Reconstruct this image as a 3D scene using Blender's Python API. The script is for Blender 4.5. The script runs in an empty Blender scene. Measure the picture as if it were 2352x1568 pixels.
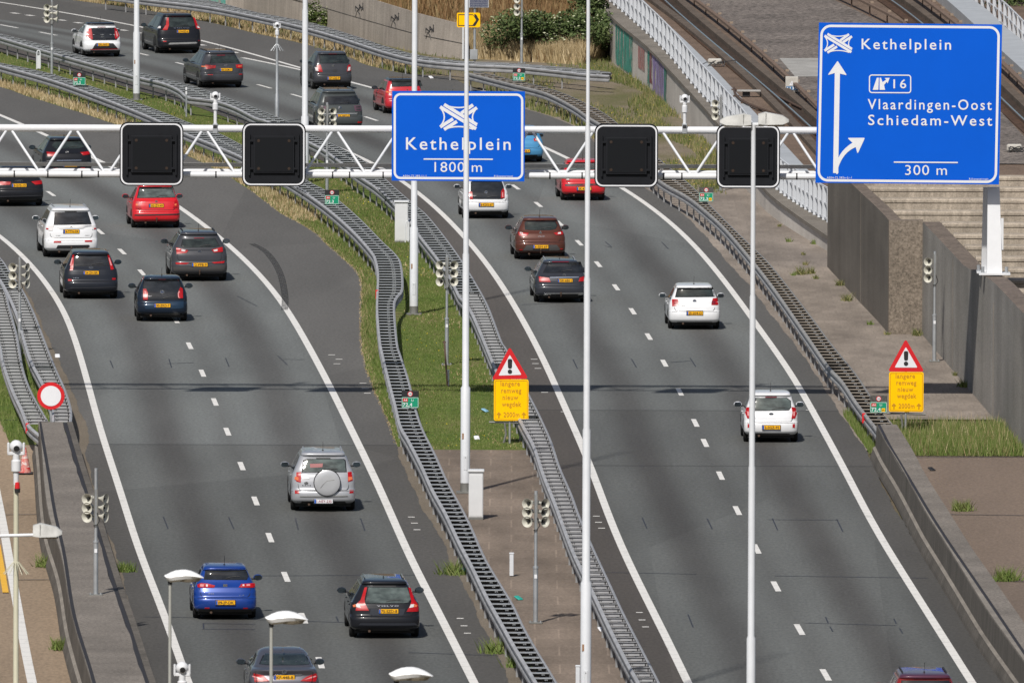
import bpy, bmesh, math, random
import numpy as np
from mathutils import Vector, Matrix, geometry as geo
R = math.radians
random.seed(7)
rng = np.random.default_rng(11)
scn = bpy.context.scene
COL = scn.collection

# ---------------------------------------------------------------- camera, sky, sun, exposure
F_PX, PITCH, CAM_H, ROLL = 34227.0, 0.06998, 33.5, 0.0035      # focal length in 1/2352 picture widths
cd = bpy.data.cameras.new('camera'); cam = bpy.data.objects.new('camera', cd); COL.objects.link(cam)
cd.sensor_width = 36.0; cd.lens = 36.0 * F_PX / 2352.0
cd.dof.use_dof = True; cd.dof.focus_distance = 470.0; cd.dof.aperture_fstop = 9.0
cd.clip_start = 5.0; cd.clip_end = 6000.0
cam.matrix_world = Matrix.Translation((0, 0, CAM_H)) @ Matrix.Rotation(R(90) - PITCH, 4, 'X') @ Matrix.Rotation(ROLL, 4, 'Z')
scn.camera = cam
SUN_EL, SUN_HEAD = R(47), R(17)          # height; heading of the light: away from the camera, a little to the right
w = bpy.data.worlds.new('World'); scn.world = w; w.use_nodes = True
nt = w.node_tree; bg = nt.nodes['Background']
sky = nt.nodes.new('ShaderNodeTexSky'); sky.sky_type = 'NISHITA'; sky.sun_disc = False
sky.sun_elevation = SUN_EL; sky.sun_rotation = R(180) + SUN_HEAD
sky.air_density = 1.0; sky.dust_density = 2.0; sky.ozone_density = 1.0
nt.links.new(sky.outputs[0], bg.inputs[0]); bg.inputs[1].default_value = 0.055
sd = bpy.data.lights.new('sun', 'SUN'); sd.energy = 3.7; sd.angle = R(1.6); sd.color = (1.0, 0.955, 0.89)
sun = bpy.data.objects.new('sun', sd); COL.objects.link(sun)
sun.rotation_euler = (R(90) - SUN_EL, 0, -SUN_HEAD)
scn.view_settings.view_transform = 'Standard'; scn.view_settings.look = 'None'
scn.view_settings.exposure = 0.25; scn.view_settings.gamma = 1.0

# ---------------------------------------------------------------- picture point -> place in the world
def ray(x, y):
    u = (x - 1176.0) / F_PX; v = (784.0 - y) / F_PX
    u, v = u * math.cos(ROLL) - v * math.sin(ROLL), u * math.sin(ROLL) + v * math.cos(ROLL)
    return Vector((u, math.cos(PITCH) + v * math.sin(PITCH), -math.sin(PITCH) + v * math.cos(PITCH)))
def P(x, y, z=0.0, slope=0.0, y0=0.0):
    """where the sight line meets the plane Z = z + slope*(Y-y0)"""
    d = ray(x, y)
    t = (z - slope * y0 - CAM_H) / (d.z - slope * d.y)
    return Vector((d.x * t, d.y * t, CAM_H + d.z * t))
def Q(x, y, Y):
    d = ray(x, y); t = Y / d.y
    return Vector((d.x * t, Y, CAM_H + d.z * t))
def S(Y):            # picture units per metre at distance Y
    return F_PX / (Y * math.cos(PITCH) + CAM_H * math.sin(PITCH))

class Crv:
    """x as a smooth function of Y through traced ground points"""
    def __init__(s, pts, z=0.0, dx=0.0):
        q = sorted(((P(a, b, z).y, P(a, b, z).x + dx) for a, b in pts))
        s.Y = np.array([a for a, b in q]); s.X = np.array([b for a, b in q])
        d = np.diff(s.X) / np.diff(s.Y)
        m = np.empty(len(s.X)); m[0] = d[0]; m[-1] = d[-1]; m[1:-1] = (d[:-1] + d[1:]) / 2
        s.m = m
    def __call__(s, y):
        if y <= s.Y[0]: return float(s.X[0] + s.m[0] * (y - s.Y[0]))
        if y >= s.Y[-1]: return float(s.X[-1] + s.m[-1] * (y - s.Y[-1]))
        i = int(np.searchsorted(s.Y, y)) - 1; h = s.Y[i + 1] - s.Y[i]; t = (y - s.Y[i]) / h
        return float((2*t**3-3*t**2+1)*s.X[i] + (t**3-2*t**2+t)*h*s.m[i] + (-2*t**3+3*t**2)*s.X[i+1] + (t**3-t**2)*h*s.m[i+1])
    def tan(s, y): return (s(y + 3) - s(y - 3)) / 6.0

class Smooth(Crv):
    """a traced line evened out, as a road line is set out in one sweep"""
    def __init__(s, pts, sig=14.0):
        Crv.__init__(s, pts); ys = np.arange(s.Y[0], s.Y[-1], 2.0); raw = np.array([Crv.__call__(s, y) for y in ys])
        out = []
        for i, y in enumerate(ys):
            wgt = np.exp(-.5 * ((ys - y) / sig) ** 2); A = np.stack([np.ones_like(ys), ys - y, (ys - y) ** 2], 1) * wgt[:, None] ** .5
            out.append(np.linalg.lstsq(A, raw * wgt ** .5, rcond=None)[0][0])
        s.Y = ys; s.X = np.array(out); d = np.diff(s.X) / np.diff(s.Y); m = np.empty(len(s.X)); m[0] = d[0]; m[-1] = d[-1]; m[1:-1] = (d[:-1] + d[1:]) / 2; s.m = m

# ---------------------------------------------------------------- objects
def tag(o, label=None, cat=None, group=None, kind=None):
    if label: o['label'] = label
    if cat: o['category'] = cat
    if group: o['group'] = group
    if kind: o['kind'] = kind
    return o
def thing(name, label, cat, loc=(0, 0, 0), rz=0.0, group=None):
    o = bpy.data.objects.new(name, None); COL.objects.link(o)
    o.location = loc; o.rotation_euler = (0, 0, rz); o.empty_display_size = 0.3
    return tag(o, label, cat, group)
def link(name, me, parent=None, mat=None):
    o = bpy.data.objects.new(name, me); COL.objects.link(o)
    if parent is not None: o.parent = parent
    if mat is not None: o.matrix_local = mat
    return o

class MB:
    def __init__(s): s.v = []; s.f = []; s.m = []; s.mats = []
    def mi(s, mat):
        if mat not in s.mats: s.mats.append(mat)
        return s.mats.index(mat)
    def add(s, vs, fs, mat):
        b = len(s.v); k = s.mi(mat)
        s.v.extend(tuple(v) for v in vs); s.f.extend([tuple(i + b for i in f) for f in fs]); s.m.extend([k] * len(fs))
        return s
    def box(s, c, d, mat, rot=None, bev=0.0):
        x, y, z = d[0] / 2, d[1] / 2, d[2] / 2
        if bev > 0:
            vs = []; fs = []
            b = min(bev, x * .9, y * .9, z * .9)
            for sx in (-1, 1):
                for sy in (-1, 1):
                    for sz in (-1, 1):
                        vs += [(sx*x, sy*(y-b), sz*(z-b)), (sx*(x-b), sy*y, sz*(z-b)), (sx*(x-b), sy*(y-b), sz*z)]
            bm = bmesh.new()
            for v in vs: bm.verts.new(v)
            r = bmesh.ops.convex_hull(bm, input=bm.verts)
            bm.verts.index_update(); vs = [v.co.copy() for v in bm.verts]; fs = [[q.index for q in f.verts] for f in bm.faces]; bm.free()
        else:
            vs = [Vector((a*x, b*y, e*z)) for a in (-1, 1) for b in (-1, 1) for e in (-1, 1)]
            fs = [(0,1,3,2), (4,6,7,5), (0,4,5,1), (2,3,7,6), (0,2,6,4), (1,5,7,3)]
        M = rot if rot is not None else Matrix.Identity(3)
        return s.add([Vector(c) + M @ Vector(v) for v in vs], fs, mat)
    def tube(s, p0, p1, r0, mat, r1=None, n=10, cap=True):
        p0 = Vector(p0); p1 = Vector(p1); r1 = r0 if r1 is None else r1
        d = (p1 - p0).normalized(); a = d.orthogonal().normalized(); b = d.cross(a)
        vs = []; fs = []
        for i in range(n):
            t = 2 * math.pi * i / n; e = a * math.cos(t) + b * math.sin(t)
            vs += [p0 + e * r0, p1 + e * r1]
        for i in range(n):
            j = (i + 1) % n; fs.append((2*i, 2*j, 2*j+1, 2*i+1))
        if cap: fs += [tuple(2*i for i in reversed(range(n))), tuple(2*i+1 for i in range(n))]
        return s.add(vs, fs, mat)
    def path(s, pts, r, mat, n=6):
        for a, b in zip(pts[:-1], pts[1:]): s.tube(a, b, r, mat, n=n)
        return s
    def lathe(s, prof, mat, M=None, n=16):
        """prof: (radius, height along local z)"""
        M = M if M is not None else Matrix.Identity(4); vs = []; fs = []
        for r, h in prof:
            for i in range(n):
                t = 2 * math.pi * i / n; vs.append(M @ Vector((max(r, 1e-4) * math.cos(t), max(r, 1e-4) * math.sin(t), h)))
        for k in range(len(prof) - 1):
            for i in range(n):
                j = (i + 1) % n; fs.append((k*n+i, k*n+j, (k+1)*n+j, (k+1)*n+i))
        return s.add(vs, fs, mat)
    def prism(s, poly, y0, y1, mat, M=None):
        """polygon in (x,z) extruded from y0 (front) to y1"""
        M = M if M is not None else Matrix.Identity(4); n = len(poly)
        vs = [M @ Vector((p[0], y0, p[1])) for p in poly] + [M @ Vector((p[0], y1, p[1])) for p in poly]
        tri = geo.tessellate_polygon([[Vector((p[0], p[1], 0)) for p in poly]])
        fs = [tuple(t) for t in tri] + [tuple(i + n for i in reversed(t)) for t in tri]
        fs += [(i, (i+1) % n, (i+1) % n + n, i + n) for i in range(n)]
        return s.add(vs, fs, mat)
    def build(s, name, parent=None, org=None, smooth=False, kind=None, uv=None):
        me = bpy.data.meshes.new(name)
        v = s.v if org is None else [(a[0]-org[0], a[1]-org[1], a[2]-org[2]) for a in s.v]
        me.from_pydata(v, [], s.f)
        for m in s.mats: me.materials.append(m)
        me.polygons.foreach_set('material_index', s.m)
        if uv is not None:
            l = me.uv_layers.new(name='UVMap'); idx = np.zeros(len(me.loops), dtype=np.int32)
            me.loops.foreach_get('vertex_index', idx)
            l.data.foreach_set('uv', np.array(uv, dtype=np.float32)[idx].ravel())
        bm = bmesh.new(); bm.from_mesh(me); bmesh.ops.recalc_face_normals(bm, faces=bm.faces); bm.to_mesh(me); bm.free()
        if smooth:
            me.polygons.foreach_set('use_smooth', [True] * len(me.polygons))
            ang = R(35) if smooth is True else smooth
            bm = bmesh.new(); bm.from_mesh(me)
            for e in bm.edges:
                if len(e.link_faces) == 2 and e.calc_face_angle(0) > ang: e.smooth = False
            bm.to_mesh(me); bm.free()
        o = link(name, me, parent)
        if kind: o['kind'] = kind
        return o

# ---------------------------------------------------------------- materials
def nodes(name):
    m = bpy.data.materials.new(name); m.use_nodes = True
    t = m.node_tree; return m, t, t.nodes['Principled BSDF']
def N(t, typ, **kw):
    n = t.nodes.new(typ)
    for k, v in kw.items():
        if k.startswith('i_'): n.inputs[int(k[2:]) if k[2:].isdigit() else k[2:]].default_value = v
        else: setattr(n, k, v)
    return n
def pos(t, scale=(1, 1, 1), obj=False):
    c = N(t, 'ShaderNodeTexCoord') if obj else N(t, 'ShaderNodeNewGeometry')
    m = N(t, 'ShaderNodeMapping'); m.inputs['Scale'].default_value = scale
    t.links.new(c.outputs['Object'] if obj else c.outputs['Position'], m.inputs['Vector']); return m.outputs[0]
def noise(t, vec, scale, detail=4, rough=.6):
    n = N(t, 'ShaderNodeTexNoise'); n.inputs['Scale'].default_value = scale
    n.inputs['Detail'].default_value = detail; n.inputs['Roughness'].default_value = rough
    t.links.new(vec, n.inputs['Vector']); return n.outputs['Fac']
def ramp(t, fac, stops):
    r = N(t, 'ShaderNodeValToRGB'); e = r.color_ramp.elements
    while len(e) < len(stops): e.new(0.5)
    for q, (p, c) in zip(e, stops):
        q.position = p; q.color = (c, c, c, 1) if isinstance(c, (int, float)) else (*c, 1)
    t.links.new(fac, r.inputs[0]); return r.outputs[0]
def mix(t, fac, a, b, mode='MIX'):
    m = N(t, 'ShaderNodeMix', data_type='RGBA', blend_type=mode)
    for sck, v in ((m.inputs[0], fac), (m.inputs[6], a), (m.inputs[7], b)):
        if isinstance(v, (int, float)): sck.default_value = v
        elif isinstance(v, tuple): sck.default_value = (*v, 1) if len(v) == 3 else v
        else: t.links.new(v, sck)
    return m.outputs[2]
def maths(t, op, a, b=None, clamp=False):
    m = N(t, 'ShaderNodeMath', operation=op, use_clamp=clamp)
    for sck, v in ((m.inputs[0], a), (m.inputs[1], b)):
        if v is None: continue
        if isinstance(v, (int, float)): sck.default_value = v
        else: t.links.new(v, sck)
    return m.outputs[0]
def bump(t, b, h, dist=.01, strength=.5):
    n = N(t, 'ShaderNodeBump'); n.inputs['Distance'].default_value = dist; n.inputs['Strength'].default_value = strength
    t.links.new(h, n.inputs['Height']); t.links.new(n.outputs[0], b.inputs['Normal'])
_mc = {}
def plain(name, c, rough=.5, metal=0., var=.12, scale=3.0, coat=0., spec=.5):
    """a surface with slight procedural unevenness"""
    if name in _mc: return _mc[name]
    m, t, b = nodes(name)
    n = noise(t, pos(t, obj=True), scale, 5)
    lo = tuple(x * (1 - var) for x in c); hi = tuple(min(1, x * (1 + var)) for x in c)
    t.links.new(ramp(t, n, [(.25, lo), (.75, hi)]), b.inputs['Base Color'])
    b.inputs['Roughness'].default_value = rough; b.inputs['Metallic'].default_value = metal
    b.inputs['Coat Weight'].default_value = coat; b.inputs['Coat Roughness'].default_value = .04
    b.inputs['Specular IOR Level'].default_value = spec
    _mc[name] = m; return m
def concrete(name, c, streak=.5, blotch=1.0, spots=.35, fine=40., sw=1.0):
    if name in _mc: return _mc[name]
    m, t, b = nodes(name)
    n1 = noise(t, pos(t, (1, .22, .7) if sw < 1 else (1, 1, 1)), .45 * blotch, 6, .65)
    n2 = noise(t, pos(t, (2.2 * sw, 2.2 * sw, .10 * max(sw, .3))), 2.4, 5 if sw == 1 else 2.5, .7 if sw == 1 else .55)
    n3 = noise(t, pos(t, (1, .10, 1) if sw < 1 else (1, 1, 1)), fine, 3, .7)
    c1 = ramp(t, n1, [(.3, tuple(x * .72 for x in c)), (.7, tuple(x * 1.18 for x in c))])
    st = ramp(t, n2, [(.33, 1 - streak), (.66, 1.0)])
    c2 = mix(t, 1.0, c1, st, 'MULTIPLY')
    sp = ramp(t, n3, [(.3, 1 - spots), (.7, 1.0 + spots * .4)])
    t.links.new(mix(t, 1.0, c2, sp, 'MULTIPLY'), b.inputs['Base Color'])
    b.inputs['Roughness'].default_value = .9; b.inputs['Specular IOR Level'].default_value = .25
    bump(t, b, n3, .01, .4)
    _mc[name] = m; return m

def asphalt(name, light, dark, shoulder, band=1.0, seams=(), sh_right=None):
    """uv.x counts lanes between the two solid lines (0..2), uv.y is the distance in metres"""
    m, t, b = nodes(name)
    uvn = N(t, 'ShaderNodeUVMap'); sx = N(t, 'ShaderNodeSeparateXYZ'); t.links.new(uvn.outputs[0], sx.inputs[0])
    u = sx.outputs[0]
    wob = maths(t, 'MULTIPLY', maths(t, 'SUBTRACT', noise(t, pos(t, (.03, .018, .03)), 1.0, 2), .5), .22)
    uu = maths(t, 'ADD', u, wob)
    fr = maths(t, 'FRACT', uu)
    d = maths(t, 'ABSOLUTE', maths(t, 'SUBTRACT', fr, .5))                  # 0 at the middle of a lane
    oil = ramp(t, d, [(0.0, 1.0), (.07, .92), (.23, .12), (.34, 0.0), (.5, .38)])
    inl = maths(t, 'MULTIPLY', maths(t, 'GREATER_THAN', u, 0.02), maths(t, 'LESS_THAN', u, 1.98))
    long_n = ramp(t, noise(t, pos(t, (.25, .02, .25)), 1.0, 4), [(.3, .62), (.75, 1.0)])
    oil = maths(t, 'MULTIPLY', maths(t, 'MULTIPLY', oil, inl), maths(t, 'MULTIPLY', long_n, band))
    lane = mix(t, oil, light, dark)
    big = ramp(t, noise(t, pos(t, (.3, .04, .3)), 1.0, 5), [(.3, .84), (.72, 1.12)])
    sh = mix(t, maths(t, 'GREATER_THAN', u, 1.0), shoulder, sh_right or shoulder)
    base = mix(t, inl, sh, lane)
    base = mix(t, 1.0, base, big, 'MULTIPLY')
    grain = noise(t, pos(t, (1, .28, 1)), 11.0, 4, .75)
    base = mix(t, 1.0, base, ramp(t, grain, [(.28, .72), (.72, 1.26)]), 'MULTIPLY')
    patch = N(t, 'ShaderNodeTexVoronoi'); patch.inputs['Scale'].default_value = 1.0
    t.links.new(pos(t, (.10, .020, .1)), patch.inputs['Vector'])
    psep = N(t, 'ShaderNodeSeparateColor'); t.links.new(patch.outputs['Color'], psep.inputs[0])
    base = mix(t, 1.0, base, ramp(t, psep.outputs[0], [(.1, .90), (.9, 1.06)]), 'MULTIPLY')
    # paving seams: from the given distance nearer, the surface is older and browner
    for sY, ucut, col in seams:
        near = maths(t, 'LESS_THAN', sx.outputs[1], sY)
        base = mix(t, maths(t, 'MULTIPLY', near, .55), base, mix(t, 1.0, base, col, 'MULTIPLY'))
        ln = maths(t, 'LESS_THAN', maths(t, 'ABSOLUTE', maths(t, 'SUBTRACT', sx.outputs[1], sY)), .18)
        base = mix(t, maths(t, 'MULTIPLY', ln, .45), base, (.025, .025, .026))
    t.links.new(base, b.inputs['Base Color'])
    b.inputs['Roughness'].default_value = .86; b.inputs['Specular IOR Level'].default_value = .3
    bump(t, b, grain, .012, .35)
    return m
def soil(name, cols, scale=.6, grain=16., stretch=.3):
    m, t, b = nodes(name)
    n1 = noise(t, pos(t, (1, stretch, 1)), scale, 6, .65)
    n2 = noise(t, pos(t, (1, stretch, 1)), grain, 4, .7)
    k = len(cols); c = ramp(t, n1, [(.28 + .44 * i / max(1, k - 1), cols[i]) for i in range(k)])
    t.links.new(mix(t, 1.0, c, ramp(t, n2, [(.25, .6), (.75, 1.3)]), 'MULTIPLY'), b.inputs['Base Color'])
    b.inputs['Roughness'].default_value = .95; b.inputs['Specular IOR Level'].default_value = .15
    bump(t, b, n2, .02, .6); return m
def paving(name, c, sx=1.0, sy=3.0, line=.55):
    m, t, b = nodes(name)
    br = N(t, 'ShaderNodeTexBrick'); br.inputs['Scale'].default_value = 1.0
    br.inputs['Brick Width'].default_value = sx; br.inputs['Row Height'].default_value = sy; br.inputs['Mortar Size'].default_value = .025
    br.inputs['Color1'].default_value = (*c, 1); br.inputs['Color2'].default_value = (*[x * .86 for x in c], 1)
    br.inputs['Mortar'].default_value = (*[x * line for x in c], 1)
    t.links.new(pos(t), br.inputs['Vector'])
    n1 = noise(t, pos(t, (.5, .12, .5)), 1.0, 6); n2 = noise(t, pos(t, (1, .3, 1)), 12., 4, .7)
    c1 = mix(t, 1.0, br.outputs['Color'], ramp(t, n1, [(.3, .62), (.7, 1.22)]), 'MULTIPLY')
    t.links.new(mix(t, 1.0, c1, ramp(t, n2, [(.25, .74), (.75, 1.22)]), 'MULTIPLY'), b.inputs['Base Color'])
    b.inputs['Roughness'].default_value = .92; b.inputs['Specular IOR Level'].default_value = .2
    bump(t, b, n2, .01, .4); return m
def blades_mat(name, stops, scale=.35, rough=.75):
    """every blade keeps its own tint (colour attribute 'tint'), clumps vary by place"""
    m, t, b = nodes(name)
    a = N(t, 'ShaderNodeAttribute'); a.attribute_name = 'tint'
    n = noise(t, pos(t, (1, .35, 1)), scale, 4)
    f = maths(t, 'ADD', maths(t, 'MULTIPLY', a.outputs['Fac'], .5), maths(t, 'MULTIPLY', n, .62), True)
    t.links.new(ramp(t, f, stops), b.inputs['Base Color'])
    b.inputs['Roughness'].default_value = rough; b.inputs['Specular IOR Level'].default_value = .2
    return m
def paint(name, c, metal=.0, rough=.32):
    dk = max(c) < .1
    if name in _mc: return _mc[name]
    m, t, b = nodes(name)
    n = noise(t, pos(t, obj=True), 1.7, 4)
    t.links.new(ramp(t, n, [(.3, tuple(x * .9 for x in c)), (.75, tuple(min(1, x * 1.08) for x in c))]), b.inputs['Base Color'])
    b.inputs['Metallic'].default_value = min(metal, .12) if dk else metal; b.inputs['Roughness'].default_value = rough
    b.inputs['Coat Weight'].default_value = .85; b.inputs['Coat IOR'].default_value = 1.26 if dk else 1.35; b.inputs['Coat Roughness'].default_value = .06
    b.inputs['Specular IOR Level'].default_value = .16 if dk else .45
    _mc[name] = m; return m
def glass(name, c, rough=.06):
    if name in _mc: return _mc[name]
    m, t, b = nodes(name)
    n = noise(t, pos(t, (1.2, 1.2, 2.5), obj=True), 1.6, 3)
    t.links.new(ramp(t, n, [(.35, tuple(x * .45 for x in c)), (.7, tuple(x * 1.5 for x in c))]), b.inputs['Base Color'])
    b.inputs['Roughness'].default_value = rough; b.inputs['IOR'].default_value = 1.52
    b.inputs['Coat Weight'].default_value = .5; b.inputs['Coat Roughness'].default_value = .03
    _mc[name] = m; return m

M_WHITE = plain('white_enamel', (.66, .67, .69), .4, var=.05)
M_POLE = plain('white_pole_paint', (.60, .62, .65), .45, var=.05)
M_POLE2 = plain('cream_pole_paint', (.52, .50, .38), .5, var=.05)
M_GALV = plain('galvanised_steel', (.40, .42, .44), .5, .55, .22, 2.5)
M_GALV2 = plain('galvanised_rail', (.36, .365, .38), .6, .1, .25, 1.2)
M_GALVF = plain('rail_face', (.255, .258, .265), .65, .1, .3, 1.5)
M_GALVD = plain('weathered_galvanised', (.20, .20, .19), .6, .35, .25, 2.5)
M_DARK = plain('dark_plastic', (.018, .018, .02), .55)
M_BLACK = plain('black_panel', (.009, .010, .013), .6, var=.2, spec=.2)
M_RUBBER = plain('tyre_rubber', (.014, .014, .014), .85, var=.25, spec=.2)
M_RIM = plain('alloy_rim', (.38, .39, .40), .35, .8)
M_CHROME = plain('chrome', (.72, .73, .75), .16, 1.0, .04)
M_BLUE = plain('sign_blue', (.001, .095, .58), .55, var=.05, scale=.6, spec=.12)
M_SGN_W = plain('sign_white', (.70, .71, .74), .5, var=.03, spec=.3)
M_SGN_R = plain('sign_red', (.58, .012, .018), .4, var=.08)
M_SGN_Y = plain('sign_yellow', (.96, .53, .0), .6, var=.04, spec=.12)
M_SGN_G = plain('sign_green', (.004, .26, .14), .45, var=.06)
M_SGN_K = plain('sign_black', (.012, .012, .014), .6, var=.2)
M_INK = plain('brown_lettering', (.50, .25, .004), .6, var=.05)
M_LINE = None
M_PLATE = plain('plate_yellow', (.84, .42, .004), .4, var=.04)
M_PBLUE = plain('plate_blue', (.01, .09, .42), .4)
M_HORN = plain('horn_cream', (.48, .47, .41), .5, var=.08)
M_RED = plain('lamp_red', (.36, .003, .006), .35, coat=.0, var=.2, scale=9)
M_CLEAR = plain('lamp_clear', (.62, .60, .60), .14, coat=.7, var=.15, scale=9)
M_AMBER = plain('lamp_amber', (.66, .16, .06), .14, coat=.7)
M_RUST = plain('rusty_steel', (.085, .052, .036), .8, .2, .3, 4)
M_RAILTOP = plain('polished_rail', (.55, .57, .60), .2, .9, .05)

def text_geo(s, bold=.0, space=1.0):
    key = (s, bold, space)
    if key in _tc: return _tc[key]
    cu = bpy.data.curves.new('txt', 'FONT'); cu.body = s; cu.size = 1.0; cu.offset = bold; cu.space_character = space
    cu.resolution_u = 3
    o = bpy.data.objects.new('txt', cu); COL.objects.link(o)
    dg = bpy.context.evaluated_depsgraph_get(); me = o.evaluated_get(dg).to_mesh()
    v = [(p.co.x, p.co.y) for p in me.vertices]; f = [tuple(p.vertices) for p in me.polygons]
    o.evaluated_get(dg).to_mesh_clear()
    bpy.data.objects.remove(o); bpy.data.curves.remove(cu)
    _tc[key] = (v, f); return _tc[key]
_tc = {}
def text_box(s, x0, x1, zb, cap, bold=.012, space=1.1):
    """letter outlines fitted between x0 and x1 on baseline zb with capital height cap"""
    v, f = text_geo(s, bold, space)
    a = min(p[0] for p in v); b = max(p[0] for p in v)
    ch, _ = text_geo('H', bold, 1.0); c = max(p[1] for p in ch) - min(p[1] for p in ch)
    kx = (x1 - x0) / max(1e-6, b - a); kz = cap / c
    return [(x0 + (p[0] - a) * kx, zb + p[1] * kz) for p in v], f
# ================================================================ THE SETTING
def C(s):            # "x,y x,y" -> list of traced picture points
    return [tuple(float(k) for k in p.split(',')) for p in s.split()]
LC_L = Smooth(C('-400,330 -200,422 -60,502 0,541 62,600 100,645 130,687 150,720 172,784 200,872 225,969 250,1047 293,1177 313,1251 385,1426 430,1568 490,1700'))
LC_R = Smooth(C('-150,205 0,265 48,283 98,308 205,358 273,392 340,430 410,475 488,532 550,587 588,621 625,667 663,715 700,784 738,847 768,909 808,989 851,1077 898,1177 938,1276 988,1366 1038,1466 1088,1568 1160,1700'))
RC_L = Smooth(C('-120,62 0,95 125,130 250,164 400,210 500,245 600,277 700,310 783,341 858,375 888,392 916,416 958,440 1013,490 1073,552 1121,610 1176,694 1201,735 1226,784 1259,847 1296,934 1326,1000 1366,1092 1394,1177 1426,1251 1476,1358 1526,1451 1579,1568 1645,1700'))
RC_R = Smooth(C('-120,26 0,45 90,58 200,76 310,92 470,116 557,132 693,162 808,189 870,208 1000,243 1150,296 1251,340 1301,362 1429,432 1509,487 1576,545 1651,630 1701,695 1764,784 1814,852 1864,940 1914,1032 1952,1097 1989,1177 2039,1261 2089,1338 2139,1421 2189,1496 2232,1568 2320,1700'))
RC_T = Smooth(C('-120,-12 0,6 145,29 335,65 458,92 588,128 693,158 808,189'))
LC_La = Crv(C('-300,395 -100,520 0,598 57,662 82,710 105,765 122,799 150,859 185,947 205,997 197,1037 208,1084 217,1122 240,1206 260,1251 280,1316 290,1358 300,1413 328,1488 350,1566 390,1700'))
LC_Ra = Crv(C('-150,165 0,200 75,225 150,248 225,272 300,300 400,343 527,407 588,446 650,492 713,527 763,572 800,604 820,625 828,642 829,717 830,784 838,834 858,892 883,947 898,984 910,1019 920,1057 950,1122 975,1176 1013,1233 1038,1296 1075,1361 1108,1438 1138,1491 1170,1568 1220,1700'))
RC_Ra = Crv(C('1030,176 1110,212 1206,250 1276,272 1313,288 1380,340 1430,385 1481,432 1526,457 1601,522 1689,622 1714,647 1764,713 1820,784 1857,834 1889,884 1924,939 1944,969 1989,1034 2007,1067 2034,1129 2059,1174 2102,1241 2139,1308 2177,1366 2227,1433 2264,1491 2314,1568 2390,1700'))
RC_Ta = Crv(C('-120,-35 0,-22 162,0 325,22 475,50 588,77 693,100 795,130 863,155 963,172 1030,176'))

# guard rails: (outline of the two rails, traced along their top edges)
HZ = .75
A_L = C('-80,128 0,150 125,185 250,230 350,270 425,305 475,325 550,357 620,394 683,430 748,475 808,527 853,577 864,600 869,630 868,667 867,717 873,784 879,814 893,872 908,929 920,977 938,1009 968,1067 993,1122 1023,1176 1055,1243 1083,1296 1118,1368 1153,1431 1181,1481 1223,1551 1290,1665')
A_R = C('-80,122 0,144 100,165 200,195 300,230 375,258 438,283 500,305 550,330 640,378 713,419 748,437 783,464 828,504 875,552 908,584 920,609 923,662 910,682 904,704 910,784 918,814 933,859 943,896 955,944 970,986 998,1042 1025,1102 1065,1176 1085,1218 1113,1281 1150,1343 1176,1386 1201,1438 1231,1491 1268,1551 1335,1665')
B_L = C('-80,62 0,85 125,122 225,150 313,175 375,190 410,205 425,218 440,224 488,229 538,245 588,270 620,280 710,325 750,347 820,400 863,429 900,462 940,504 963,539 1008,597 1038,644 1055,679 1065,689 1085,719 1113,784 1138,844 1168,905 1198,969 1226,1022 1248,1087 1276,1157 1316,1263 1361,1356 1401,1441 1443,1523 1468,1568 1515,1665')
B_R = C('-80,55 0,77 125,110 250,145 325,167 450,200 500,217 588,249 663,280 713,307 788,342 838,370 883,409 910,434 943,462 978,492 1013,534 1050,584 1068,612 1088,644 1118,699 1150,782 1160,797 1185,850 1213,904 1236,949 1263,1009 1283,1069 1311,1134 1328,1181 1358,1251 1396,1333 1431,1408 1471,1486 1513,1568 1560,1665')
C_L = C('240,-14 350,0 475,15 588,37 693,61 788,88 888,120 963,137 1063,147 1176,152 1270,161 1351,170 1400,173')
C_R = C('240,-24 380,-9 475,0 588,28 713,52 813,82 888,107 963,127 1063,140 1176,145 1301,155 1360,161 1403,166')
D_L = C('1078,168 1176,193 1251,212 1313,242 1351,268 1376,283 1400,303 1450,350 1513,412 1576,449 1613,477 1663,522 1721,589 1764,643 1796,687 1839,749 1864,785 1904,842 1934,874 1964,919 1989,952 2014,984 2031,1009')
D_R = C('1088,162 1176,183 1251,200 1301,217 1351,240 1388,260 1418,283 1450,312 1510,362 1571,412 1606,444 1651,492 1723,562 1764,602 1814,664 1864,729 1907,787 1964,857 1999,909 2049,974')
E_L = C('-70,600 -40,660 -15,735 1,797 8,834 28,892 50,939 65,974 92,999')
E_R = C('-60,560 5,657 20,704 37,767 40,784 52,849 72,902 107,964')
G_L = C('-60,540 -25,605 10,657 40,724 57,784 72,829 100,884 120,939 123,968')
G_R = C('-50,545 0,592 22,624 47,659 75,714 102,784 125,842 150,899 162,947 155,994')
cBR = Crv(B_R, HZ); cBL = Crv(B_L, HZ); cAL = Crv(A_L, HZ); cAR = Crv(A_R, HZ); cDL = Crv(D_L, HZ); cDR = Crv(D_R, HZ)
cGR = Crv(G_R, HZ); cEL = Crv(E_L, HZ)

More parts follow.
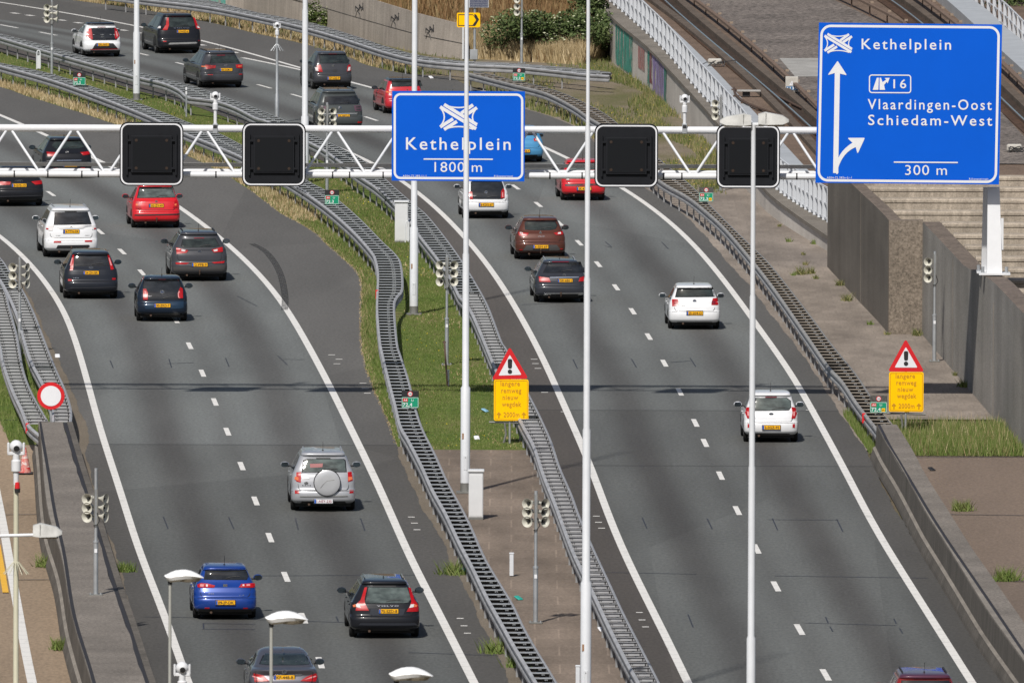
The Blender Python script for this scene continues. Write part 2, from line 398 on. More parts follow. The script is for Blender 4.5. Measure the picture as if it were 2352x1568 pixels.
def ribbon(name, xl, xr, y0, y1, z, mat, nx=2, dy=2.0, lanes=None, kind='structure', label=None):
    n = max(2, int((y1 - y0) / dy) + 1); vs = []; uv = []; fs = []
    for i in range(n):
        y = y0 + (y1 - y0) * i / (n - 1); a = xl(y); b = xr(y)
        for j in range(nx):
            x = a + (b - a) * j / (nx - 1); vs.append((x, y, z))
            if lanes: l0 = lanes[0](y); l1 = lanes[1](y); uv.append(((x - l0) / (l1 - l0) * 2, y))
            else: uv.append((x, y))
    for i in range(n - 1):
        for j in range(nx - 1):
            k = i * nx + j; fs.append((k, k + 1, k + nx + 1, k + nx))
    mb = MB(); mb.add(vs, fs, mat); o = mb.build(name, uv=uv, kind=kind); return o
def off(c, d): return lambda y: c(y) + d

YN, YF = 335.0, 760.0
yD = lambda y: P(1176, y).y
m_soil = soil('dry_soil', [(.085, .07, .05), (.14, .115, .08), (.10, .10, .05)])
m_turf = soil('turf', [(.066, .102, .020), (.094, .134, .030), (.128, .145, .042), (.20, .17, .085)], .5, 22)
m_turfdry = soil('dry_turf', [(.075, .085, .022), (.15, .12, .05), (.19, .15, .07)], .5, 22)
m_pave = paving('concrete_tiles', (.215, .172, .138), 1.2, 2.4, 1.2)
m_brick = paving('brick_pavement', (.275, .235, .20), .5, 1.2, .86)
m_grav = soil('gravel_strip', [(.15, .125, .095), (.20, .17, .135)], .8, 30)
m_brown = asphalt('brown_asphalt', (.30, .225, .155), (.26, .20, .14), (.30, .225, .155), .3)
m_brown2 = asphalt('brown_asphalt_slope', (.185, .142, .112), (.15, .12, .095), (.185, .142, .112), .3)
AL, AD, ASH = (.148, .156, .152), (.076, .073, .070), (.114, .110, .104)
m_asL = asphalt('worn_asphalt', AL, AD, ASH, 1.0, [(yD(1023), 0, (.66, .64, .62))])
m_asR = asphalt('worn_asphalt_right', AL, AD, (.101, .091, .083), 1.0, [(yD(941), 0, (.72, .70, .68)), (yD(1068), 0, (.93, .93, .93))], (.102, .099, .094))

# ground: one sheet to the horizon
g = MB(); g.add([(-3000, -200, -.06), (3000, -200, -.06), (3000, 5000, -.06), (-3000, 5000, -.06)], [(0, 1, 2, 3)], m_soil)
g.build('ground', kind='structure')
rag = lambda y: .024 * (math.sin(y * 2.3) * .5 + math.sin(y * .71 + 1) + math.sin(y * 5.1) * .35)
ribbon('left_carriageway', lambda y: LC_La(y) + rag(y), lambda y: LC_Ra(y) + rag(y + 9), YN, YF, 0.0, m_asL, 9, .6, lanes=(LC_L, LC_R))
ySplit = P(1030, 176).y
ribbon('right_carriageway', off(cBR, -.2), lambda y: (RC_Ra(y) if y < ySplit else RC_Ta(y)) + rag(y), YN, 790, 0.0, m_asR, 9, .6, lanes=(RC_L, RC_R))
# verges
ribbon('median_turf', off(LC_Ra, -.3), off(cBR, .2), yD(1032), 740, -.012, m_turf, 4)
ribbon('median_paving', off(LC_Ra, -.3), off(cBR, .2), YN, yD(1032), -.012, m_pave, 4)
ribbon('gravel_strip', off(LC_Ra, -.02), lambda y: LC_Ra(y) + .62, YN, yD(1026), -.006, m_grav, 2)
ribbon('side_gutter', off(RC_Ra, -.02), off(cDR, .6), yD(1030), 630, -.012, m_brick, 3)
WALL_Y1 = P(2039, 767).y
W_BASE = Crv(C('2154,809 2204,872 2264,944 2327,1010 2352,1036 2420,1120 2560,1300 2700,1500'))
ribbon('side_pavement', off(cDR, .2), lambda y: 16.0, P(2100, 962).y, P(1700, 425).y, -.008, m_brick, 3)
ribbon('rough_verge', off(cDR, .2), lambda y: 30., P(1700, 425).y, 668, -.008, soil('weedy_soil', [(.15, .125, .095), (.21, .175, .13), (.15, .135, .075), (.11, .115, .045)], .35, 14), 3)
ribbon('far_verge', lambda y: RC_Ta(y) - .05, lambda y: RC_Ta(y) + 14, ySplit, 790, -.016, m_turfdry, 3)
RW_L = Crv(C('2019,1046 2036,1109 2064,1172 2099,1231 2151,1316 2214,1408 2264,1488 2314,1561 2400,1700'))
ribbon('side_slab', off(RW_L, .6), lambda y: 30., YN, P(2100, 1047).y, -.010, m_brown2, 3)
ribbon('slip_road', lambda y: -30., lambda y: LC_La(y) - .5, YN, 600, -.020, m_brown, 3)
ribbon('kerb_strip', lambda y: cGR(y) + .1 if y > P(150, 1000).y else LC_La(y) - .8, lambda y: LC_La(y) + .15, YN, P(0, 595).y, -.004, m_grav, 2)
ribbon('gore_turf', off(cEL, -.45), off(cGR, .1), P(60, 1020).y, 620, -.016, m_turf, 3)

# ---- painted lines
def line_mat():
    m, t, b = nodes('road_paint')
    p = pos(t); s = N(t, 'ShaderNodeSeparateXYZ'); t.links.new(p, s.inputs[0])
    fr = maths(t, 'FRACT', maths(t, 'MULTIPLY', s.outputs[1], .86))
    ln = maths(t, 'LESS_THAN', fr, .06)
    n = noise(t, pos(t, (1, .2, 1)), 3.0, 6, .7)
    c = ramp(t, n, [(.22, (.46, .45, .42)), (.45, (.70, .685, .655))])
    n2 = noise(t, pos(t, (1, .3, 1)), 14.0, 3, .7)
    c = mix(t, 1.0, c, ramp(t, n2, [(.22, .75), (.4, 1.0)]), 'MULTIPLY')
    t.links.new(mix(t, maths(t, 'MULTIPLY', ln, .5), c, (.30, .30, .30)), b.inputs['Base Color'])
    b.inputs['Roughness'].default_value = .7; return m
M_LINE = line_mat()
mk = MB()
def stripe(c, y0, y1, wd, mat=M_LINE, z=.005, dy=2.0):
    n = max(2, int((y1 - y0) / dy) + 1); vs = []; fs = []
    for i in range(n):
        y = y0 + (y1 - y0) * i / (n - 1); x = c(y); s = math.sqrt(1 + c.tan(y) ** 2) * wd / 2 if hasattr(c, 'tan') else wd / 2
        vs += [(x - s, y, z), (x + s, y, z)]
    for i in range(n - 1): fs.append((2*i, 2*i+1, 2*i+3, 2*i+2))
    mk.add(vs, fs, mat)
stripe(LC_L, YN, 640, .20); stripe(LC_R, YN, 700, .22)
stripe(RC_L, YN, 720, .21); stripe(RC_R, YN, P(562, 133).y, .21)
stripe(RC_T, P(808, 189).y + .5, 720, .19)
def dashes(pts, wd=.15, ln=3.0):
    c = Smooth(pts)
    for x, y in pts:
        p = P(x, y); stripe(c, p.y - ln / 2, p.y + ln / 2, wd, dy=1.0)
dashes(C('755,1605 739,1521 697,1419 655,1324 620,1234 587,1150 555,1070 522,991 493,923 465,857 435,794 405,735 366,680 328,626 280,578 229,532 176,488 117,445 50,400'))
dashes(C('1960,1660 1897,1549 1837,1445 1780,1346 1740,1260 1692,1172 1655,1092 1620,1017 1596,971 1562,900 1526,834 1490,773 1453,715 1415,660 1374,607 1331,558 1284,513 1237,470 1185,430 1120,390 1045,345 960,312 852,273 770,246 685,221 603,199 510,172 417,148 328,124 218,100 115,78 12,61 -90,40'))
dashes(C('-30,21 31,31 66,36 112,42 151,47 179,53 225,62 286,70 325,76 395,91 473,104 502,113 538,121'), .26, .9)
def tick(x0, x1, y, mat=M_LINE, d=.10):
    a = P(x0, y); b = P(x1, y); mk.add([(a.x, a.y-d, .006), (b.x, a.y-d, .006), (b.x, a.y+d, .006), (a.x, a.y+d, .006)], [(0,1,2,3)], mat)
for x, y in C('754,815 766,835.5 771,825 826,880 836,903 831,892 937,1187 944,1201 950,1216 1049,1419.5 1058,1436.5 1066,1453.5 1219,825 1228,846 1222,835 1243,901 1362,1185 1367,1199 1374,1212.5 1461,1406 1467,1423 1475,1439'):
    tick(x, x + 15.5, y)
tick(1288, 1311, 945.5); tick(1851, 1875, 941.5)
m_yl = plain('yellow_road_paint', (.75, .42, .04), .7)
LL = Crv(C('-14,1100 6,1200 22,1290 40,1390 60,1500 74,1568 100,1700'))
stripe(LL, YN, 470, .23)
YLn = Crv(C('-6,1250 2,1295 13,1360')); stripe(YLn, P(13, 1360).y, P(-6, 1250).y, .16, m_yl)
mk.build('road_markings', kind='structure')

# ---- dark marks on the asphalt: tyre skids, sealed loops, seams
mk = MB()
def skid_mat():
    m, t, b = nodes('rubber_mark'); b.inputs['Base Color'].default_value = (.028, .028, .029, 1); b.inputs['Roughness'].default_value = .8
    n = noise(t, pos(t, (1, .3, 1)), 9.0, 4, .7)
    t.links.new(ramp(t, n, [(.3, .15), (.65, .62)]), b.inputs['Alpha']); return m
m_sk = skid_mat()
for dx in (-4, 0, 4, 8):
    sk = Crv([(x + dx, y) for x, y in C('572,558 600,572 625,598 642,630 650,662 653,690 651,715')])
    stripe(sk, P(651, 712).y, P(572, 560).y, .055, m_sk, .007, 1.0)
sk2 = None; 0 and Crv(C('690,600 713,650 727,690 733,740 738,785 738,830'))
m_seal = plain('loop_sealant', (.03, .032, .04), .6)
def slit(x0, y0, x1, y1, wd=.035):
    a = P(x0, y0); b = P(x1, y1); d = (b - a).normalized(); nrm = Vector((-d.y, d.x, 0)) * (wd / 2 if abs(d.x) < .5 else .05)
    mk.add([(a + nrm).to_tuple()[:2] + (.0045,), (b + nrm).to_tuple()[:2] + (.0045,), (b - nrm).to_tuple()[:2] + (.0045,), (a - nrm).to_tuple()[:2] + (.0045,)], [(0,1,2,3)], m_seal)
for s in ['253,828 260,845', '388,824 394,844', '518,822 526,842', '385,835 445,833', '638,817 660,838', '650,825 700,826', '678,1188 685,1216', '828,1190 838,1218', '375,1186 386,1214', '525,1187 537,1214',
          '465,1418 640,1424', '467,1431 468,1444', '465,1431 585,1433', '465,1444 585,1445', '772,1415 777,1427', '1316,825 1326,846', '1450,824 1462,844', '1540,832 1585,829', '1585,822 1598,842', '1475,1188 1486,1214', '1624,1190 1636,1215', '1774,1190 1786,1217', '1922,1192 1936,1221', '1765,1193 1925,1194', '2112,1180 2352,1183', '2060,1050 2352,1049', '2240,1333 2352,1335', '-20,965 92,962', '-20,1182 95,1180', '-20,1331 115,1330', '1896,1416 1902,1430', '1906,1438 1913,1450', '2053,1420 2059,1432', '2066,1442 2073,1454', '1850,1430 2060,1436', '1780,1322 2130,1327', '1580,1410 1592,1440', '545,680 590,703', '1390,555 1405,568', '1520,556 1535,572', '1390,565 1405,569']:
    (a, b), (c, d) = C(s); slit(a, b, c, d)
for s in ['640,1424 980,1435', '330,1416 470,1418', '588,1322 960,1320', '940,1498 1145,1505', '1200,700 1300,695', '1390,1314 1600,1318']:
    (a, b), (c, d) = C(s); slit(a, b, c, d, .05)
mk.build('asphalt_seams', kind='structure')

# ================================================================ GUARD RAILS
def smooth(pts, step):
    pts = [Vector(p) for p in pts]; out = []
    ext = [pts[0] * 2 - pts[1]] + pts + [pts[-1] * 2 - pts[-2]]
    for i in range(1, len(ext) - 2):
        a, b, c, d = ext[i-1:i+3]; n = max(2, int((c - b).length / .8))
        for k in range(n):
            t = k / n
            out.append(.5 * ((2*b) + (c-a)*t + (2*a-5*b+4*c-d)*t*t + (3*b-a-3*c+d)*t**3))
    out.append(pts[-1])
    L = [0]
    for a, b in zip(out[:-1], out[1:]): L.append(L[-1] + (b - a).length)
    n = max(2, int(L[-1] / step)); res = []; j = 0
    for i in range(n + 1):
        s = L[-1] * i / n
        while j < len(L) - 2 and L[j+1] < s: j += 1
        t = (s - L[j]) / max(1e-9, L[j+1] - L[j]); res.append(out[j].lerp(out[j+1], t))
    return res
PROF = [(0.0, .44), (.04, .47), (.04, .53), (.0, .57), (.0, .615), (.04, .655), (.04, .715), (.0, .75), (-.02, .752), (-.02, .735), (-.010, .73), (-.010, .45)]
def rail_mesh(path, side, mat, org):
    vs = []; fs = []; n = len(PROF)
    for i, p in enumerate(path):
        t = (path[min(i+1, len(path)-1)] - path[max(i-1, 0)]); t.z = 0; t.normalize()
        nr = Vector((t.y, -t.x, 0)) * side
        for d, z in PROF: vs.append(Vector((p.x, p.y, 0)) + nr * (d * 1.25) + Vector((0, 0, z)))
    for i in range(len(path) - 1):
        for k in range(n):
            l = (k + 1) % n; fs.append((i*n+k, i*n+l, (i+1)*n+l, (i+1)*n+k))
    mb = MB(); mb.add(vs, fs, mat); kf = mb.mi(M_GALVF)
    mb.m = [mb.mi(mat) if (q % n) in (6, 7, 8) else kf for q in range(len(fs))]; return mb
def near_match(a_path, p):      # the point of the other rail straight across
    for u, v in zip(a_path[:-1], a_path[1:]):
        if (u.y - p.y) * (v.y - p.y) <= 0 and abs(u.y - v.y) > 1e-6: return u.lerp(v, (p.y - u.y) / (v.y - u.y))
    return min(a_path, key=lambda q: (q.y - p.y) ** 2 + .05 * (q.x - p.x) ** 2)
_cm = {}
def rung_mesh(kind):
    if kind in _cm: return _cm[kind]
    mb = MB()
    M_LIP = plain('dusty_steel', (.235, .205, .17), .7, .1, .3) if kind == 'brown' else M_GALV
    if kind == 'bright':         # tall channel-section spacer, bolts on its face
        mb.box((0, 0, -.050), (1, .012, .076), M_GALV2); mb.box((0, -.015, -.004), (1, .045, .010), M_GALV2); mb.box((0, .03, -.09), (1, .07, .008), M_GALV2)
        mb.box((-.34, -.012, -.05), (.035, .014, .020), M_DARK); mb.box((-.25, -.012, -.05), (.035, .014, .020), M_DARK); mb.box((.40, -.02, -.05), (.05, .02, .06), M_DARK)
    else:                        # lower spacer strap with a bracket on it
        mb.box((0, 0, -.058), (1, .012, .112), plain('shaded_steel', (.055, .052, .05), .8, 0, .4)); mb.box((0, -.07, -.004), (1, .15, .010), M_LIP); mb.box((0, -.142, -.012), (1, .008, .024), M_LIP)  # back plate coloured near-black to deepen the shade under the flange
        mb.box((.18, -.125, -.050), (.15, .03, .026), M_GALV); mb.box((.18, -.143, -.050), (.05, .01, .012), M_DARK)
    o = mb.build('crossbar'); me = o.data; bpy.data.objects.remove(o)
    _cm[kind] = me; return me
def post_mesh():
    if 'post' in _cm: return _cm['post']
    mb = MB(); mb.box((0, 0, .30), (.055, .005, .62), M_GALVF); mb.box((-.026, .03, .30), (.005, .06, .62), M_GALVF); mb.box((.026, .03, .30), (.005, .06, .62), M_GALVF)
    o = mb.build('post'); me = o.data; bpy.data.objects.remove(o); _cm['post'] = me; return me
def guardrail(label, L, Rr, rung='dark', posts=(1, 0), spacing=1.34, group='steel guard rails beside the lanes', zscale=1.0):
    lp = smooth([P(x, y, HZ) for x, y in L], 1.0); rp = smooth([P(x, y, HZ) for x, y in Rr], 1.0)
    org = Vector((lp[-1].x, lp[-1].y, 0))
    root = thing('guard_rail', label, 'guard rail', org, 0, group)
    for path, o in ((lp, rp), (rp, lp)):
        mid = len(path) // 2; t = path[mid+1] - path[mid-1]; nr = Vector((t.y, -t.x, 0)); q = near_match(o, path[mid])
        side = -1 if nr.dot(Vector((q.x - path[mid].x, q.y - path[mid].y, 0))) > 0 else 1
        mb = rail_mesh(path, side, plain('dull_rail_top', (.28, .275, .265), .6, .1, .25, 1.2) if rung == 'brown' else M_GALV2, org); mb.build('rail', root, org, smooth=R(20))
    ls = smooth([P(x, y, HZ) for x, y in L], spacing); items = []
    pm = post_mesh()
    far = MB(); farp = MB(); nr_ = 0; np_ = [0, 0]
    odd = False
    seq = sorted(ls, key=lambda p: p.y)
    def vis(p): return -45 < (p.x * F_PX / p.y + 1176) < 2400
    for p in seq:
        if not vis(p): continue
        q = near_match(rp, p); a = Vector((p.x, p.y, HZ)); b = Vector((q.x, q.y, HZ)); d = b - a; wdt = d.length
        if wdt < .12 or wdt > 3: continue
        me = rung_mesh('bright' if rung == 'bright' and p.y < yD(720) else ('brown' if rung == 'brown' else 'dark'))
        ang = math.atan2(d.y, d.x)
        if ang > math.pi / 2 or ang < -math.pi / 2: ang += math.pi
        ang *= .35
        if abs(d.y) > 1.2: continue
        odd = not odd
        M = Matrix.Translation((a + b) / 2 - org + Vector((0, 0, -.015))) @ Matrix.Rotation(ang, 4, 'Z') @ Matrix.Diagonal((wdt * .96, 1, 1, 1))
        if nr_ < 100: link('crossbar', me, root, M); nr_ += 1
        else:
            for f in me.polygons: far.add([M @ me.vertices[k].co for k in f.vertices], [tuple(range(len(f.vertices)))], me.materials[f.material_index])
        for k, c in enumerate((a, b)):
            if not posts[k] or odd: continue
            s = 1 if (k == 0) == (a.x < b.x) else -1
            Mp = Matrix.Translation(Vector((c.x + .06 * s, c.y, 0)) - org)
            if np_[k] + np_[1-k] < 100: link('post', pm, root, Mp); np_[k] += 1
            else: farp.add([Mp @ v.co for v in pm.vertices], [tuple(f.vertices) for f in pm.polygons], M_GALVF)
    if far.v: tag(far.build('crossbar', root), kind='stuff')
    if farp.v: tag(farp.build('post', root), kind='stuff')
    return root
guardrail('long double guard rail between left carriageway and grass median, with a kink near its middle', A_L, A_R, 'dark', (1, 0))
guardrail('long double guard rail along the right edge of the grass median, beside the right carriageway', B_L, B_R, 'bright', (1, 0))
guardrail('far double guard rail in front of the graffiti wall, ending bluntly beyond the blue sign', C_L, C_R, 'dark', (1, 0))
guardrail('double guard rail curving along the outer right shoulder down to the concrete barrier', D_L, D_R, 'brown', (1, 0))
guardrail('leftmost short double guard rail with red reflector meeting the concrete barrier', E_L, E_R, 'bright', (0, 0))
guardrail('short double guard rail behind the round white sign, next to the left solid line', G_L, G_R, 'bright', (0, 0))
# end piece of the far rail, little extras on rails
def rail_bit(name, label, cat, x, y, z, mat, d=(.06, .05, .30)):
    p = P(x, y, z); t = MB(); t.box((0, 0, 0), d, mat, bev=.008); t.box((0, .025, 0), (d[0]*.5, .02, d[2]*.8), M_DARK); o = t.build(name); o.location = p; return tag(o, label, cat)
rail_bit('rail_reflector', 'small red reflector on the rail kink beside the left carriageway shoulder', 'reflector', 866, 676, .62, M_SGN_R, (.10, .04, .30))
rail_bit('rail_reflector', 'small red reflector on the end of the leftmost guard rail', 'reflector', 63, 983, .62, M_SGN_R, (.10, .04, .30))
rail_bit('rail_reflector', 'small red reflector on the right guard rail above a grass tuft', 'reflector', 1984, 960, .62, M_SGN_R, (.10, .04, .30))

def striped(x0, y0, x1, y1, label):
    a, b = P(x0, y0, HZ), P(x1, y1, HZ); t = thing('rail_joint', label, 'rail joint', a, 0, 'striped rail joints')
    for k in range(9):
        mb = MB(); p, q = a.lerp(b, k / 9), a.lerp(b, (k + 1) / 9); mb.box((p + q) / 2 - a + Vector((-.01, 0, .012)), (.10, (q - p).length, .03), M_DARK if k % 2 else M_GALV2, Matrix.Rotation(-math.atan2(b.x - a.x, b.y - a.y), 3, 'Z')); mb.build('stripe', t)
    mb = MB(); mb.box((b - a) / 2 + Vector((.02, 0, -.22)), (.12, .35, .26), M_DARK, bev=.02); mb.build('joint_box', t)
striped(683, 430, 708, 445, 'striped dark joint on the median rail beside the left shoulder, below the second lane signal')
striped(870, 433, 902, 466, 'striped dark joint on the median rail left of the tall cabinet')
# ================================================================ WALLS, LIGHT-BEAM ROOF, METRO TRACK
class CrvW(Crv):
    def __init__(s, ws):
        q = sorted((p.y, p.x) for p in ws); s.Y = np.array([a for a, b in q]); s.X = np.array([b for a, b in q])
        d = np.diff(s.X) / np.diff(s.Y); m = np.empty(len(s.X)); m[0] = d[0]; m[-1] = d[-1]; m[1:-1] = (d[:-1] + d[1:]) / 2; s.m = m
DZ, DS, DY = .57, .0115, 524.0
def DP(x, y, dz=0.): return P(x, y, DZ + dz, DS, DY)
def dz_at(Y): return DZ + DS * (Y - DY)
def dcrv(s, dz=0., deg=0):
    ps = [DP(x, y, dz) for x, y in C(s)]
    if deg:
        ys = np.array([p.y for p in ps]); xs = np.array([p.x for p in ps]); k = np.polyfit(ys - 650, xs, deg); yy = np.linspace(ys.min(), ys.max(), 24)
        return CrvW([Vector((float(np.polyval(k, y - 650)), float(y), 0)) for y in yy])
    return CrvW(ps)
m_wallA = concrete('streaked_dark_concrete', (.200, .178, .152), .22, .8, sw=.08)
m_wallB = concrete('exposed_aggregate_concrete', (.245, .205, .165), .12, .8, .6, 14.)
m_wallC = concrete('grey_streaked_concrete', (.35, .33, .30), .22, .8, sw=.08)
m_cap = concrete('mossy_wall_top', (.20, .16, .13), .1, 1.6, .6, 10.)
m_beam = concrete('pale_beam_concrete', (.48, .41, .33), .35, 1.2, .35, 20.)
m_ledge = concrete('ledge_concrete', (.23, .205, .175), .15, 1.0)
m_gwall = concrete('pale_grey_wall', (.64, .60, .55), .14, .6, .2, sw=.1)
M_FENCE = plain('fence_paint', (.47, .49, .52), .5, var=.06)
m_far = concrete('far_concrete_wall', (.45, .40, .35), .22, .6, sw=.4)

def wall_strip(mb, left, right, zt, y0, y1, mat, mcap, zb=-.15, dy=3.0):
    """a standing strip between two plan curves, top height zt(Y)"""
    n = max(2, int((y1 - y0) / dy) + 1); vs = []
    for i in range(n):
        y = y0 + (y1 - y0) * i / (n - 1); a, b, z = left(y), right(y), zt(y)
        vs += [(a, y, zb), (a, y, z), (b, y, z), (b, y, zb)]
    side = []; cap = []
    for i in range(n - 1):
        k = 4 * i; side += [(k, k+4, k+5, k+1), (k+2, k+6, k+7, k+3)]; cap.append((k+1, k+5, k+6, k+2))
    side += [(0, 1, 2, 3), (4*n-4, 4*n-1, 4*n-2, 4*n-3)]
    mb.add(vs, side, mat); mb.add(vs, cap, mcap)
pa, pb, pc = P(1900, 612), P(2041, 767), P(2120, 767)
# far retaining wall with its broad end face
org = Vector((pb.x, pb.y, 0))
t = thing('retaining_wall', 'dark streaked concrete retaining wall with broad brown end face, below the big blue sign', 'wall', org)
w1 = CrvW([pa, P(1964, 682), pb, pb + Vector((.1, -8, 0))])
mb = MB(); wall_strip(mb, w1, lambda y: w1(y) + .42, lambda y: 3.68, pb.y + .5, pa.y, m_wallA, m_cap); mb.build('wall_face', t, org)
mb = MB(); wall_strip(mb, lambda y: w1(y), lambda y: pc.x - .01, lambda y: 3.69, pb.y, pb.y + .5, m_wallB, m_cap); mb.build('end_face', t, org)
mb = MB(); mb.box((w1(497) - .005, 497, 1.83), (.012, .05, 3.66), m_wallA); mb.build('joint', t, org)
# near retaining wall
w2p = [pc] + [P(x, y) for x, y in C('2154,809 2204,872 2264,944 2327,1010 2420,1120 2560,1300')]
w2k = np.polyfit([p.y - 450 for p in w2p], [p.x for p in w2p], 2)
w2 = CrvW([Vector((float(np.polyval(w2k, y - 450)), y, 0)) for y in np.linspace(w2p[-1].y, pc.y, 20).tolist()])
ztop = lambda y: float(np.interp(y, [P(0, 944).y, P(0, 872).y, 490], [4.07, 3.62, 3.66]))
o = MB(); wall_strip(o, w2, lambda y: w2(y) + .56, ztop, P(2560, 1300).y, pb.y - .02, m_wallC, m_cap)
for yy in (466, 446): o.box((w2(yy) - .004, yy, 1.75), (.02, .035, 3.4), m_wallA)
org2 = Vector((pc.x, pc.y, 0)); o = o.build('retaining_wall', None, org2); o.location = org2
tag(o, 'grey streaked concrete retaining wall carrying the white gantry leg on its sloping top', 'wall')
# beams over the sunken track, each a thing of its own
inner = lambda y: (w1(y) + .42 if y > pb.y + .5 else (pc.x + .02 if y > pb.y - .02 else w2(y) + .57))
nbm = 0
def beam(ypix, z=3.68):
    global nbm
    yg = (ypix + z * 48.1) / (1 - z * .0298); Y = P(1176, yg).y
    xl = inner(Y) + .01; prof = [(0, -.4), (0, .47), (-.028, .50), (-.028, .575), (.01, .61), (.09, .635), (.6, .64), (.6, -.4)]
    mb = MB(); n = len(prof); xs = [0, (26 - xl) * .33, (26 - xl) * .66, 26 - xl]; vs = []; fs = []
    for x in xs: vs += [(x, a, b) for a, b in prof]
    for i in range(len(xs) - 1):
        for k in range(n): l = (k+1) % n; fs.append((i*n+k, i*n+l, (i+1)*n+l, (i+1)*n+k))
    fs += [tuple(range(n)), tuple(reversed(range((len(xs)-1)*n, len(xs)*n)))]
    mb.add(vs, fs, m_beam); o = mb.build('concrete_beam'); o.location = (xl, Y, z - .64)
    names = ['topmost', 'second', 'third', 'fourth', 'fifth', 'sixth', 'seventh', 'eighth', 'ninth', 'tenth', 'eleventh', 'twelfth']
    tag(o, f'pale concrete roof beam beside the gantry leg, {names[min(nbm, 11)]} of the stack counted downwards', 'beam', 'concrete beams over the sunken track'); nbm += 1
for yp in (400, 426, 452, 480, 507, 533, 559, 585, 611, 636, 660): beam(yp)

# graffiti wall + ledge + deck
led = dcrv('1270,-95 1330,-40 1373,0 1406,40 1486,107 1551,175 1651,287 1764,442 1839,500 1899,541')
fen = dcrv('1340,-50 1396,0 1438,35 1526,117 1601,207 1638,247 1710,330 1786,437 1851,482 1900,510')
Yn_, Yf_ = led.Y[0] - 1, led.Y[-1] + 5
Yn_ = max(Yn_, pa.y - 1.5)
orgL = Vector((led(Yn_), Yn_, 0))
t = thing('viaduct_wall', 'pale concrete wall with green and purple graffiti under the white track fence', 'wall', orgL)
mb = MB(); wall_strip(mb, lambda y: led(y) + .08, lambda y: led(y) + .5, lambda y: dz_at(y) - .14, Yn_, Yf_, m_gwall, m_gwall); mb.build('wall_face', t, orgL)
mb = MB(); n = 60; vs = []; fs = []
for i in range(n):
    y = Yn_ + (Yf_ - Yn_) * i / (n - 1); z = dz_at(y); a = led(y); b = max(fen(y) + .3, a + .9)
    vs += [(a, y, z-.13), (a, y, z), (b, y, z), (b, y, z-.13)]
for i in range(n - 1):
    k = 4 * i; fs += [(k, k+4, k+5, k+1), (k+1, k+5, k+6, k+2), (k+2, k+6, k+7, k+3), (k+3, k+7, k+4, k)]
fs += [(0, 1, 2, 3), (4*n-4, 4*n-1, 4*n-2, 4*n-3)]
mb.add(vs, fs, m_ledge); mb.build('ledge', t, orgL)
def spray_mat(name, cols, k=1.3):
    m, tt, b = nodes(name)
    p = pos(tt, (.4, .22, .25)); n1 = noise(tt, p, k, 4, .7); n2 = noise(tt, pos(tt, (.3, .22, .10)), 5.0, 4, .75)
    st = [(.30 + .4 * i / (len(cols) - 1), c) for i, c in enumerate(cols)]
    c = mix(tt, .45, ramp(tt, n1, st), ramp(tt, n2, st)); tt.links.new(c, b.inputs['Base Color'])
    al = ramp(tt, n2, [(.42, .0), (.50, .95)]); tt.links.new(al, b.inputs['Alpha'])
    b.inputs['Roughness'].default_value = .7; return m
def spray(x0, x1, f0, f1, mat):
    """painted area on the wall between two traced columns (picture x of the ledge edge), f = share of wall height"""
    def yat(x):
        ys = np.linspace(Yn_, Yf_, 400); xs = np.array([led(y) * F_PX / y + 1176 for y in ys]); return float(ys[np.argmin(abs(xs - x))])
    ya, yb = yat(x0), yat(x1); vs = []; fs = []; n = 8
    for i in range(n):
        y = ya + (yb - ya) * i / (n - 1); zt = dz_at(y) - .16
        vs += [(led(y) + .062, y, zt * f0), (led(y) + .062, y, zt * f1)]
    for i in range(n - 1): fs.append((2*i, 2*i+2, 2*i+3, 2*i+1))
    mb = MB(); mb.add(vs, fs, mat); return mb.build('graffiti', t, orgL)
spray(1408, 1447, .05, .98, spray_mat('green_spray', [(.03, .22, .17), (.06, .34, .26), (.04, .16, .13)]))
spray(1460, 1474, .35, .9, spray_mat('red_scrawl', [(.40, .36, .33), (.40, .36, .33), (.40, .12, .12), (.36, .33, .30)], 3.))
spray(1481, 1486, .0, 1.0, spray_mat('teal_edge', [(.02, .2, .15), (.03, .3, .24)]))
spray(1486, 1492, .2, 1.0, spray_mat('red_spray', [(.30, .05, .05), (.22, .04, .05), (.3, .2, .2)]))
spray(1492, 1520, .0, .98, spray_mat('purple_spray', [(.04, .03, .06), (.26, .18, .42), (.36, .30, .55), (.14, .08, .2), (.5, .45, .6)]))
spray(1520, 1526, .0, .95, spray_mat('teal_edge2', [(.03, .03, .04), (.03, .26, .2), (.1, .1, .12)]))

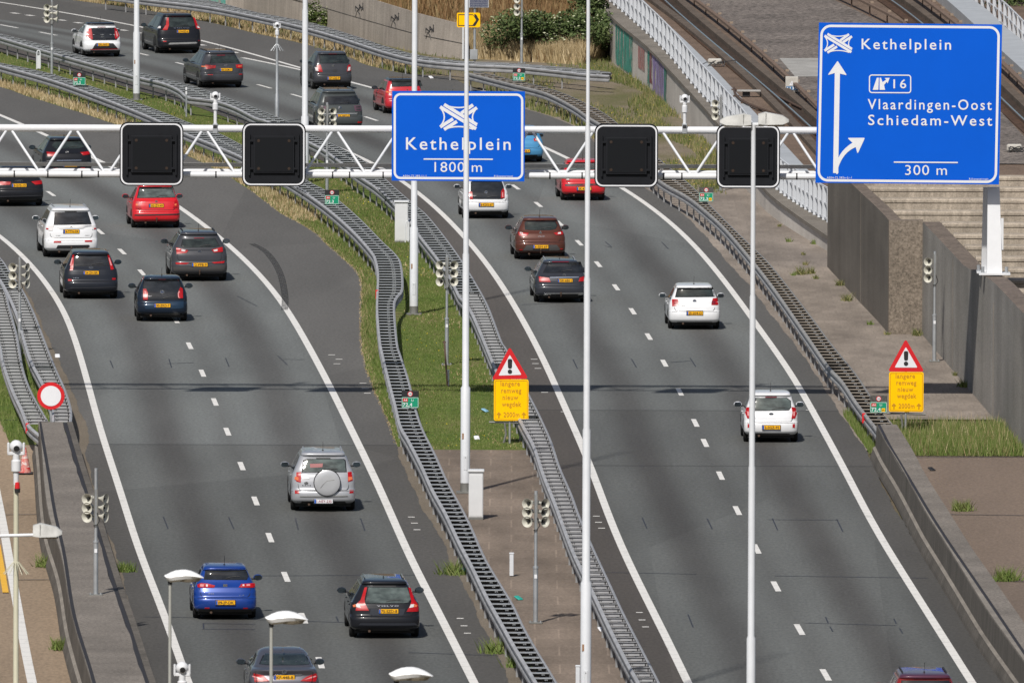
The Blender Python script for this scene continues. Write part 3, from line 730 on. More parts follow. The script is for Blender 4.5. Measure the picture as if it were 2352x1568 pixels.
m_deck = concrete('brown_deck', (.19, .135, .10), .1, .7, .5, 9.)
m_deckd = concrete('dark_track_slab', (.062, .043, .032), .15, 1.2, .5, 9.)
m_plinth = concrete('brown_plinth', (.15, .118, .093), .3, 1.2, .4, 10.)
m_deckp = concrete('pale_patch', (.40, .39, .37), .1, 1.2, .3)
m_deckg = concrete('weathered_roof_deck', (.215, .185, .165), .05, .4, .9, 5.)
m_walk = plain('walkway_grating', (.40, .42, .44), .6, .1, .12, 1.2)
def dribbon(name, l, r, dz, mat, y0=None, y1=None, h=0., parent=None, kind='structure'):
    y0 = y0 if y0 is not None else 525.; y1 = y1 if y1 is not None else 790.
    n = 70; vs = []; fs = []
    for i in range(n):
        y = y0 + (y1 - y0) * i / (n - 1); z = dz_at(y) + dz; vs += [(l(y), y, z - h), (l(y), y, z), (r(y), y, z), (r(y), y, z - h)]
    for i in range(n - 1):
        k = 4 * i; fs.append((k+1, k+5, k+6, k+2))
        if h: fs += [(k, k+4, k+5, k+1), (k+2, k+6, k+7, k+3)]
    if h: fs += [(0, 1, 2, 3), (4*n-4, 4*n-1, 4*n-2, 4*n-3)]
    mb = MB(); mb.add(vs, fs, mat); o = mb.build(name, parent)
    if kind and parent is None: o['kind'] = kind
    return o
inn = lambda y: max(led(y) + .85, w1(y) + .45) if y < pa.y + 1 else led(y) + .85
dribbon('track_bed', inn, lambda y: 42., -.012, m_deck, 485., 800.)
wk1 = dcrv('1466,-10 1501,25 1626,145 1739,265 1850,385 1900,440'); dribbon('walkway', off(fen, .12), wk1, .02, m_walk, 528, 790, .1)
r1 = dcrv('1518,0 1601,72 1663,135 1764,204 1839,280 1869,312 1960,400', 0., 3); r2 = dcrv('2031,-3 2104,51 2200,135 2299,232 2352,285 2440,360', 0., 3)
pl1L = dcrv('1483,0 1551,50 1676,155 1764,240 1850,330', 0., 2); dribbon('track_plinth', pl1L, lambda y: pl1L(y) + .34, .16, m_plinth, 545, 790, .18)
m_rusty = concrete('rusty_ballast', (.105, .060, .038), .1, 1.5, .8, 7.)
for rc, nm in ((r1, 'left'), (r2, 'right')):
    dribbon('rail_trench', off(rc, -.42), off(rc, .50), .006, m_deckd, 530, 790)
    dribbon('rust_strip', off(rc, -.44), off(rc, -.05), .03, m_rusty, 530, 790)
    dribbon('track_plinth', off(rc, .50), off(rc, .85), .20, m_plinth, 530, 790, .2)
    Y0 = 535.; oR = Vector((rc(Y0), Y0, dz_at(Y0)))
    tr = thing('track_rail', f'shiny steel metro rail in the {"track next to the near white fence" if nm == "left" else "far track behind the big blue sign"}', 'rail', oR, 0, 'metro rails')
    for a, b, z, h, mat, pn in ((-.05, .05, .14, .13, M_RUST, 'rail_web'), (-.036, .036, .162, .02, M_RAILTOP, 'rail_head')):
        o = dribbon(pn, off(rc, a), off(rc, b), z, mat, Y0, 790, h, None, None)
        o.data.transform(Matrix.Translation(-oR)); o.parent = tr
# weathered flat roof between the tracks, covers of the power rails with brackets
cb1 = dcrv('1571,0 1651,60 1764,155 1800,190 1900,290', 0., 2); cb2 = dcrv('1919,0 2024,50 2090,88 2200,160 2300,250', 0., 2); cb3 = dcrv('2086,0 2176,52 2240,110 2301,175 2352,228 2450,320', 0., 2)
dribbon('track_roof_deck', off(cb1, .40), off(cb2, -.15), .03, m_deckg, 560, 790)
a, b, c, d = DP(1790, 134, .036), DP(1890, 134, .036), DP(1930, 176, .036), DP(1826, 176, .036)
mb = MB(); mb.add([a, b, c, d], [(0, 1, 2, 3)], m_deckp); mb.build('deck_patch', kind='structure')
def cover(cv, label, dz, wd, y0, y1, step, postw, ph):
    Yo = y0; o_ = Vector((cv(Yo), Yo, dz_at(Yo)))
    tr = thing('power_rail_cover', label, 'rail cover', o_, 0, 'power rail covers')
    o = dribbon('cover_board', off(cv, -wd/2), off(cv, wd/2), dz, plain('rail_cover', (.155, .105, .075), .8, var=.3), y0, y1, .10, None, None)
    o.data.transform(Matrix.Translation(-o_)); o.parent = tr
    y = y0 + 1
    mb = MB(); mb.box((0, 0, 0), (postw, .09, ph), M_RUST); mb.box((.10, 0, ph / 2 + .0), (.14, .12, .09), plain('bracket', (.26, .2, .15), .8)); bo = mb.build('bracket'); bo.parent = tr
    first = True
    while y < y1:
        q = bo if first else link('bracket', bo.data, tr); first = False
        q.location = (cv(y) - o_.x + wd/2, y - o_.y, dz_at(y) - o_.z + dz - ph / 2 + .02); y += step
cover(cb1, 'brown power rail cover on brackets between near rail and flat deck', .42, .16, 575, 785, 6.5, .05, .45)
cover(cb2, 'brown power rail cover on tall posts beyond the flat deck', .55, .14, 640, 785, 6.5, .06, .6)
cover(cb3, 'dark bracketed power rail cover along the far grey walkway', .50, .2, 560, 785, 5.0, .05, .5)
wk2L = dcrv('2149,0 2209,52 2301,140 2352,187 2450,290'); wk2R = dcrv('2204,0 2276,52 2301,78 2352,118 2450,200')
dribbon('walkway', wk2L, wk2R, .42, m_walk, 560, 790, .55)
def fence(label, cv, y_list, h, org_y):
    o_ = Vector((cv(org_y), org_y, dz_at(org_y)))
    tr = thing('white_fence', label, 'fence', o_, 0, 'white steel fences beside the metro track')
    mb = MB(); mb.box((0, 0, h/2), (.14, .03, h), M_FENCE); mb.box((.085, .03, h/2), (.03, .012, h*.96), M_GALV2); mb.box((0, 0, .04), (.15, .12, .05), M_POLE)
    first = None
    for y in y_list:
        if first is None: first = q = mb.build('post', tr)
        else: q = link('post', first.data, tr)
        q.location = (cv(y) - o_.x, y - o_.y, dz_at(y) - o_.z)
    for z in (h, h * .52, .12):
        ys = np.linspace(y_list[0], y_list[-1], 50); mr = MB()
        for u, v in zip(ys[:-1], ys[1:]): mr.box(((cv(u)+cv(v))/2 - o_.x, (u+v)/2 - o_.y, dz_at((u+v)/2) - o_.z + z), (.05 if z > h*.9 else .03, v-u+.02, .05), M_POLE, Matrix.Rotation(-math.atan2(cv(v)-cv(u), v-u), 3, 'Z') @ Matrix.Rotation(math.atan(DS), 3, 'X'))
        mr.build('top_rail' if z > h*.9 else 'cross_rail', tr)
ys = []; lastx = None
for y in np.arange(526, 782, .25):
    x = fen(y) * F_PX / y + 1176
    if lastx is None or lastx - x > 9.0 or y - ys[-1] > 6.5: ys.append(float(y)); lastx = x
fence('white slatted steel fence on the ledge above the graffiti wall', fen, ys, 1.22, 526)
fn2 = dcrv('2215,-6 2231,7 2296,55 2352,110 2420,180')
fence('white steel fence beyond the far grey walkway at the top right corner', fn2, [float(v) for v in np.arange(600, 780, 3.2)], 1.1, 600)

for pts, lb in (('1686,203 1690,218 1713,236 1764,256 1794,265 1826,282 1844,290 1880,312', 'rusty curved check rail between the walkway and the near shiny rail'), ('1764,207 1779,216 1820,238 1874,264 1900,276', 'rusty curved check rail right of the near shiny rail by the cabinet')):
    ps = smooth([DP(x, y, .10) for x, y in C(pts)], 1.0); mb = MB(); mb.path([p - ps[0] for p in ps], .055, M_RUST, 6)
    for p in ps[::4]: mb.box(p - ps[0] + Vector((0, 0, -.06)), (.22, .12, .08), M_RUST)
    o = mb.build('check_rail'); o.location = ps[0]; tag(o, lb, 'rail')
# small equipment on the track bed
def cabinet(name, label, cat, x, y, w_, h, d, mat, dz=None, cap=.06, extra=None):
    p = DP(x, y, dz) if dz is not None else P(x, y)
    t_ = thing(name, label, cat, p)
    mb = MB(); mb.box((0, d/2, h/2), (w_, d, h), mat, bev=.02); mb.box((0, -.003, h*.5), (w_*.86, .008, h*.86), mat); mb.build('housing', t_)
    if cap: mb = MB(); mb.box((0, d/2, h + cap/2 - .003), (w_*1.14, d*1.2, cap), mat, bev=.015); mb.build('lid', t_)
    mb = MB(); mb.box((0, d/2, .03), (w_*.96, d*1.02, .07), M_GALVD); mb.build('plinth', t_)
    if extra: extra(t_)
    return t_
m_cabw = plain('cabinet_grey', (.60, .61, .62), .5, var=.06); m_cabd = plain('cabinet_dirty', (.44, .42, .38), .6, var=.15)
def cabx(t_):
    mb = MB(); mb.box((0, -.022, .16), (.46, .02, .15), plain('number_plate_blue', (.02, .13, .30), .5)); mb.build('number_sign', t_)
    v, f = text_box('1135', -.19, .19, .115, .10, .03); mb = MB(); mb.add([(a, -.036, b) for a, b in v], f, M_SGN_W); mb.build('sign_lettering', t_)
    mb = MB(); mb.prism([(-.11, .27), (.11, .27), (0, .46)], -.018, -.008, M_SGN_W); mb.prism([(-.012, .30), (.01, .34), (-.008, .35), (.014, .41), (-.016, .355), (.0, .345)], -.026, -.02, M_SGN_K); mb.build('warning_triangle', t_)
cabinet('trackside_cabinet', 'small pale cabinet numbered 1135 with warning triangle on the track deck', 'cabinet', 1819, 212, .52, .62, .4, m_cabd, .03, 0, cabx)
def trackbox(label, x, y):
    p = DP(x, y, .02); t_ = thing('cable_box', label, 'cable box', p)
    mb = MB(); mb.box((0, .2, .17), (.58, .4, .26), m_cabd, bev=.05); mb.build('housing', t_)
    mb = MB()
    for k in range(6):
        a = random.uniform(-.4, .9); mb.path([Vector((random.uniform(-.3, .4), .1, .12)), Vector((a, -.15, .16 + .1 * random.random())), Vector((a + random.uniform(-.4, .5), -.3, .0))], .018, M_DARK)
    mb.build('cable', t_)
trackbox('white cable box with black leads beside the near rail', 1642, 152); trackbox('white cable box with black leads at the right edge beyond the big sign', 2330, 350)
p = DP(1720, 222, .02); mb = MB(); mb.box((0, .25, .22), (.95, .5, .06), m_deckp, bev=.01); mb.box((-.1, .3, .10), (.3, .3, .2), M_DARK); o = mb.build('cable_cover'); o.location = p; tag(o, 'flat pale slab on a dark stub between the rails', 'cable cover')

# ================================================================ CONCRETE SAFETY BARRIERS
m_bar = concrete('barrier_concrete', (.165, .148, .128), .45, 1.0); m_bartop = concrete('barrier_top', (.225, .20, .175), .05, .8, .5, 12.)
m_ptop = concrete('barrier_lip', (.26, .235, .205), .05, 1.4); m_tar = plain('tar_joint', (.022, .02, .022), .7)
def jersey(label, topL, topR, lip, y0, y1, h, face_side=-1, both=False):
    o_ = Vector((topL((y0+y1)/2), (y0+y1)/2, 0)); t_ = thing('concrete_barrier', label, 'concrete barrier', o_, 0, 'concrete safety barriers')
    n = max(8, int((y1 - y0) / 2)); Ys = [y0 + (y1-y0)*i/(n-1) for i in range(n)]
    def sweep(prof_f, name, mat, cap=False):
        vs = []; fs = []; k = None
        for y in Ys:
            pr = prof_f(y); k = len(pr); vs += [(x, y, z) for x, z in pr]
        for i in range(n-1):
            for j in range(k-1): fs.append((i*k+j, i*k+j+1, (i+1)*k+j+1, (i+1)*k+j))
        if cap: fs += [tuple(range(k)), tuple(range((n-1)*k, n*k))]
        mb = MB(); mb.add(vs, fs, mat); return mb.build(name, t_, o_)
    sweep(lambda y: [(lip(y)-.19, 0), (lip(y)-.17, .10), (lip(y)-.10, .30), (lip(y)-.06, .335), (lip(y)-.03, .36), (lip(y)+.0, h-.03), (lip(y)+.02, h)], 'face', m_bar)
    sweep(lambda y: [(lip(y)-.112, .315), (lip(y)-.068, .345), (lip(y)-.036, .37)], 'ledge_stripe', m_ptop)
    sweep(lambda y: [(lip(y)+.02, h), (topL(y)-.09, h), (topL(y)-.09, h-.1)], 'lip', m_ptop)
    jit = {y: random.uniform(-.025, .025) for y in Ys}
    sweep(lambda y: [(topL(y)-.092, h-.02), (topL(y)+.03+jit[y], h-.02)], 'tar_joint', m_tar)
    if both:
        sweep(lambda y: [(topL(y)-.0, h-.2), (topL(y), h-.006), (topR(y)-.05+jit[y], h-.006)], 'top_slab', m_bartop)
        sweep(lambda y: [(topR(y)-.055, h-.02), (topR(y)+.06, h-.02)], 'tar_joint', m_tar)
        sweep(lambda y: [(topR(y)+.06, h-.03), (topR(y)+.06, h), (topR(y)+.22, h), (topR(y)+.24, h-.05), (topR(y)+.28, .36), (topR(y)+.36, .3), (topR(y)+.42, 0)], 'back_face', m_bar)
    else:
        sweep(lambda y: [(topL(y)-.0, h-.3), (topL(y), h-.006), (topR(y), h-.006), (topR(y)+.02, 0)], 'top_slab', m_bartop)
    ya = Ys[-1] + .01
    mb = MB(); mb.add([(lip(ya)+.03, ya, 0), (lip(ya)+.03, ya, h-.02), (topR(ya)+.02, ya, h-.02), (topR(ya)+.02, ya, 0)], [(0,1,2,3)], m_bartop); mb.build('end_face', t_, o_)
    return t_
BH = 1.0
tl = Crv(C('2018,967 2031,991 2044,1017 2066,1054 2099,1109 2139,1176 2189,1253 2234,1318 2284,1391 2352,1491 2420,1590'), BH)
tr_ = Crv(C('2057,970 2094,1029 2126,1089 2181,1176 2226,1248 2284,1331 2352,1428 2440,1550'), BH)
lp_ = Crv(C('2010,967 2031,1009 2064,1062 2114,1154 2126,1176 2164,1236 2214,1316 2264,1396 2352,1518 2420,1612'), BH)
jersey('dark concrete barrier with wide flat top running down the right edge', tl, tr_, lp_, 345, P(2040, 974, BH).y, BH)
tl2 = Crv(C('94,962 102,1009 115,1084 130,1176 150,1263 175,1413 215,1546 235,1620'), BH)
tr2 = Crv(C('147,962 175,1059 197,1129 230,1238 245,1288 265,1351 287,1413 337,1566 360,1630'), BH)
lp2 = Crv(C('88,962 92,999 110,1176 140,1276 162,1401 210,1568 228,1630'), BH)
jersey('broad concrete barrier with two tar lines on its top at the lower left', tl2, tr2, lp2, 345, P(120, 968, BH).y, BH, both=True)

# ================================================================ FAR WALL AND EMBANKMENT
fw_b = [P(x, y) for x, y in C('300,8 420,8 560,22 700,50 800,80 888,104 963,122 1062,137')]
fw_t = [Q(x, y, p.y + .45) for (x, y), p in zip(C('300,-120 420,-105 560,-80 700,-48 800,-18 888,9 963,32 1062,57'), fw_b)]
mb = MB(); vs = []; fs = []
for b, tt in zip(fw_b, fw_t): vs += [b + Vector((0, 0, -.1)), tt, tt + Vector((0, .35, 0)), Vector((tt.x, b.y + .8, -.1))]
n = len(fw_b)
for i in range(n-1):
    k = 4*i; fs += [(k, k+4, k+5, k+1), (k+1, k+5, k+6, k+2), (k+2, k+6, k+7, k+3)]
fs += [(0,1,2,3), (4*n-4, 4*n-1, 4*n-2, 4*n-3)]
org = fw_b[-1].copy(); t = thing('concrete_wall', 'long pale concrete wall with black scrawls behind the far guard rail', 'wall', org)
mb.add(vs, fs, m_far); mb.build('wall_face', t, org)
def fw_at(x):
    xs = [p.x * F_PX / p.y + 1176 for p in fw_b]
    i = max(0, min(n-2, int(np.searchsorted(xs, x)) - 1)); f = (x - xs[i]) / (xs[i+1] - xs[i])
    return fw_b[i].lerp(fw_b[i+1], f), fw_t[i].lerp(fw_t[i+1], f)
mb = MB()
def scrawl(pts, r=.022, mat=M_DARK):
    w3 = []
    for x, y in pts:
        b, tt = fw_at(x); yb = 784 - (0) ; s = S(b.y)
        pb_ = Q(x, y, b.y); z = min(max(pb_.z, .05), tt.z - .05); f = z / max(.1, tt.z); w3.append(b.lerp(tt, f) + Vector((0, -.02, 0)))
    mb.path(w3, r, mat, 5)
for cx, cy in C('822,22 904,45 984,72'):
    scrawl([(cx - 8, cy + 5), (cx - 8, cy - 6), (cx + 1, cy + 2), (cx + 1, cy - 10), (cx + 10, cy + 2), (cx + 9, cy - 14)])
    scrawl([(cx - 8, cy + 18), (cx - 4, cy + 3), (cx + 2, cy + 12), (cx + 3, cy + 20)], .016); scrawl([(cx - 2, cy + 4), (cx + 3, cy - 4), (cx + 6, cy + 4), (cx + 10, cy - 12)], .016)
mb.build('graffiti', t, org)
mb = MB()
for x0, x1 in ((420, 700), (700, 888), (888, 1062)):
    pts = [(x0 + (x1 - x0) * i / 6, 0) for i in range(7)]; w3 = []
    for x, _ in pts: b, tt = fw_at(x); w3.append(b.lerp(tt, .46) + Vector((0, -.004, 0)))
    mb.path(w3, .012, M_DARK, 5)
mb.build('joint', t, org)
mb = MB(); b, tt = fw_at(1060.); mb.box((b.x + .02, b.y + .25, tt.z/2), (.07, .9, tt.z - .05), M_POLE); mb.build('edge_strip', t, org)
mb = MB(); w3 = [fw_at(x) for x in (470, 485, 500, 515)]
vs = []
for b, tt in w3: vs += [b.lerp(tt, .02) + Vector((0, -.012, 0)), b.lerp(tt, .25) + Vector((0, -.012, 0))]
mb.add(vs, [(0,2,3,1), (2,4,5,3), (4,6,7,5)], spray_mat('blue_spray', [(.03, .2, .42), (.25, .45, .6), (.05, .3, .2), (.5, .5, .45)])); mb.build('graffiti', t, org)
# hill
m_hill = soil('dry_hill', [(.10, .07, .028), (.17, .115, .05), (.12, .075, .035)], .3, 10, 1)
HILLBVH = None
hb = [P(x, y) for x, y in C('-200,-70 300,-14 560,4 700,32 963,111 1075,135 1200,142 1340,150 1420,128')]
mb = MB(); vs = []; fs = []
for i, b in enumerate(hb):
    for k in range(8):
        f = k / 7; yy = b.y + .3 + f * 60; z = -.02 + f * (16 if i < 8 else 12) + .35 * math.sin(i * 1.7 + k) * f
        if 1 <= i <= 4: z += min(1.8, f * 40) * .7
        vs.append((b.x + (yy - b.y) * b.x / b.y * .6, yy, z))
for i in range(len(hb)-1):
    for k in range(7): a = i*8+k; fs.append((a, a+8, a+9, a+1))
mb.add(vs, fs, m_hill); o = mb.build('hill', smooth=True, kind='structure')
HILL = o

from mathutils.bvhtree import BVHTree
_hb = BVHTree.FromPolygons([v.co.copy() for v in HILL.data.vertices], [tuple(f.vertices) for f in HILL.data.polygons])
def hill_hit(x, y):
    p = _hb.ray_cast(Vector((0, 0, CAM_H)), ray(x, y).normalized())[0]
    return p if p is not None else P(x, y)
# ================================================================ GANTRY AND SIGNS
GY = 450.4
def G(x, y, dy=0.): return Q(x, y, GY + dy)
gl = G(2284, 632); go = Vector((gl.x, GY, gl.z))
gan = thing('sign_gantry', 'white tubular lattice gantry spanning both carriageways', 'gantry', go)
tmp = lambda mb, name, sm=True: mb.build(name, gan, go, smooth=sm)
mb = MB(); mb.tube(G(-150, 293.6, .75), G(2240, 301.5, .75), .112, M_WHITE, n=20); tmp(mb, 'top_chord')
mb = MB(); mb.tube(G(-150, 399), G(2240, 407), .096, M_WHITE, n=18); tmp(mb, 'bottom_chord')
mb = MB(); mb.tube(G(-150, 391, 1.5), G(2240, 399, 1.5), .07, M_WHITE, n=12); tmp(mb, 'rear_chord')
mb = MB(); a, b = G(-150, 377, 1.9), G(2240, 384, 1.9); mb.box((a + b) / 2, (b.x - a.x, .16, .11), plain('cable_tray', (.46, .44, .40), .8, 0, .15)); tmp(mb, 'cable_tray', False)
ly = lambda x: 0.0033 * x
first = None
for i in range(-1, 15):
    xt = 21 + i * 149.6; xb = xt + 74.8
    for x0, x1 in ((xt + 3, xb - 3), (xb + 3, xt + 149.6 - 3)):
        d = x0 < x1
        ya, yb = (295, 399) if x0 == xt + 3 else (399, 295)
        for rear in (0, 1):
            mb = MB(); p0 = G(x0, ya + ly(x0), .75 if ya == 295 else (1.5 if rear else 0)); p1 = G(x1, yb + ly(x1), .75 if yb == 295 else (1.5 if rear else 0))
            mb.tube(p0, p1, .041 if not rear else .034, M_POLE, n=10); tmp(mb, 'strut')
for x in (33, 110, 188, 226, 496, 764, 803, 880, 1263, 1337, 1524, 1566, 1830):
    p = G(x, 399.5 + ly(x)); mb = MB(); mb.tube(p - Vector((.022, 0, 0)), p + Vector((.022, 0, 0)), .103, M_DARK, n=14); tmp(mb, 'clamp')
for xa, xb_, ya, yb, dy in ((2282, 2284, 430, 626, -.12), (2266, 2262, 430, 622, 1.5)):
    mb = MB(); t0 = G(xa, ya, dy * .4 + .3); t1 = G(xb_, yb, dy); wd0, wd1 = (.36, .46) if dy < 0 else (.20, .22)
    vs = [];
    for p, wd in ((t0, wd0), (t1, wd1)): vs += [p + Vector((sx * wd / 2, sy * wd / 2.6, 0)) for sx, sy in ((-1, -1), (1, -1), (1, 1), (-1, 1))]
    mb.add(vs, [(0,1,5,4), (1,2,6,5), (2,3,7,6), (3,0,4,7), (0,3,2,1), (4,5,6,7)], M_WHITE); tmp(mb, 'leg', False)
    mb = MB(); b = t1 + Vector((0, 0, -.03)); mb.box(b, (.95 if dy < 0 else .5, .7, .07), M_WHITE, bev=.01)
    for sx in (-.36, .36) if dy < 0 else (-.2, .2): mb.tube(b + Vector((sx, -.2, 0)), b + Vector((sx, -.2, .22)), .05, M_GALV, n=8)
    tmp(mb, 'base_plate', False)
mb = MB(); p = G(2297, 545); mb.box(p + Vector((.06, 0, .1)), (.08, .2, .95), M_WHITE); tmp(mb, 'cable_duct', False)
# the traced leg stands on the wall top; a hidden packing block carries it down
# matrix signal boards
def rrect(x0, z0, x1, z1, r, n=5):
    pts = []
    for cx, cz, a0 in ((x1-r, z0+r, -90), (x1-r, z1-r, 0), (x0+r, z1-r, 90), (x0+r, z0+r, 180)):
        for i in range(n+1): t = R(a0 + 90 * i / n); pts.append((cx + r * math.cos(t), cz + r * math.sin(t)))
    return pts
def ring_poly(mb, outer, inner, y, mat):
    n = len(outer); mb.add([(a, y, b) for a, b in outer] + [(a, y, b) for a, b in inner], [(i, (i+1) % n, (i+1) % n + n, i + n) for i in range(n)], mat)
m_led = None
def led_mat():
    m, t, b = nodes('dark_led_matrix')
    p = pos(t, (1, 1, 1), True); v = N(t, 'ShaderNodeTexVoronoi'); v.inputs['Scale'].default_value = 26.; v.inputs['Randomness'].default_value = .05
    t.links.new(p, v.inputs['Vector'])
    dot = maths(t, 'LESS_THAN', v.outputs['Distance'], .28)
    t.links.new(mix(t, maths(t, 'MULTIPLY', dot, .7), (.007, .008, .010), (.022, .020, .018)), b.inputs['Base Color']); b.inputs['Roughness'].default_value = .7; b.inputs['Specular IOR Level'].default_value = .15; return m
m_led = led_mat()
def matrix_sign(cx, cy, label):
    p = G(cx, cy, -.75); w_, h = 146 / 75.9, 146 / 75.9
    t = thing('lane_signal', label, 'lane signal', (p.x, p.y, p.z - h / 2), 0, 'black lane signal boards on the gantry')
    mb = MB(); mb.prism(rrect(-w_/2, 0, w_/2, h, .24), 0, .14, M_BLACK); mb.build('board', t)
    mb = MB(); e = .035; ring_poly(mb, rrect(-w_/2+e, e, w_/2-e, h-e, .22), rrect(-w_/2+e+.042, e+.042, w_/2-e-.042, h-e-.042, .19), -.006, M_SGN_W); mb.build('border', t)
    mb = MB(); mb.box((0, -.04, h*.50), (1.24, .08, 1.12), M_BLACK, bev=.01); mb.build('display_case', t)
    mb = MB(); mb.box((0, -.088, h*.50), (1.14, .01, 1.02), m_led); mb.build('display', t)
    for s in (-1, 1):
        mb = MB(); mb.box((s * .74, -.05, h*.50), (.05, .06, 1.25), M_BLACK)
        for dz in (-.42, .42): mb.box((s * .67, -.06, h*.50 + dz), (.12, .05, .06), M_BLACK)
        mb.build('side_bracket', t)
    mb = MB()
    for sx in (-1, 1):
        for sz in (-1, 1): mb.tube((sx*.46, -.095, h*.5 + sz*.42), (sx*.46, -.10, h*.5 + sz*.42), .045, plain('dull_lamp', (.035, .022, .016), .3), n=12)
    mb.build('warning_lamp', t)
    mb = MB(); mb.box((0, .30, h*.66), (.5, .45, .12), M_GALVD); mb.box((0, .3, h*.18), (.4, .45, .1), M_GALVD); mb.build('mount', t)
matrix_sign(348, 354, 'leftmost black lane signal with white rim on the gantry'); matrix_sign(629, 355, 'black lane signal left of the smaller blue sign')
matrix_sign(1438.5, 358, 'black lane signal right of the smaller blue sign'); matrix_sign(1718.5, 360, 'black lane signal behind the double street lamp, left of the big blue sign')

# blue signs -------------------------------------------------------------
class Sign:
    def __init__(s, name, label, cat, quad, dy, group=None, org=None):
        s.Y = GY + dy; s.q = quad; c = Q((quad[0][0]+quad[2][0])/2, quad[2][1], s.Y); s.o = c
        s.t = thing(name, label, cat, c, 0, group); s.k = 0
    def l(s, x, y): p = Q(x, y, s.Y) - s.o; return (p.x, p.z)
    def face(s, mat, thick=.06):
        mb = MB(); mb.prism([s.l(x, y) for x, y in s.q], 0, thick, mat); mb.build('panel', s.t)
        mb = MB(); a = s.l(*s.q[3]); b = s.l(*s.q[1])
        for f in (.22, .5, .78): mb.box(((a[0]+b[0])/2, thick + .04, a[1] + (b[1]-a[1])*f), ((b[0]-a[0])*.95, .08, .08), M_GALV)
        mb.build('backing_rail', s.t)
    def lay(s): s.k += 1; return -.0025 - .0006 * s.k
    def poly(s, name, pts, mat=None):
        y = s.lay(); q = [s.l(x, y_) for x, y_ in pts]; tri = geo.tessellate_polygon([[Vector((a, b, 0)) for a, b in q]])
        mb = MB(); mb.add([(a, y, b) for a, b in q], [tuple(t) for t in tri], mat or M_SGN_W); return mb.build(name, s.t)
    def multi(s, name, polys, mat=None):
        mb = MB()
        for pts in polys:
            y = s.lay(); q = [s.l(x, y_) for x, y_ in pts]; tri = geo.tessellate_polygon([[Vector((a, b, 0)) for a, b in q]])
            mb.add([(a, y, b) for a, b in q], [tuple(t) for t in tri], mat or M_SGN_W)
        return mb.build(name, s.t)
    def text(s, name, txt, x0, x1, yb, cap, bold=.008, mat=None, tilt=0., space=1.25):
        v, f = text_box(txt, 0, x1 - x0, 0, cap, bold, space); y = s.lay()
        mb = MB(); mb.add([(lambda L: (L[0], y, L[1]))(s.l(x0 + a, yb + tilt * a - b)) for a, b in v], f, mat or M_SGN_W); return mb.build(name, s.t)
    def frame(s, name, x0, y0, x1, y1, r, wd, mat=None, skew=0., tilt=0.):
        f = lambda x, y: s.l(x + skew * (y - y0), y + tilt * (x - x0))
        ou = [f(a, b) for a, b in rrect(x0, y0, x1, y1, r, 8)]; inn_ = [f(a, b) for a, b in rrect(x0+wd, y0+wd, x1-wd, y1-wd, max(1, r-wd), 8)]
        mb = MB(); ring_poly(mb, ou, inn_, s.lay(), mat or M_SGN_W); return mb.build(name, s.t)
def stroke(pts, wd):
    L, Rr = [], []
    for i, p in enumerate(pts):
        a = Vector(pts[max(0, i-1)]); b = Vector(pts[min(len(pts)-1, i+1)]); d = (b - a).normalized(); n = Vector((-d.y, d.x)) * wd / 2
        L.append((p[0]+n.x, p[1]+n.y)); Rr.append((p[0]-n.x, p[1]-n.y))
    return L + Rr[::-1]
def arc3(a, m, b, n=8):
    return [((1-t)**2*a[0] + 2*t*(1-t)*m[0] + t*t*b[0], (1-t)**2*a[1] + 2*t*(1-t)*m[1] + t*t*b[1]) for t in [i/n for i in range(n+1)]]
def junction(sg, ox, oy, k):
    """motorway interchange emblem: two crossed double roads joined by four inward curves; drawn on a 360 x 250 grid"""
    f = lambda pts: [(ox + a * k, oy + b * k) for a, b in pts]; W = 30
    ps = [stroke([(12, 30), (342, 232)], W), stroke([(48, 8), (350, 194)], W)]
    ps += [stroke([(12, 215), (130, 140)], W), stroke([(48, 238), (166, 164)], W), stroke([(206, 88), (314, 12)], W), stroke([(240, 110), (350, 38)], W)]
    ps += [stroke(arc3((48, 12), (180, 62), (314, 12)), 13), stroke(arc3((48, 236), (180, 186), (318, 236)), 13), stroke(arc3((12, 36), (88, 125), (12, 208)), 13), stroke(arc3((348, 44), (270, 125), (346, 206)), 13)]
    sg.multi('interchange_emblem', [f(p) for p in ps])
# smaller sign
s1 = Sign('direction_sign', 'smaller blue sign reading Kethelplein 1800 m hung on the gantry middle', 'road sign', [(900.5, 209.5), (1206, 210.5), (1204.5, 417), (899.5, 415)], -.55)
s1.face(M_BLUE)
s1.frame('border', 904, 214, 1202, 411.5, 16, 5.2, tilt=.004)
z2 = lambda x, y: (588 + x / 4, y / 4)
junction(s1, *z2(1680, 953), .25)
s1.text('lettering', 'Kethelplein', 588 + 1378/4, 588 + 2340/4, 343.5, 28, tilt=.004)
s1.poly('divider', [(973, 364), (1132, 364.5), (1132, 367.5), (973, 367)])
s1.text('lettering', '1800 m', 998, 1107, 395, 22.5, .0, space=1.1)
s1.text('small_lettering', 'A004-72.385-Li-1', 925, 979, 406.5, 4.6, .01); s1.text('small_lettering', 'Rijkswaterstaat', 1135, 1178, 407, 4.6, .01)
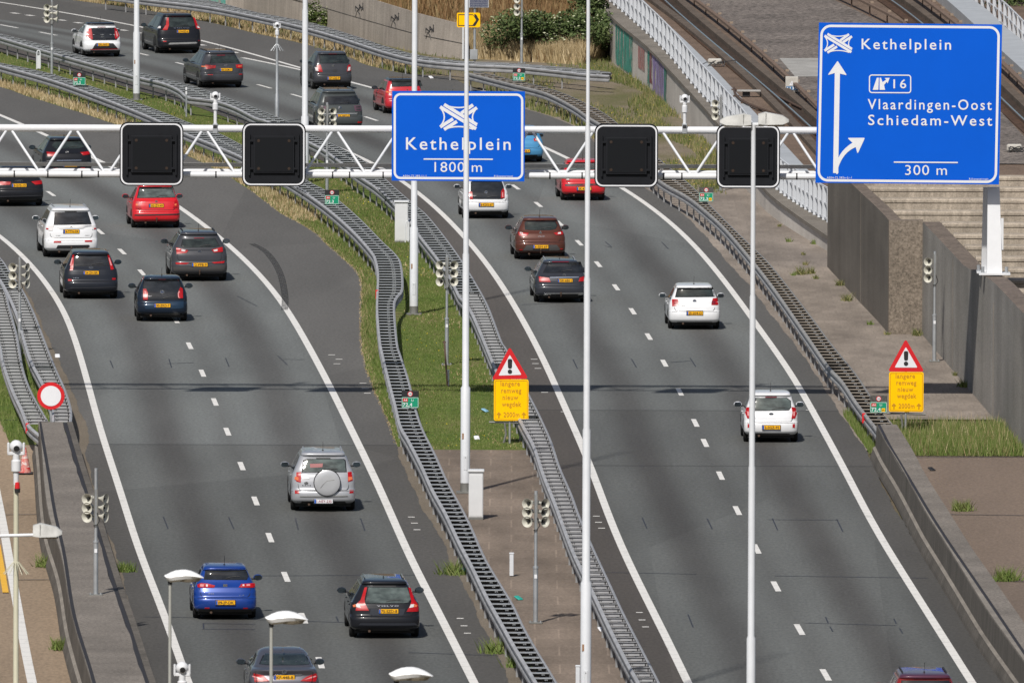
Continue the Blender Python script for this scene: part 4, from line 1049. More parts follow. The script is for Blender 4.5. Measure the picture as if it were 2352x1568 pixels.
# big sign
s2 = Sign('direction_sign', 'big blue sign with white arrows reading Vlaardingen-Oost and Schiedam-West', 'road sign', [(1881, 52.5), (2302, 57), (2294.5, 424), (1873, 420)], -.55)
s2.face(M_BLUE)
s2.frame('border', 1884.5, 57, 2297, 417, 24, 5.6, skew=-.020, tilt=.009)
z4 = lambda x, y: (1764 + x / 4, y / 4)
junction(s2, *z4(510, 308), .1865)
s2.text('lettering', 'Kethelplein', z4(860, 0)[0], z4(1682, 0)[0], 113.2, 24.0, tilt=.006)
tr4 = lambda pts: [z4(x, y) for x, y in pts]
s2.poly('straight_arrow', tr4([(598, 1590), (613, 690), (613, 672), (556, 690), (553, 684), (636, 565), (642, 565), (721, 686), (718, 692), (661, 678), (648, 1400), (646, 1592)]))
ou = arc3((598, 1595), (600, 1400), (775, 1312)); inn_ = arc3((646, 1595), (648, 1435), (806, 1352))
s2.poly('exit_arrow', tr4([(598+30, 1600)] + [p for p in arc3((622, 1560), (626, 1405), (776, 1312))] + [(737, 1276), (738, 1267), (884, 1267), (888, 1273), (828, 1405), (820, 1405), (806, 1352)] + arc3((806, 1352), (690, 1400), (646, 1540)) + [(640, 1600)]))
s2.frame('exit_frame', 1764 + 927/4, 686/4, 1764 + 1316/4, 857/4, 7, 2.6, tilt=.005)
s2.multi('exit_symbol', [tr4([(962, 827), (1000, 716), (1018, 716), (1014, 827)]), tr4([(1025, 827), (1025, 716), (1038, 716), (1052, 756), (1086, 734), (1072, 718), (1118, 717), (1098, 770), (1092, 752), (1066, 782), (1070, 800), (1076, 827)])])
s2.text('exit_number', '16', z4(1152, 0)[0], z4(1270, 0)[0], 203, 20.5)
s2.text('lettering', 'Vlaardingen-Oost', z4(916, 0)[0], z4(2055, 0)[0], 251, 23.5, tilt=.006)
s2.text('lettering', 'Schiedam-West', z4(920, 0)[0], z4(2060, 0)[0], 287.2, 23.5, tilt=.006)
s2.poly('divider', [(2053, 371), (2200, 372), (2200, 375), (2053, 374)])
s2.text('lettering', '300 m', 2079, 2175, 402, 22.5, .0, space=1.1)
s2.text('small_lettering', 'A004-72.385n-Li-1', 1899, 1956, 410.5, 4.8, .01); s2.text('small_lettering', 'Rijkswaterstaat', 2226, 2270, 413.5, 4.8, .01)

# ================================================================ WARNING SIGNS
def warn(label, px, py, x0, tri, yel, side):
    p = P(px, py); k = 1.0 / S(p.y)
    t = thing('warning_sign', label, 'warning sign', p, 0, 'yellow braking distance signs')
    L = lambda x, y: ((x - px) * k, (py - y) * k)
    mb = MB(); T = [L(*q) for q in tri]
    def rtri(T, r):
        out = []
        for i in range(3):
            a, b, c = Vector(T[i-1]), Vector(T[i]), Vector(T[(i+1) % 3]); u = (a-b).normalized(); v = (c-b).normalized()
            out += [tuple(b + u * r), tuple(b + (u + v) * r * .32), tuple(b + v * r)]
        return out
    cen = Vector((sum(q[0] for q in T)/3, sum(q[1] for q in T)/3)); inner_ = [tuple(cen + (Vector(q) - cen) * .63) for q in T]
    mb.prism(rtri(T, .07), -.10, -.07, M_SGN_R); mb.build('triangle', t)
    mb = MB(); mb.prism(rtri(inner_, .03), -.108, -.103, M_SGN_W); mb.build('triangle_field', t)
    mb = MB(); cx = cen.x; b0 = inner_[0][1]; 
    zb = min(q[1] for q in inner_); zt = max(q[1] for q in inner_); hh = zt - zb
    mb.prism([(cx-.035, zb+hh*.34), (cx+.035, zb+hh*.34), (cx+.058, zb+hh*.40), (cx+.066, zb+hh*.74), (cx+.04, zb+hh*.80), (cx-.04, zb+hh*.80), (cx-.066, zb+hh*.74), (cx-.058, zb+hh*.40)], -.116, -.111, M_SGN_K)
    mb.prism([(cx + .066*math.cos(a), zb + hh*.19 + .066*math.sin(a)) for a in [i*math.pi/6 for i in range(12)]], -.116, -.111, M_SGN_K); mb.build('exclamation_mark', t)
    Y0, Y1 = [L(*q) for q in yel]; x_0, z_1 = Y0; x_1, z_0 = Y1
    mb = MB(); mb.prism(rrect(x_0, z_0, x_1, z_1, .06), -.10, -.07, M_SGN_Y); mb.build('yellow_panel', t)
    mb = MB(); ring_poly(mb, rrect(x_0+.03, z_0+.03, x_1-.03, z_1-.03, .05), rrect(x_0+.045, z_0+.045, x_1-.045, z_1-.045, .04), -.106, M_INK); mb.build('panel_border', t)
    W, H = x_1 - x_0, z_1 - z_0
    for s, fx0, fx1, fz in (('langere', .19, .75, .845), ('remweg', .21, .79, .675), ('nieuw', .25, .70, .51), ('wegdek', .23, .79, .345), ('2000m', .28, .74, .09)):
        v, f = text_box(s, x_0 + W*fx0, x_0 + W*fx1, z_0 + H*fz, H*.12, .015)
        mb = MB(); mb.add([(a, -.107, b) for a, b in v], f, M_INK); mb.build('lettering', t)
    mb = MB()
    for fx in (.145, .865):
        c = x_0 + W*fx; z = z_0 + H*.075
        mb.prism([(c-.018, z), (c+.018, z), (c+.018, z+.09), (c+.07, z+.09), (c, z+.17), (c-.07, z+.09), (c-.018, z+.09)], -.112, -.106, M_INK)
    mb.build('arrow', t)
    mb = MB(); mb.tube((cen.x, -.03, 0), (cen.x, -.03, zt + .16), .032, M_GALV, n=10); mb.build('pole', t)
    mb = MB(); bx = side; z = z_0 - .05
    mb.tube((min(0, bx) - .1, -.02, z), (max(0, bx) + .55, -.02, z - (.03 if bx < 0 else .1)), .03, M_GALVD, n=8)
    mb.tube((bx * .35, -.03, z), (bx * .35 + .04, -.03, z - .35), .03, M_GALVD, n=8); mb.tube((bx * .35 + .04, -.03, z - .35), (bx * .35 - .02, -.03, .02), .034, M_GALVD, n=8)
    mb.tube((cen.x - .25, -.02, z + .12), (cen.x + .1, -.02, z + .04), .022, M_GALVD, n=8); mb.build('brace', t)
warn('red triangle above yellow braking distance panel on the grass median', 1174, 1018, 0, [(1170, 795), (1129, 871), (1213, 868)], [(1134, 870), (1213.5, 965)], -.55)
warn('red triangle above yellow braking distance panel behind the right concrete barrier', 2083, 1005, 0, [(2079, 777), (2038.5, 852), (2122, 852)], [(2041, 853), (2120.5, 944.5)], -.5)

# ================================================================ HECTOMETRE SIGNS
def hecto(label, cx, y0, y1, wpx, num, n, yb, worn=False):
    p = P(cx, yb, HZ); k = 1 / S(p.y); base = Vector((p.x, p.y, p.z))
    t = thing('distance_sign', label, 'distance sign', base, 0, 'green distance signs on the guard rails')
    z0 = (yb - y1) * k; H = (y1 - y0) * k; W = wpx * k; zm = z0 + H * .63
    mb = MB(); mb.box((0, .03, z0 + H/2), (W, .03, H), M_SGN_K if not worn else plain('worn_sign_black', (.07, .066, .06), .7, var=.7, scale=14), bev=.01); mb.build('panel', t)
    mb = MB(); mb.box((0, .009, z0 + H*.315), (W*.98, .008, H*.62), M_SGN_G); mb.build('green_field', t)
    mb = MB(); ring_poly(mb, rrect(-W*.475, z0+H*.025, W*.475, zm-H*.02, .03, 3), rrect(-W*.455, z0+H*.045, W*.455, zm-H*.04, .02, 3), .003, M_SGN_W); mb.build('border', t)
    mb = MB(); c = [(W*.15*math.cos(a), z0+H*.815+W*.15*math.sin(a)) for a in [i*math.pi/10 for i in range(20)]]; ci = [(W*.112*math.cos(a), z0+H*.815+W*.112*math.sin(a)) for a in [i*math.pi/10 for i in range(20)]]
    mb.prism(c, .006, .012, M_SGN_R); mb.prism(ci, .001, .004, M_SGN_W); v, f = text_box('100', -W*.085, W*.085, z0+H*.775, H*.08, .02); mb.add([(a, -.003, b) for a, b in v], f, M_SGN_K); mb.build('speed_roundel', t)
    mb = MB(); mb.box((-W*.28, .002, z0+H*.46), (W*.28, .006, H*.19), M_SGN_R); v, f = text_box('A4', -W*.38, -W*.18, z0+H*.40, H*.12, .02); mb.add([(a, -.004, b) for a, b in v], f, M_SGN_W); mb.build('road_number', t)
    mb = MB(); v, f = text_box('Li', W*.07, W*.20, z0+H*.40, H*.12, .01); mb.add([(a, .001, b) for a, b in v], f, M_SGN_W)
    v, f = text_box(num, -W*.42, W*.12, z0+H*.10, H*.20, .02); mb.add([(a, .001, b) for a, b in v], f, M_SGN_W); mb.build('lettering', t)
    if n:
        mb = MB(); mb.box((W*.28, .002, z0+H*.16), (W*.20, .006, H*.20), M_SGN_Y); v, f = text_box('n', W*.22, W*.34, z0+H*.10, H*.15, .02); mb.add([(a, -.004, b) for a, b in v], f, M_SGN_K); mb.build('letter_panel', t)
    mb = MB(); mb.box((0, .055, (z0+H*.8)/2 - .05), (.06, .02, z0+H*.8 + .1), M_GALVD); mb.box((0, .06, -.01), (.12, .12, .05), M_DARK); mb.build('bracket', t)
hecto('green 72,2 sign left, on the guard rail below the upper left horn pole', 182, 167, 196, 29, '72,2', False, 197)
hecto('green 72,2 sign with yellow n on the far guard rail end', 1192, 157, 185.5, 28.5, '72,2', True, 190)
hecto('green 72,3 sign on the median guard rail below the gantry', 762.5, 436, 469.5, 33, '72,3', False, 471)
hecto('green 72,3 sign with yellow n and worn top on the right guard rail', 1622, 430.5, 463, 33, '72,3', True, 466, True)
hecto('green 72,4 sign on the median guard rail beside the left carriageway', 942, 897, 936.5, 39.5, '72,4', False, 940)
hecto('green 72,4 sign with yellow n next to the right yellow panel', 2018, 908, 947.5, 39, '72,4', True, 950, True)

# round sign, cone
p = P(117, 1010); k = 1 / S(p.y); t = thing('round_sign', 'round white sign with red rim behind the left concrete barrier', 'road sign', p)
zc = (1010 - 908) * k; r_ = 31.5 * k
mb = MB(); mb.lathe([(0, .0), (r_, 0), (r_, .03), (0, .03)], M_SGN_R, Matrix.Translation((0, -.08, zc)) @ Matrix.Rotation(R(90), 4, 'X'), 32); mb.build('rim', t)
mb = MB(); mb.lathe([(0, 0), (r_*.74, 0), (r_*.74, .006), (0, .006)], M_SGN_W, Matrix.Translation((0, -.112, zc)) @ Matrix.Rotation(R(90), 4, 'X'), 32); mb.build('white_disc', t)
mb = MB(); mb.tube((0, -.03, 0), (0, -.03, zc + .1), .04, M_GALV, n=12); mb.build('pole', t)
p = P(57, 1087); t = thing('traffic_cone', 'red and white traffic cone, scuffed, left of the concrete barrier', 'traffic cone', p)
def scuffed(name, c, d):
    m, tt, b = nodes(name); n = noise(tt, pos(tt, obj=True), 9., 5, .7); tt.links.new(ramp(tt, n, [(.42, c), (.56, d)]), b.inputs['Base Color']); b.inputs['Roughness'].default_value = .6; return m
mr, mw = scuffed('scuffed_red', (.52, .03, .03), (.55, .25, .22)), scuffed('scuffed_white', (.62, .58, .56), (.5, .16, .14))
for z0, z1, m_, nm in ((.03, .19, mr, 'cone_body'), (.19, .35, mw, 'white_band'), (.35, .43, mr, 'red_band'), (.43, .59, mw, 'white_band'), (.59, .74, mr, 'cone_tip')):
    f = lambda z: .19 - .155 * z / .74
    mb = MB(); mb.lathe([(f(z0), z0), (f(z1), z1)] + ([(0, z1)] if z1 > .7 else []), m_, n=20); mb.build(nm, t, smooth=True)
mb = MB(); mb.box((0, 0, .018), (.46, .46, .035), M_DARK, bev=.01); mb.build('base', t)

# yellow arrow sign with solar panel (far)
p = P(1090, 163); k = 1 / S(p.y); t = thing('arrow_sign', 'yellow detour sign with black arrow outline and solar panel on a grey pole', 'road sign', p); L = lambda x, y: ((x - 1090) * k, (163 - y) * k)
x0, z1 = L(1049, 29.5); x1, z0 = L(1102.5, 63)
mb = MB(); mb.prism(rrect(x0, z0, x1, z1, .07), -.10, -.07, M_SGN_Y); mb.build('panel', t)
q = [L(*a) for a in ((1052, 33), (1085, 33), (1099, 46), (1085, 60), (1052, 60))]; qi = [L(*a) for a in ((1053.5, 35), (1086, 35), (1093, 46), (1085, 58), (1053.5, 58))]
mb = MB(); ring_poly(mb, q, qi, -.106, M_SGN_K); mb.add([(a, -.107, b) for a, b in [L(1088, 33), L(1093, 33), L(1100, 45), L(1091, 60), L(1085, 60), L(1094, 46)]], [(0, 1, 2, 5), (5, 2, 3, 4)], M_SGN_K); mb.build('arrow_outline', t)
mb = MB(); mb.tube((0, 0, 0), (0, 0, (163 + 10) * k), .055, M_GALV, n=10); mb.build('pole', t)
mb = MB(); a = L(1077, 18); b = L(1122, -12); mb.box(((a[0]+b[0])/2, -.1, (a[1]+b[1])/2), (b[0]-a[0], .04, b[1]-a[1]), M_POLE, bev=.01); mb.build('solar_frame', t)
def solar():
    m, tt, b_ = nodes('solar_cells'); br = N(tt, 'ShaderNodeTexBrick'); br.offset = 0; br.inputs['Scale'].default_value = 9.; br.inputs['Mortar Size'].default_value = .04
    br.inputs['Color1'].default_value = (.05, .06, .11, 1); br.inputs['Color2'].default_value = (.06, .07, .12, 1); br.inputs['Mortar'].default_value = (.3, .31, .34, 1); br.inputs['Brick Width'].default_value = .5; br.inputs['Row Height'].default_value = .7
    mp = N(tt, 'ShaderNodeMapping'); c = N(tt, 'ShaderNodeTexCoord'); mp.inputs['Rotation'].default_value = (R(90), 0, 0); tt.links.new(c.outputs['Object'], mp.inputs['Vector']); tt.links.new(mp.outputs[0], br.inputs['Vector']); tt.links.new(br.outputs['Color'], b_.inputs['Base Color']); b_.inputs['Roughness'].default_value = .25; return m
mb = MB(); mb.box(((a[0]+b[0])/2, -.124, (a[1]+b[1])/2), (b[0]-a[0]-.05, .01, b[1]-a[1]-.05), solar()); mb.build('solar_cells', t)
mb = MB(); a = L(1079, 137); b = L(1097, 114); mb.box(((a[0]+b[0])/2, -.05, (a[1]+b[1])/2), (b[0]-a[0], .2, b[1]-a[1]), M_GALV, bev=.01); mb.build('control_box', t)

# ================================================================ POLES
def step_pole(name, label, x, yb, ytop, steps, widths, mat=M_POLE, foot=True):
    """steps: picture heights of the shoulders, from the top down; widths from the top down"""
    p = P(x, yb); k = 1 / S(p.y); t = thing(name, label, 'light pole', p, 0, 'tall white stepped light poles')
    zs = [(yb - y) * k for y in steps]; top = (yb - ytop) * k; prof = []
    lev = [top] + zs + [0.]
    prof = [(0, top)]
    for i, wd in enumerate(widths):
        r = wd * k / 2; prof.append((r * .93 if i == 0 else r, lev[i] - (.06 if i else 0))); prof.append((r, lev[i+1]))
    mb = MB(); mb.lathe(prof[::-1], mat, n=18); mb.build('shaft', t, smooth=R(50))
    if foot: mb = MB(); mb.tube((0, 0, 0), (0, 0, .28), widths[-1]*k/2*1.02, M_GALVD, n=18); mb.box((0, 0, .02), (.5, .5, .04), M_GALVD); mb.build('foot', t)
    mb = MB(); mb.box((0, -widths[-1]*k/2*.97, .85), (.10, .02, .42), mat, bev=.008); mb.box((0, -widths[-1]*k/2*.97 - .012, 1.0), (.02, .01, .02), M_DARK); mb.build('access_door', t)
    mb = MB(); mb.box((-widths[-1]*k/2*.5, -widths[-1]*k/2*.88, 1.6), (.05, .02, .16), plain('sticker', (.28, .16, .09), .6)); mb.build('sticker', t)
    return t, k, top
step_pole('light_pole', 'leftmost tall white stepped pole on the upper left grass', 313.5, 230, -420, [-150, 72], [10.5, 12.5, 15.5])
step_pole('light_pole', 'tall white pole rising behind the second lane signal', 700, 420, -480, [-250, 20, 265], [9, 11.5, 13.5, 17.5])
step_pole('light_pole', 'tall white pole passing behind the smaller blue sign to the grass median', 950.5, 722, -420, [-20, 250, 519], [10, 12.5, 14.5, 19.5])
step_pole('light_pole', 'tall white pole in front of the smaller blue sign, by the tall cabinet', 1068.5, 1131, -260, [271, 579, 885], [10, 12.5, 15.5, 22])
step_pole('light_pole', 'tall white pole crossing the right carriageway between the two middle lane signals', 1345, 1640, -140, [285, 633, 980, 1331], [8.5, 12, 15, 18.5, 25])

m_lampT = plain('lamp_housing_grey', (.52, .52, .50), .5, var=.25, scale=5); m_lampW = plain('lamp_housing_white', (.84, .84, .84), .35, var=.04)
m_lens = plain('lamp_lens', (.30, .26, .20), .3)
def box_head(t, c, ln, hh, dp, sgn, mat):
    """flat tapered luminaire pointing along +-x"""
    def sec(x, h0, h1, d): return [(sgn*x, -d/2, h0), (sgn*x, d/2, h0), (sgn*x, d/2*.8, h1), (sgn*x, -d/2*.8, h1)]
    vs = sec(0, .02, hh*.85, dp*.85) + sec(ln*.24, 0, hh, dp) + sec(ln*.80, .01, hh*.74, dp*.95) + sec(ln, .06, hh*.42, dp*.5)
    fs = [(0,1,2,3), (15,14,13,12)]
    for i in range(3): fs += [(4*i+j, 4*i+(j+1) % 4, 4*i+4+(j+1) % 4, 4*i+4+j) for j in range(4)]
    mb = MB(); mb.add([Vector(c) + Vector(v) for v in vs], fs, mat); h = mb.build('lamp_head', t, smooth=R(30))
    mb = MB(); mb.box(Vector(c) + Vector((sgn*ln*.57, 0, -.012)), (ln*.6, dp*.7, .04), m_lens, bev=.015); q = mb.build('lamp_lens', h)
    mb = MB(); mb.box(Vector(c) + Vector((sgn*ln*.25, -dp*.46, hh*.5)), (.012, .02, hh*.9), M_GALVD); mb.build('clasp', h)
t, k, top = step_pole('street_lamp', 'double-headed street lamp on a tall white pole in front of the right carriageway', 1723, 1944, 284, [673, 1065, 1457], [11, 13.5, 16, 20.5])
t['category'] = 'street lamp'; t['group'] = 'street lamps'
box_head(t, (-.05, 0, top - .02), .68, .26, .34, -1, m_lampT); box_head(t, (.10, 0, top - .0), .66, .27, .34, 1, m_lampT)
mb = MB(); mb.tube((-.2, 0, top), (.22, 0, top), .045, M_POLE); mb.build('cross_arm', t)
def wing_lamp(label, px, ytop, yb, wd, headpx, hx):
    p = P(px, yb); k = 1 / S(p.y); t = thing('street_lamp', label, 'street lamp', p, 0, 'street lamps'); top = (yb - ytop) * k
    mb = MB(); mb.lathe([(wd*k/2*1.4, 0), (wd*k/2*1.4, 3.2), (wd*k/2, 3.3), (wd*k/2*.85, top), (0, top)], plain('lamp_pole_grey', (.40, .40, .37), .5, .2, .1), n=14); mb.build('pole', t, smooth=True)
    L = headpx * k; vs = []; fs = []; n = 11; x0 = (hx - px) * k - L/2
    up = [(0, .085), (.06, .115), (.15, .165), (.28, .215), (.42, .235), (.55, .235), (.68, .205), (.80, .155), (.90, .10), (.97, .055), (1, .03)]
    lo = [.072, -.03, -.10, -.085, -.07, -.052, -.035, -.018, -.0, .012, .022]
    for (f, u), d in zip(up, lo):
        wy = .20 * math.sqrt(max(.05, 1 - (2*f - 1) ** 2 * .75))
        for a in range(10): th = 2*math.pi*a/10; c_, s_ = math.cos(th), math.sin(th); vs.append((x0 + f*L, wy*c_, (u + d)/2*L + (u - d)/2*L*s_))
    for i in range(len(up)-1):
        for a in range(10): b = (a+1) % 10; fs.append((i*10+a, i*10+b, (i+1)*10+b, (i+1)*10+a))
    fs += [tuple(range(10)), tuple(range((len(up)-1)*10, len(up)*10))]
    mb = MB(); mb.add([(x, y, z + top + .0) for x, y, z in vs], fs, m_lampW); h = mb.build('lamp_head', t, smooth=True)
    mb = MB(); mb.lathe([(.02, -.05), (.13, -.03), (.16, .02), (.05, .05)], m_lens, Matrix.Translation((x0 + L*.62, 0, top - .03*L)) @ Matrix.Diagonal((1.6, 1, 1, 1)), 14); mb.build('lamp_lens', h)
    mb = MB(); mb.tube((0, 0, top - .12), (0, 0, top + .02), wd*k/2*1.25, M_DARK, n=10); mb.build('socket', t)
wing_lamp('street lamp with white wing-shaped head over the left lane line, leftmost of three', 389, 1325, 2178, 8, 90, 421)
wing_lamp('street lamp with white wing-shaped head below the dark estate car, middle of three', 621, 1421, 2346, 9, 98, 656)
wing_lamp('street lamp with white wing-shaped head at the bottom edge, rightmost of three', 908, 1550, 2514, 9.5, 101, 941)
p = P(-60, 2100); k = 1 / S(p.y); t = thing('street_lamp', 'street lamp reaching in from the left edge with grey box head', 'street lamp', p, 0, 'street lamps'); zt = (2100 - 1222) * k
mb = MB(); mb.tube((0, 0, 0), (0, 0, zt - .05), .07, M_POLE, n=14); mb.tube((0, 0, zt - .06), (145 * k, 0, zt - .02), .035, M_WHITE, n=12); mb.build('pole', t)
box_head(t, (135 * k, 0, zt - .06), .60, .28, .34, 1, m_lampT)

# horn loudspeakers ------------------------------------------------------
_hm = {}
def horn_mesh():
    if 'h' in _hm: return _hm['h']
    mb = MB(); mb.lathe([(.001, -.33), (.05, -.33), (.055, -.24), (.03, -.22), (.03, -.17), (.055, -.11), (.09, -.05), (.135, 0), (.142, .012), (.130, .006), (.085, -.05), (.05, -.11), (.028, -.15)], M_HORN, n=18)
    mb.lathe([(.03, -.12), (.034, -.05), (.02, -.02), (.0, -.02)], M_DARK, n=10)
    o = mb.build('horn', smooth=R(40)); _hm['h'] = o.data; bpy.data.objects.remove(o); return _hm['h']
def horn_pole(label, px, yb, ys, sides, colwidth=14.5, thick=True, top=None, angs=(20, -30), zb=0.):
    p = P(px, yb, zb); k = 1 / S(p.y); t = thing('horn_pole', label, 'loudspeaker pole', p, 0, 'warning horn poles along the road')
    zs = [(yb - y) * k for y in ys]; zt = max(zs) + .32 if top is None else (yb - top) * k; mid = zt * .42 if zt > 2.2 else zt * .3
    mb = MB(); mb.tube((0, 0, 0), (0, 0, mid), .062, M_GALV, n=12); mb.tube((0, 0, mid - .02), (0, 0, mid + .03), .075, M_GALV, n=12); mb.tube((0, 0, mid), (0, 0, zt), .042, M_GALV, n=12); mb.build('pole', t, smooth=True)
    mb = MB(); mb.box((0, 0, .015), (.34, .30, .03), M_GALVD)
    for sx in (-.13, .13): mb.tube((sx, -.1, 0), (sx, -.1, .07), .018, M_GALV, n=6)
    mb.build('base_plate', t)
    mb = MB()
    for sx in (-.035, .035): mb.box((sx, -.035, (min(zs)+max(zs))/2), (.028, .05, max(zs) - min(zs) + .48), M_GALVD)
    mb.path([Vector((.03, -.07, min(zs) + .1)), Vector((.10, -.08, min(zs) - .1)), Vector((.03, -.08, min(zs) - .2)), Vector((-.06, -.08, min(zs) - .22))], .012, M_DARK); mb.build('mounting_rail', t)
    me = horn_mesh()
    for z in zs:
        for s in sides:
            a = R(angs[0] if s < 0 else angs[1])
            # local z (bell axis) pointed to the viewer (-y), swung outwards
            fw = Vector((s * math.sin(abs(a)), -math.cos(a), -.06)).normalized()
            M = Matrix.Translation((s * .20 + fw.x * .05, -.06 + fw.y * .06, z)) @ fw.to_track_quat('Z', 'Y').to_matrix().to_4x4()
            link('horn', me, t, M)
        mb = MB(); mb.tube((-.18 if -1 in sides else 0, .0, z), (.18 if 1 in sides else 0, .0, z), .016, M_GALVD, n=6); mb.build('horn_arm', t)
    mb = MB(); mb.box((0, -.066, mid - .22), (.07, .01, .1), M_SGN_W); mb.build('label_plate', t)
    return t
horn_pole('six-horn pole at the upper left on the grass strip, right horns seen sideways', 119, 173, (17, 31, 45), (-1, 1), angs=(18, -78))
horn_pole('six-horn pole partly hidden behind the gantry beside the second lane signal', 751, 446, (255, 270, 285), (-1, 1))
horn_pole('six-horn pole on the green median near the middle of the picture', 1026, 838, (608, 627, 646), (-1, 1), angs=(30, -22))
horn_pole('six-horn pole standing on the tiled median in the lower middle', 1230, 1430, (1155, 1175, 1196), (-1, 1), angs=(20, -40))
horn_pole('six-horn pole with tall bare tip on the left concrete barrier', 220, 1366, (1144, 1165, 1185), (-1, 1), top=1074, angs=(20, -62), zb=.994)
horn_pole('six-horn pole in front of the guard rails at the left edge', 45, 812, (613, 632, 651), (-1, 1), angs=(20, -60))
horn_pole('three-horn pole on the dry grass embankment at the top', 1198, 146, (0, 15, 29), (-1,))
horn_pole('three-horn pole behind the double street lamp', 1655, 438, (237, 252, 267), (-1,))
horn_pole('three-horn pole before the grey retaining wall at the right', 2146, 830, (600, 619, 638), (-1,))

# dome cameras -----------------------------------------------------------
def dome(t, z, mat=M_WHITE, s=1.0):
    mb = MB(); mb.lathe([(.045*s, z - .52*s), (.05*s, z - .30*s), (.085*s, z - .28*s), (.085*s, z - .10*s), (.06*s, z - .08*s), (.06*s, z + .06*s)], mat, n=16); mb.box((0, 0, z + .03*s), (.30*s, .09*s, .06*s), mat, bev=.01)
    for sx in (-1, 1): mb.box((sx*.135*s, 0, z + .12*s), (.04*s, .10*s, .20*s), mat, bev=.015)
    mb.build('yoke', t, smooth=True)
    mb = MB(); mb.lathe([(.115*s*math.cos(a), z + .15*s + .115*s*math.sin(a)) for a in [R(-90 + 15*i) for i in range(13)]], mat, n=18); d = mb.build('camera_ball', t, smooth=True)
    mb = MB(); mb.lathe([(0, .085*s), (.05*s, .105*s), (.055*s, .118*s), (0, .12*s)], M_DARK, Matrix.Translation((0, 0, z + .15*s)) @ Vector((.1, -1, -.25)).to_track_quat('Z', 'Y').to_matrix().to_4x4(), 12); mb.build('lens', d)
def spikes(t, z, mat):
    mb = MB()
    for i in range(12):
        a = 2*math.pi*i/12; mb.tube((.03*math.cos(a), .03*math.sin(a), z), (.28*math.cos(a), .28*math.sin(a), z - .30), .008, mat, n=5)
    mb.build('climb_guard', t)
def cam_on_gantry(label, x, y):
    b = G(x, 287, .75); t = thing('dome_camera', label, 'camera', (b.x, b.y, b.z), 0, 'white dome cameras'); k = 1 / S(GY)
    z = (287 - y) * k - .15
    mb = MB(); mb.tube((0, 0, -.05), (0, 0, z - .4), .05, M_WHITE, n=12); mb.build('mast', t)
    mb = MB(); mb.box((0, -.01, -.11), (.15, .26, .30), M_GALV, bev=.01); mb.box((0, -.13, -.05), (.11, .03, .1), M_DARK); mb.build('clamp', t); dome(t, z)
cam_on_gantry('white dome camera on the gantry between the two left lane signals', 494.5, 219); cam_on_gantry('white dome camera on the gantry between the two right lane signals', 1572.5, 225)
def cam_pole(label, x, yb, y, s=1.0, mat=M_GALV, spike=None, beacon=False):
    p = P(x, yb); k = 1 / S(p.y); t = thing('camera_pole', label, 'camera', p, 0, 'white dome cameras'); z = (yb - y) * k
    mb = MB(); mb.lathe([(.085, 0), (.085, z*.30), (.06, z*.30+.06), (.055, z - .4)], mat, n=14); mb.build('pole', t, smooth=True); dome(t, z, s=s)
    if spike: spikes(t, (yb - spike) * k, mat)
    if beacon:
        zb = (yb - 1113) * k; mb = MB(); mb.lathe([(0, zb + .09), (.05, zb + .08), (.06, zb - .05), (.0, zb - .05)], M_SGN_R, Matrix.Translation((.03, -.05, 0)), 12); mb.lathe([(.065, zb - .05), (.06, zb - .14), (0, zb - .14)], M_DARK, Matrix.Translation((.03, -.05, 0)), 12); mb.build('beacon', t)
cam_pole('white dome camera on a grey spiked pole behind the second lane signal', 636, 283, 65, .95, spike=100)
cam_pole('big white dome camera with red beacon on a cream pole at the lower left', 36, 1900, 1042, 1.25, M_POLE2, spike=1284, beacon=True)
cam_pole('blurred white dome camera rising from the bottom edge by the left lane line', 417, 2230, 1549, 1.1, M_GALV)

# cabinets, bollards, marker posts ---------------------------------------
cabinet('roadside_cabinet', 'tall pale cabinet behind the median guard rail, left of a white pole', 'cabinet', 922, 557, .47, 1.42, .45, m_cabw)
cabinet('roadside_cabinet', 'tall pale cabinet on the tiled median in front of a white pole', 'cabinet', 1093, 1192, .40, 1.30, .42, m_cabw)
def marker(label, x, yb, yt, wd, mat=M_POLE):
    p = P(x, yb); k = 1/S(p.y); h = (yb - yt)*k; w_ = wd*k; t = thing('marker_post', label, 'post', p, 0, 'small white posts')
    mb = MB(); mb.box((0, 0, h/2), (w_, w_*.9, h), mat, bev=.012); mb.build('shaft', t)
    mb = MB(); mb.box((0, 0, h - .02), (w_*1.2, w_*1.1, .035), mat, bev=.008); mb.build('cap', t)
marker('low white post beside a brown stake on the green median', 1029, 886, 849, 6); marker('low white post on the tiled median left of a horn pole', 1175, 1322, 1268, 9.5); marker('low white post at the bottom edge left of the big white pole', 1327, 1600, 1526, 10)
p = P(1024, 887); mb = MB(); mb.box((0, 0, .70), (.055, .05, 1.42), plain('wood_stake', (.10, .065, .045), .8), Matrix.Rotation(R(-4), 3, 'Y')); mb.box((-.05, 0, 1.36), (.1, .03, .05), M_RUST); o = mb.build('wooden_stake'); o.location = p; tag(o, 'brown leaning stake beside the pole on the green median', 'stake')
def arch(label, x, yb, yt, wd):
    p = P(x, yb); k = 1/S(p.y); h = (yb-yt)*k; r = wd*k/2; t = MB()
    pts = [Vector((-r, 0, 0)), Vector((-r, 0, h - r*2))] + [Vector((-r*math.cos(a)*1, 0, h - 2*r + 2*r*math.sin(a))) for a in [R(30*i) for i in range(1, 6)]] + [Vector((r, 0, h - 2*r)), Vector((r, 0, 0))]
    t.path(pts, .028, M_POLE, 8); t.box((0, .0, h*.38), (r*1.8, .03, h*.7), M_POLE); o = t.build('marker_hoop'); o.location = p; tag(o, label, 'marker', 'white hoop markers')
arch('white hoop marker on the grass strip near the upper left horn pole', 88.5, 159, 116, 8); arch('white hoop marker beside the tall cabinet behind the median rail', 935, 557, 508, 8)
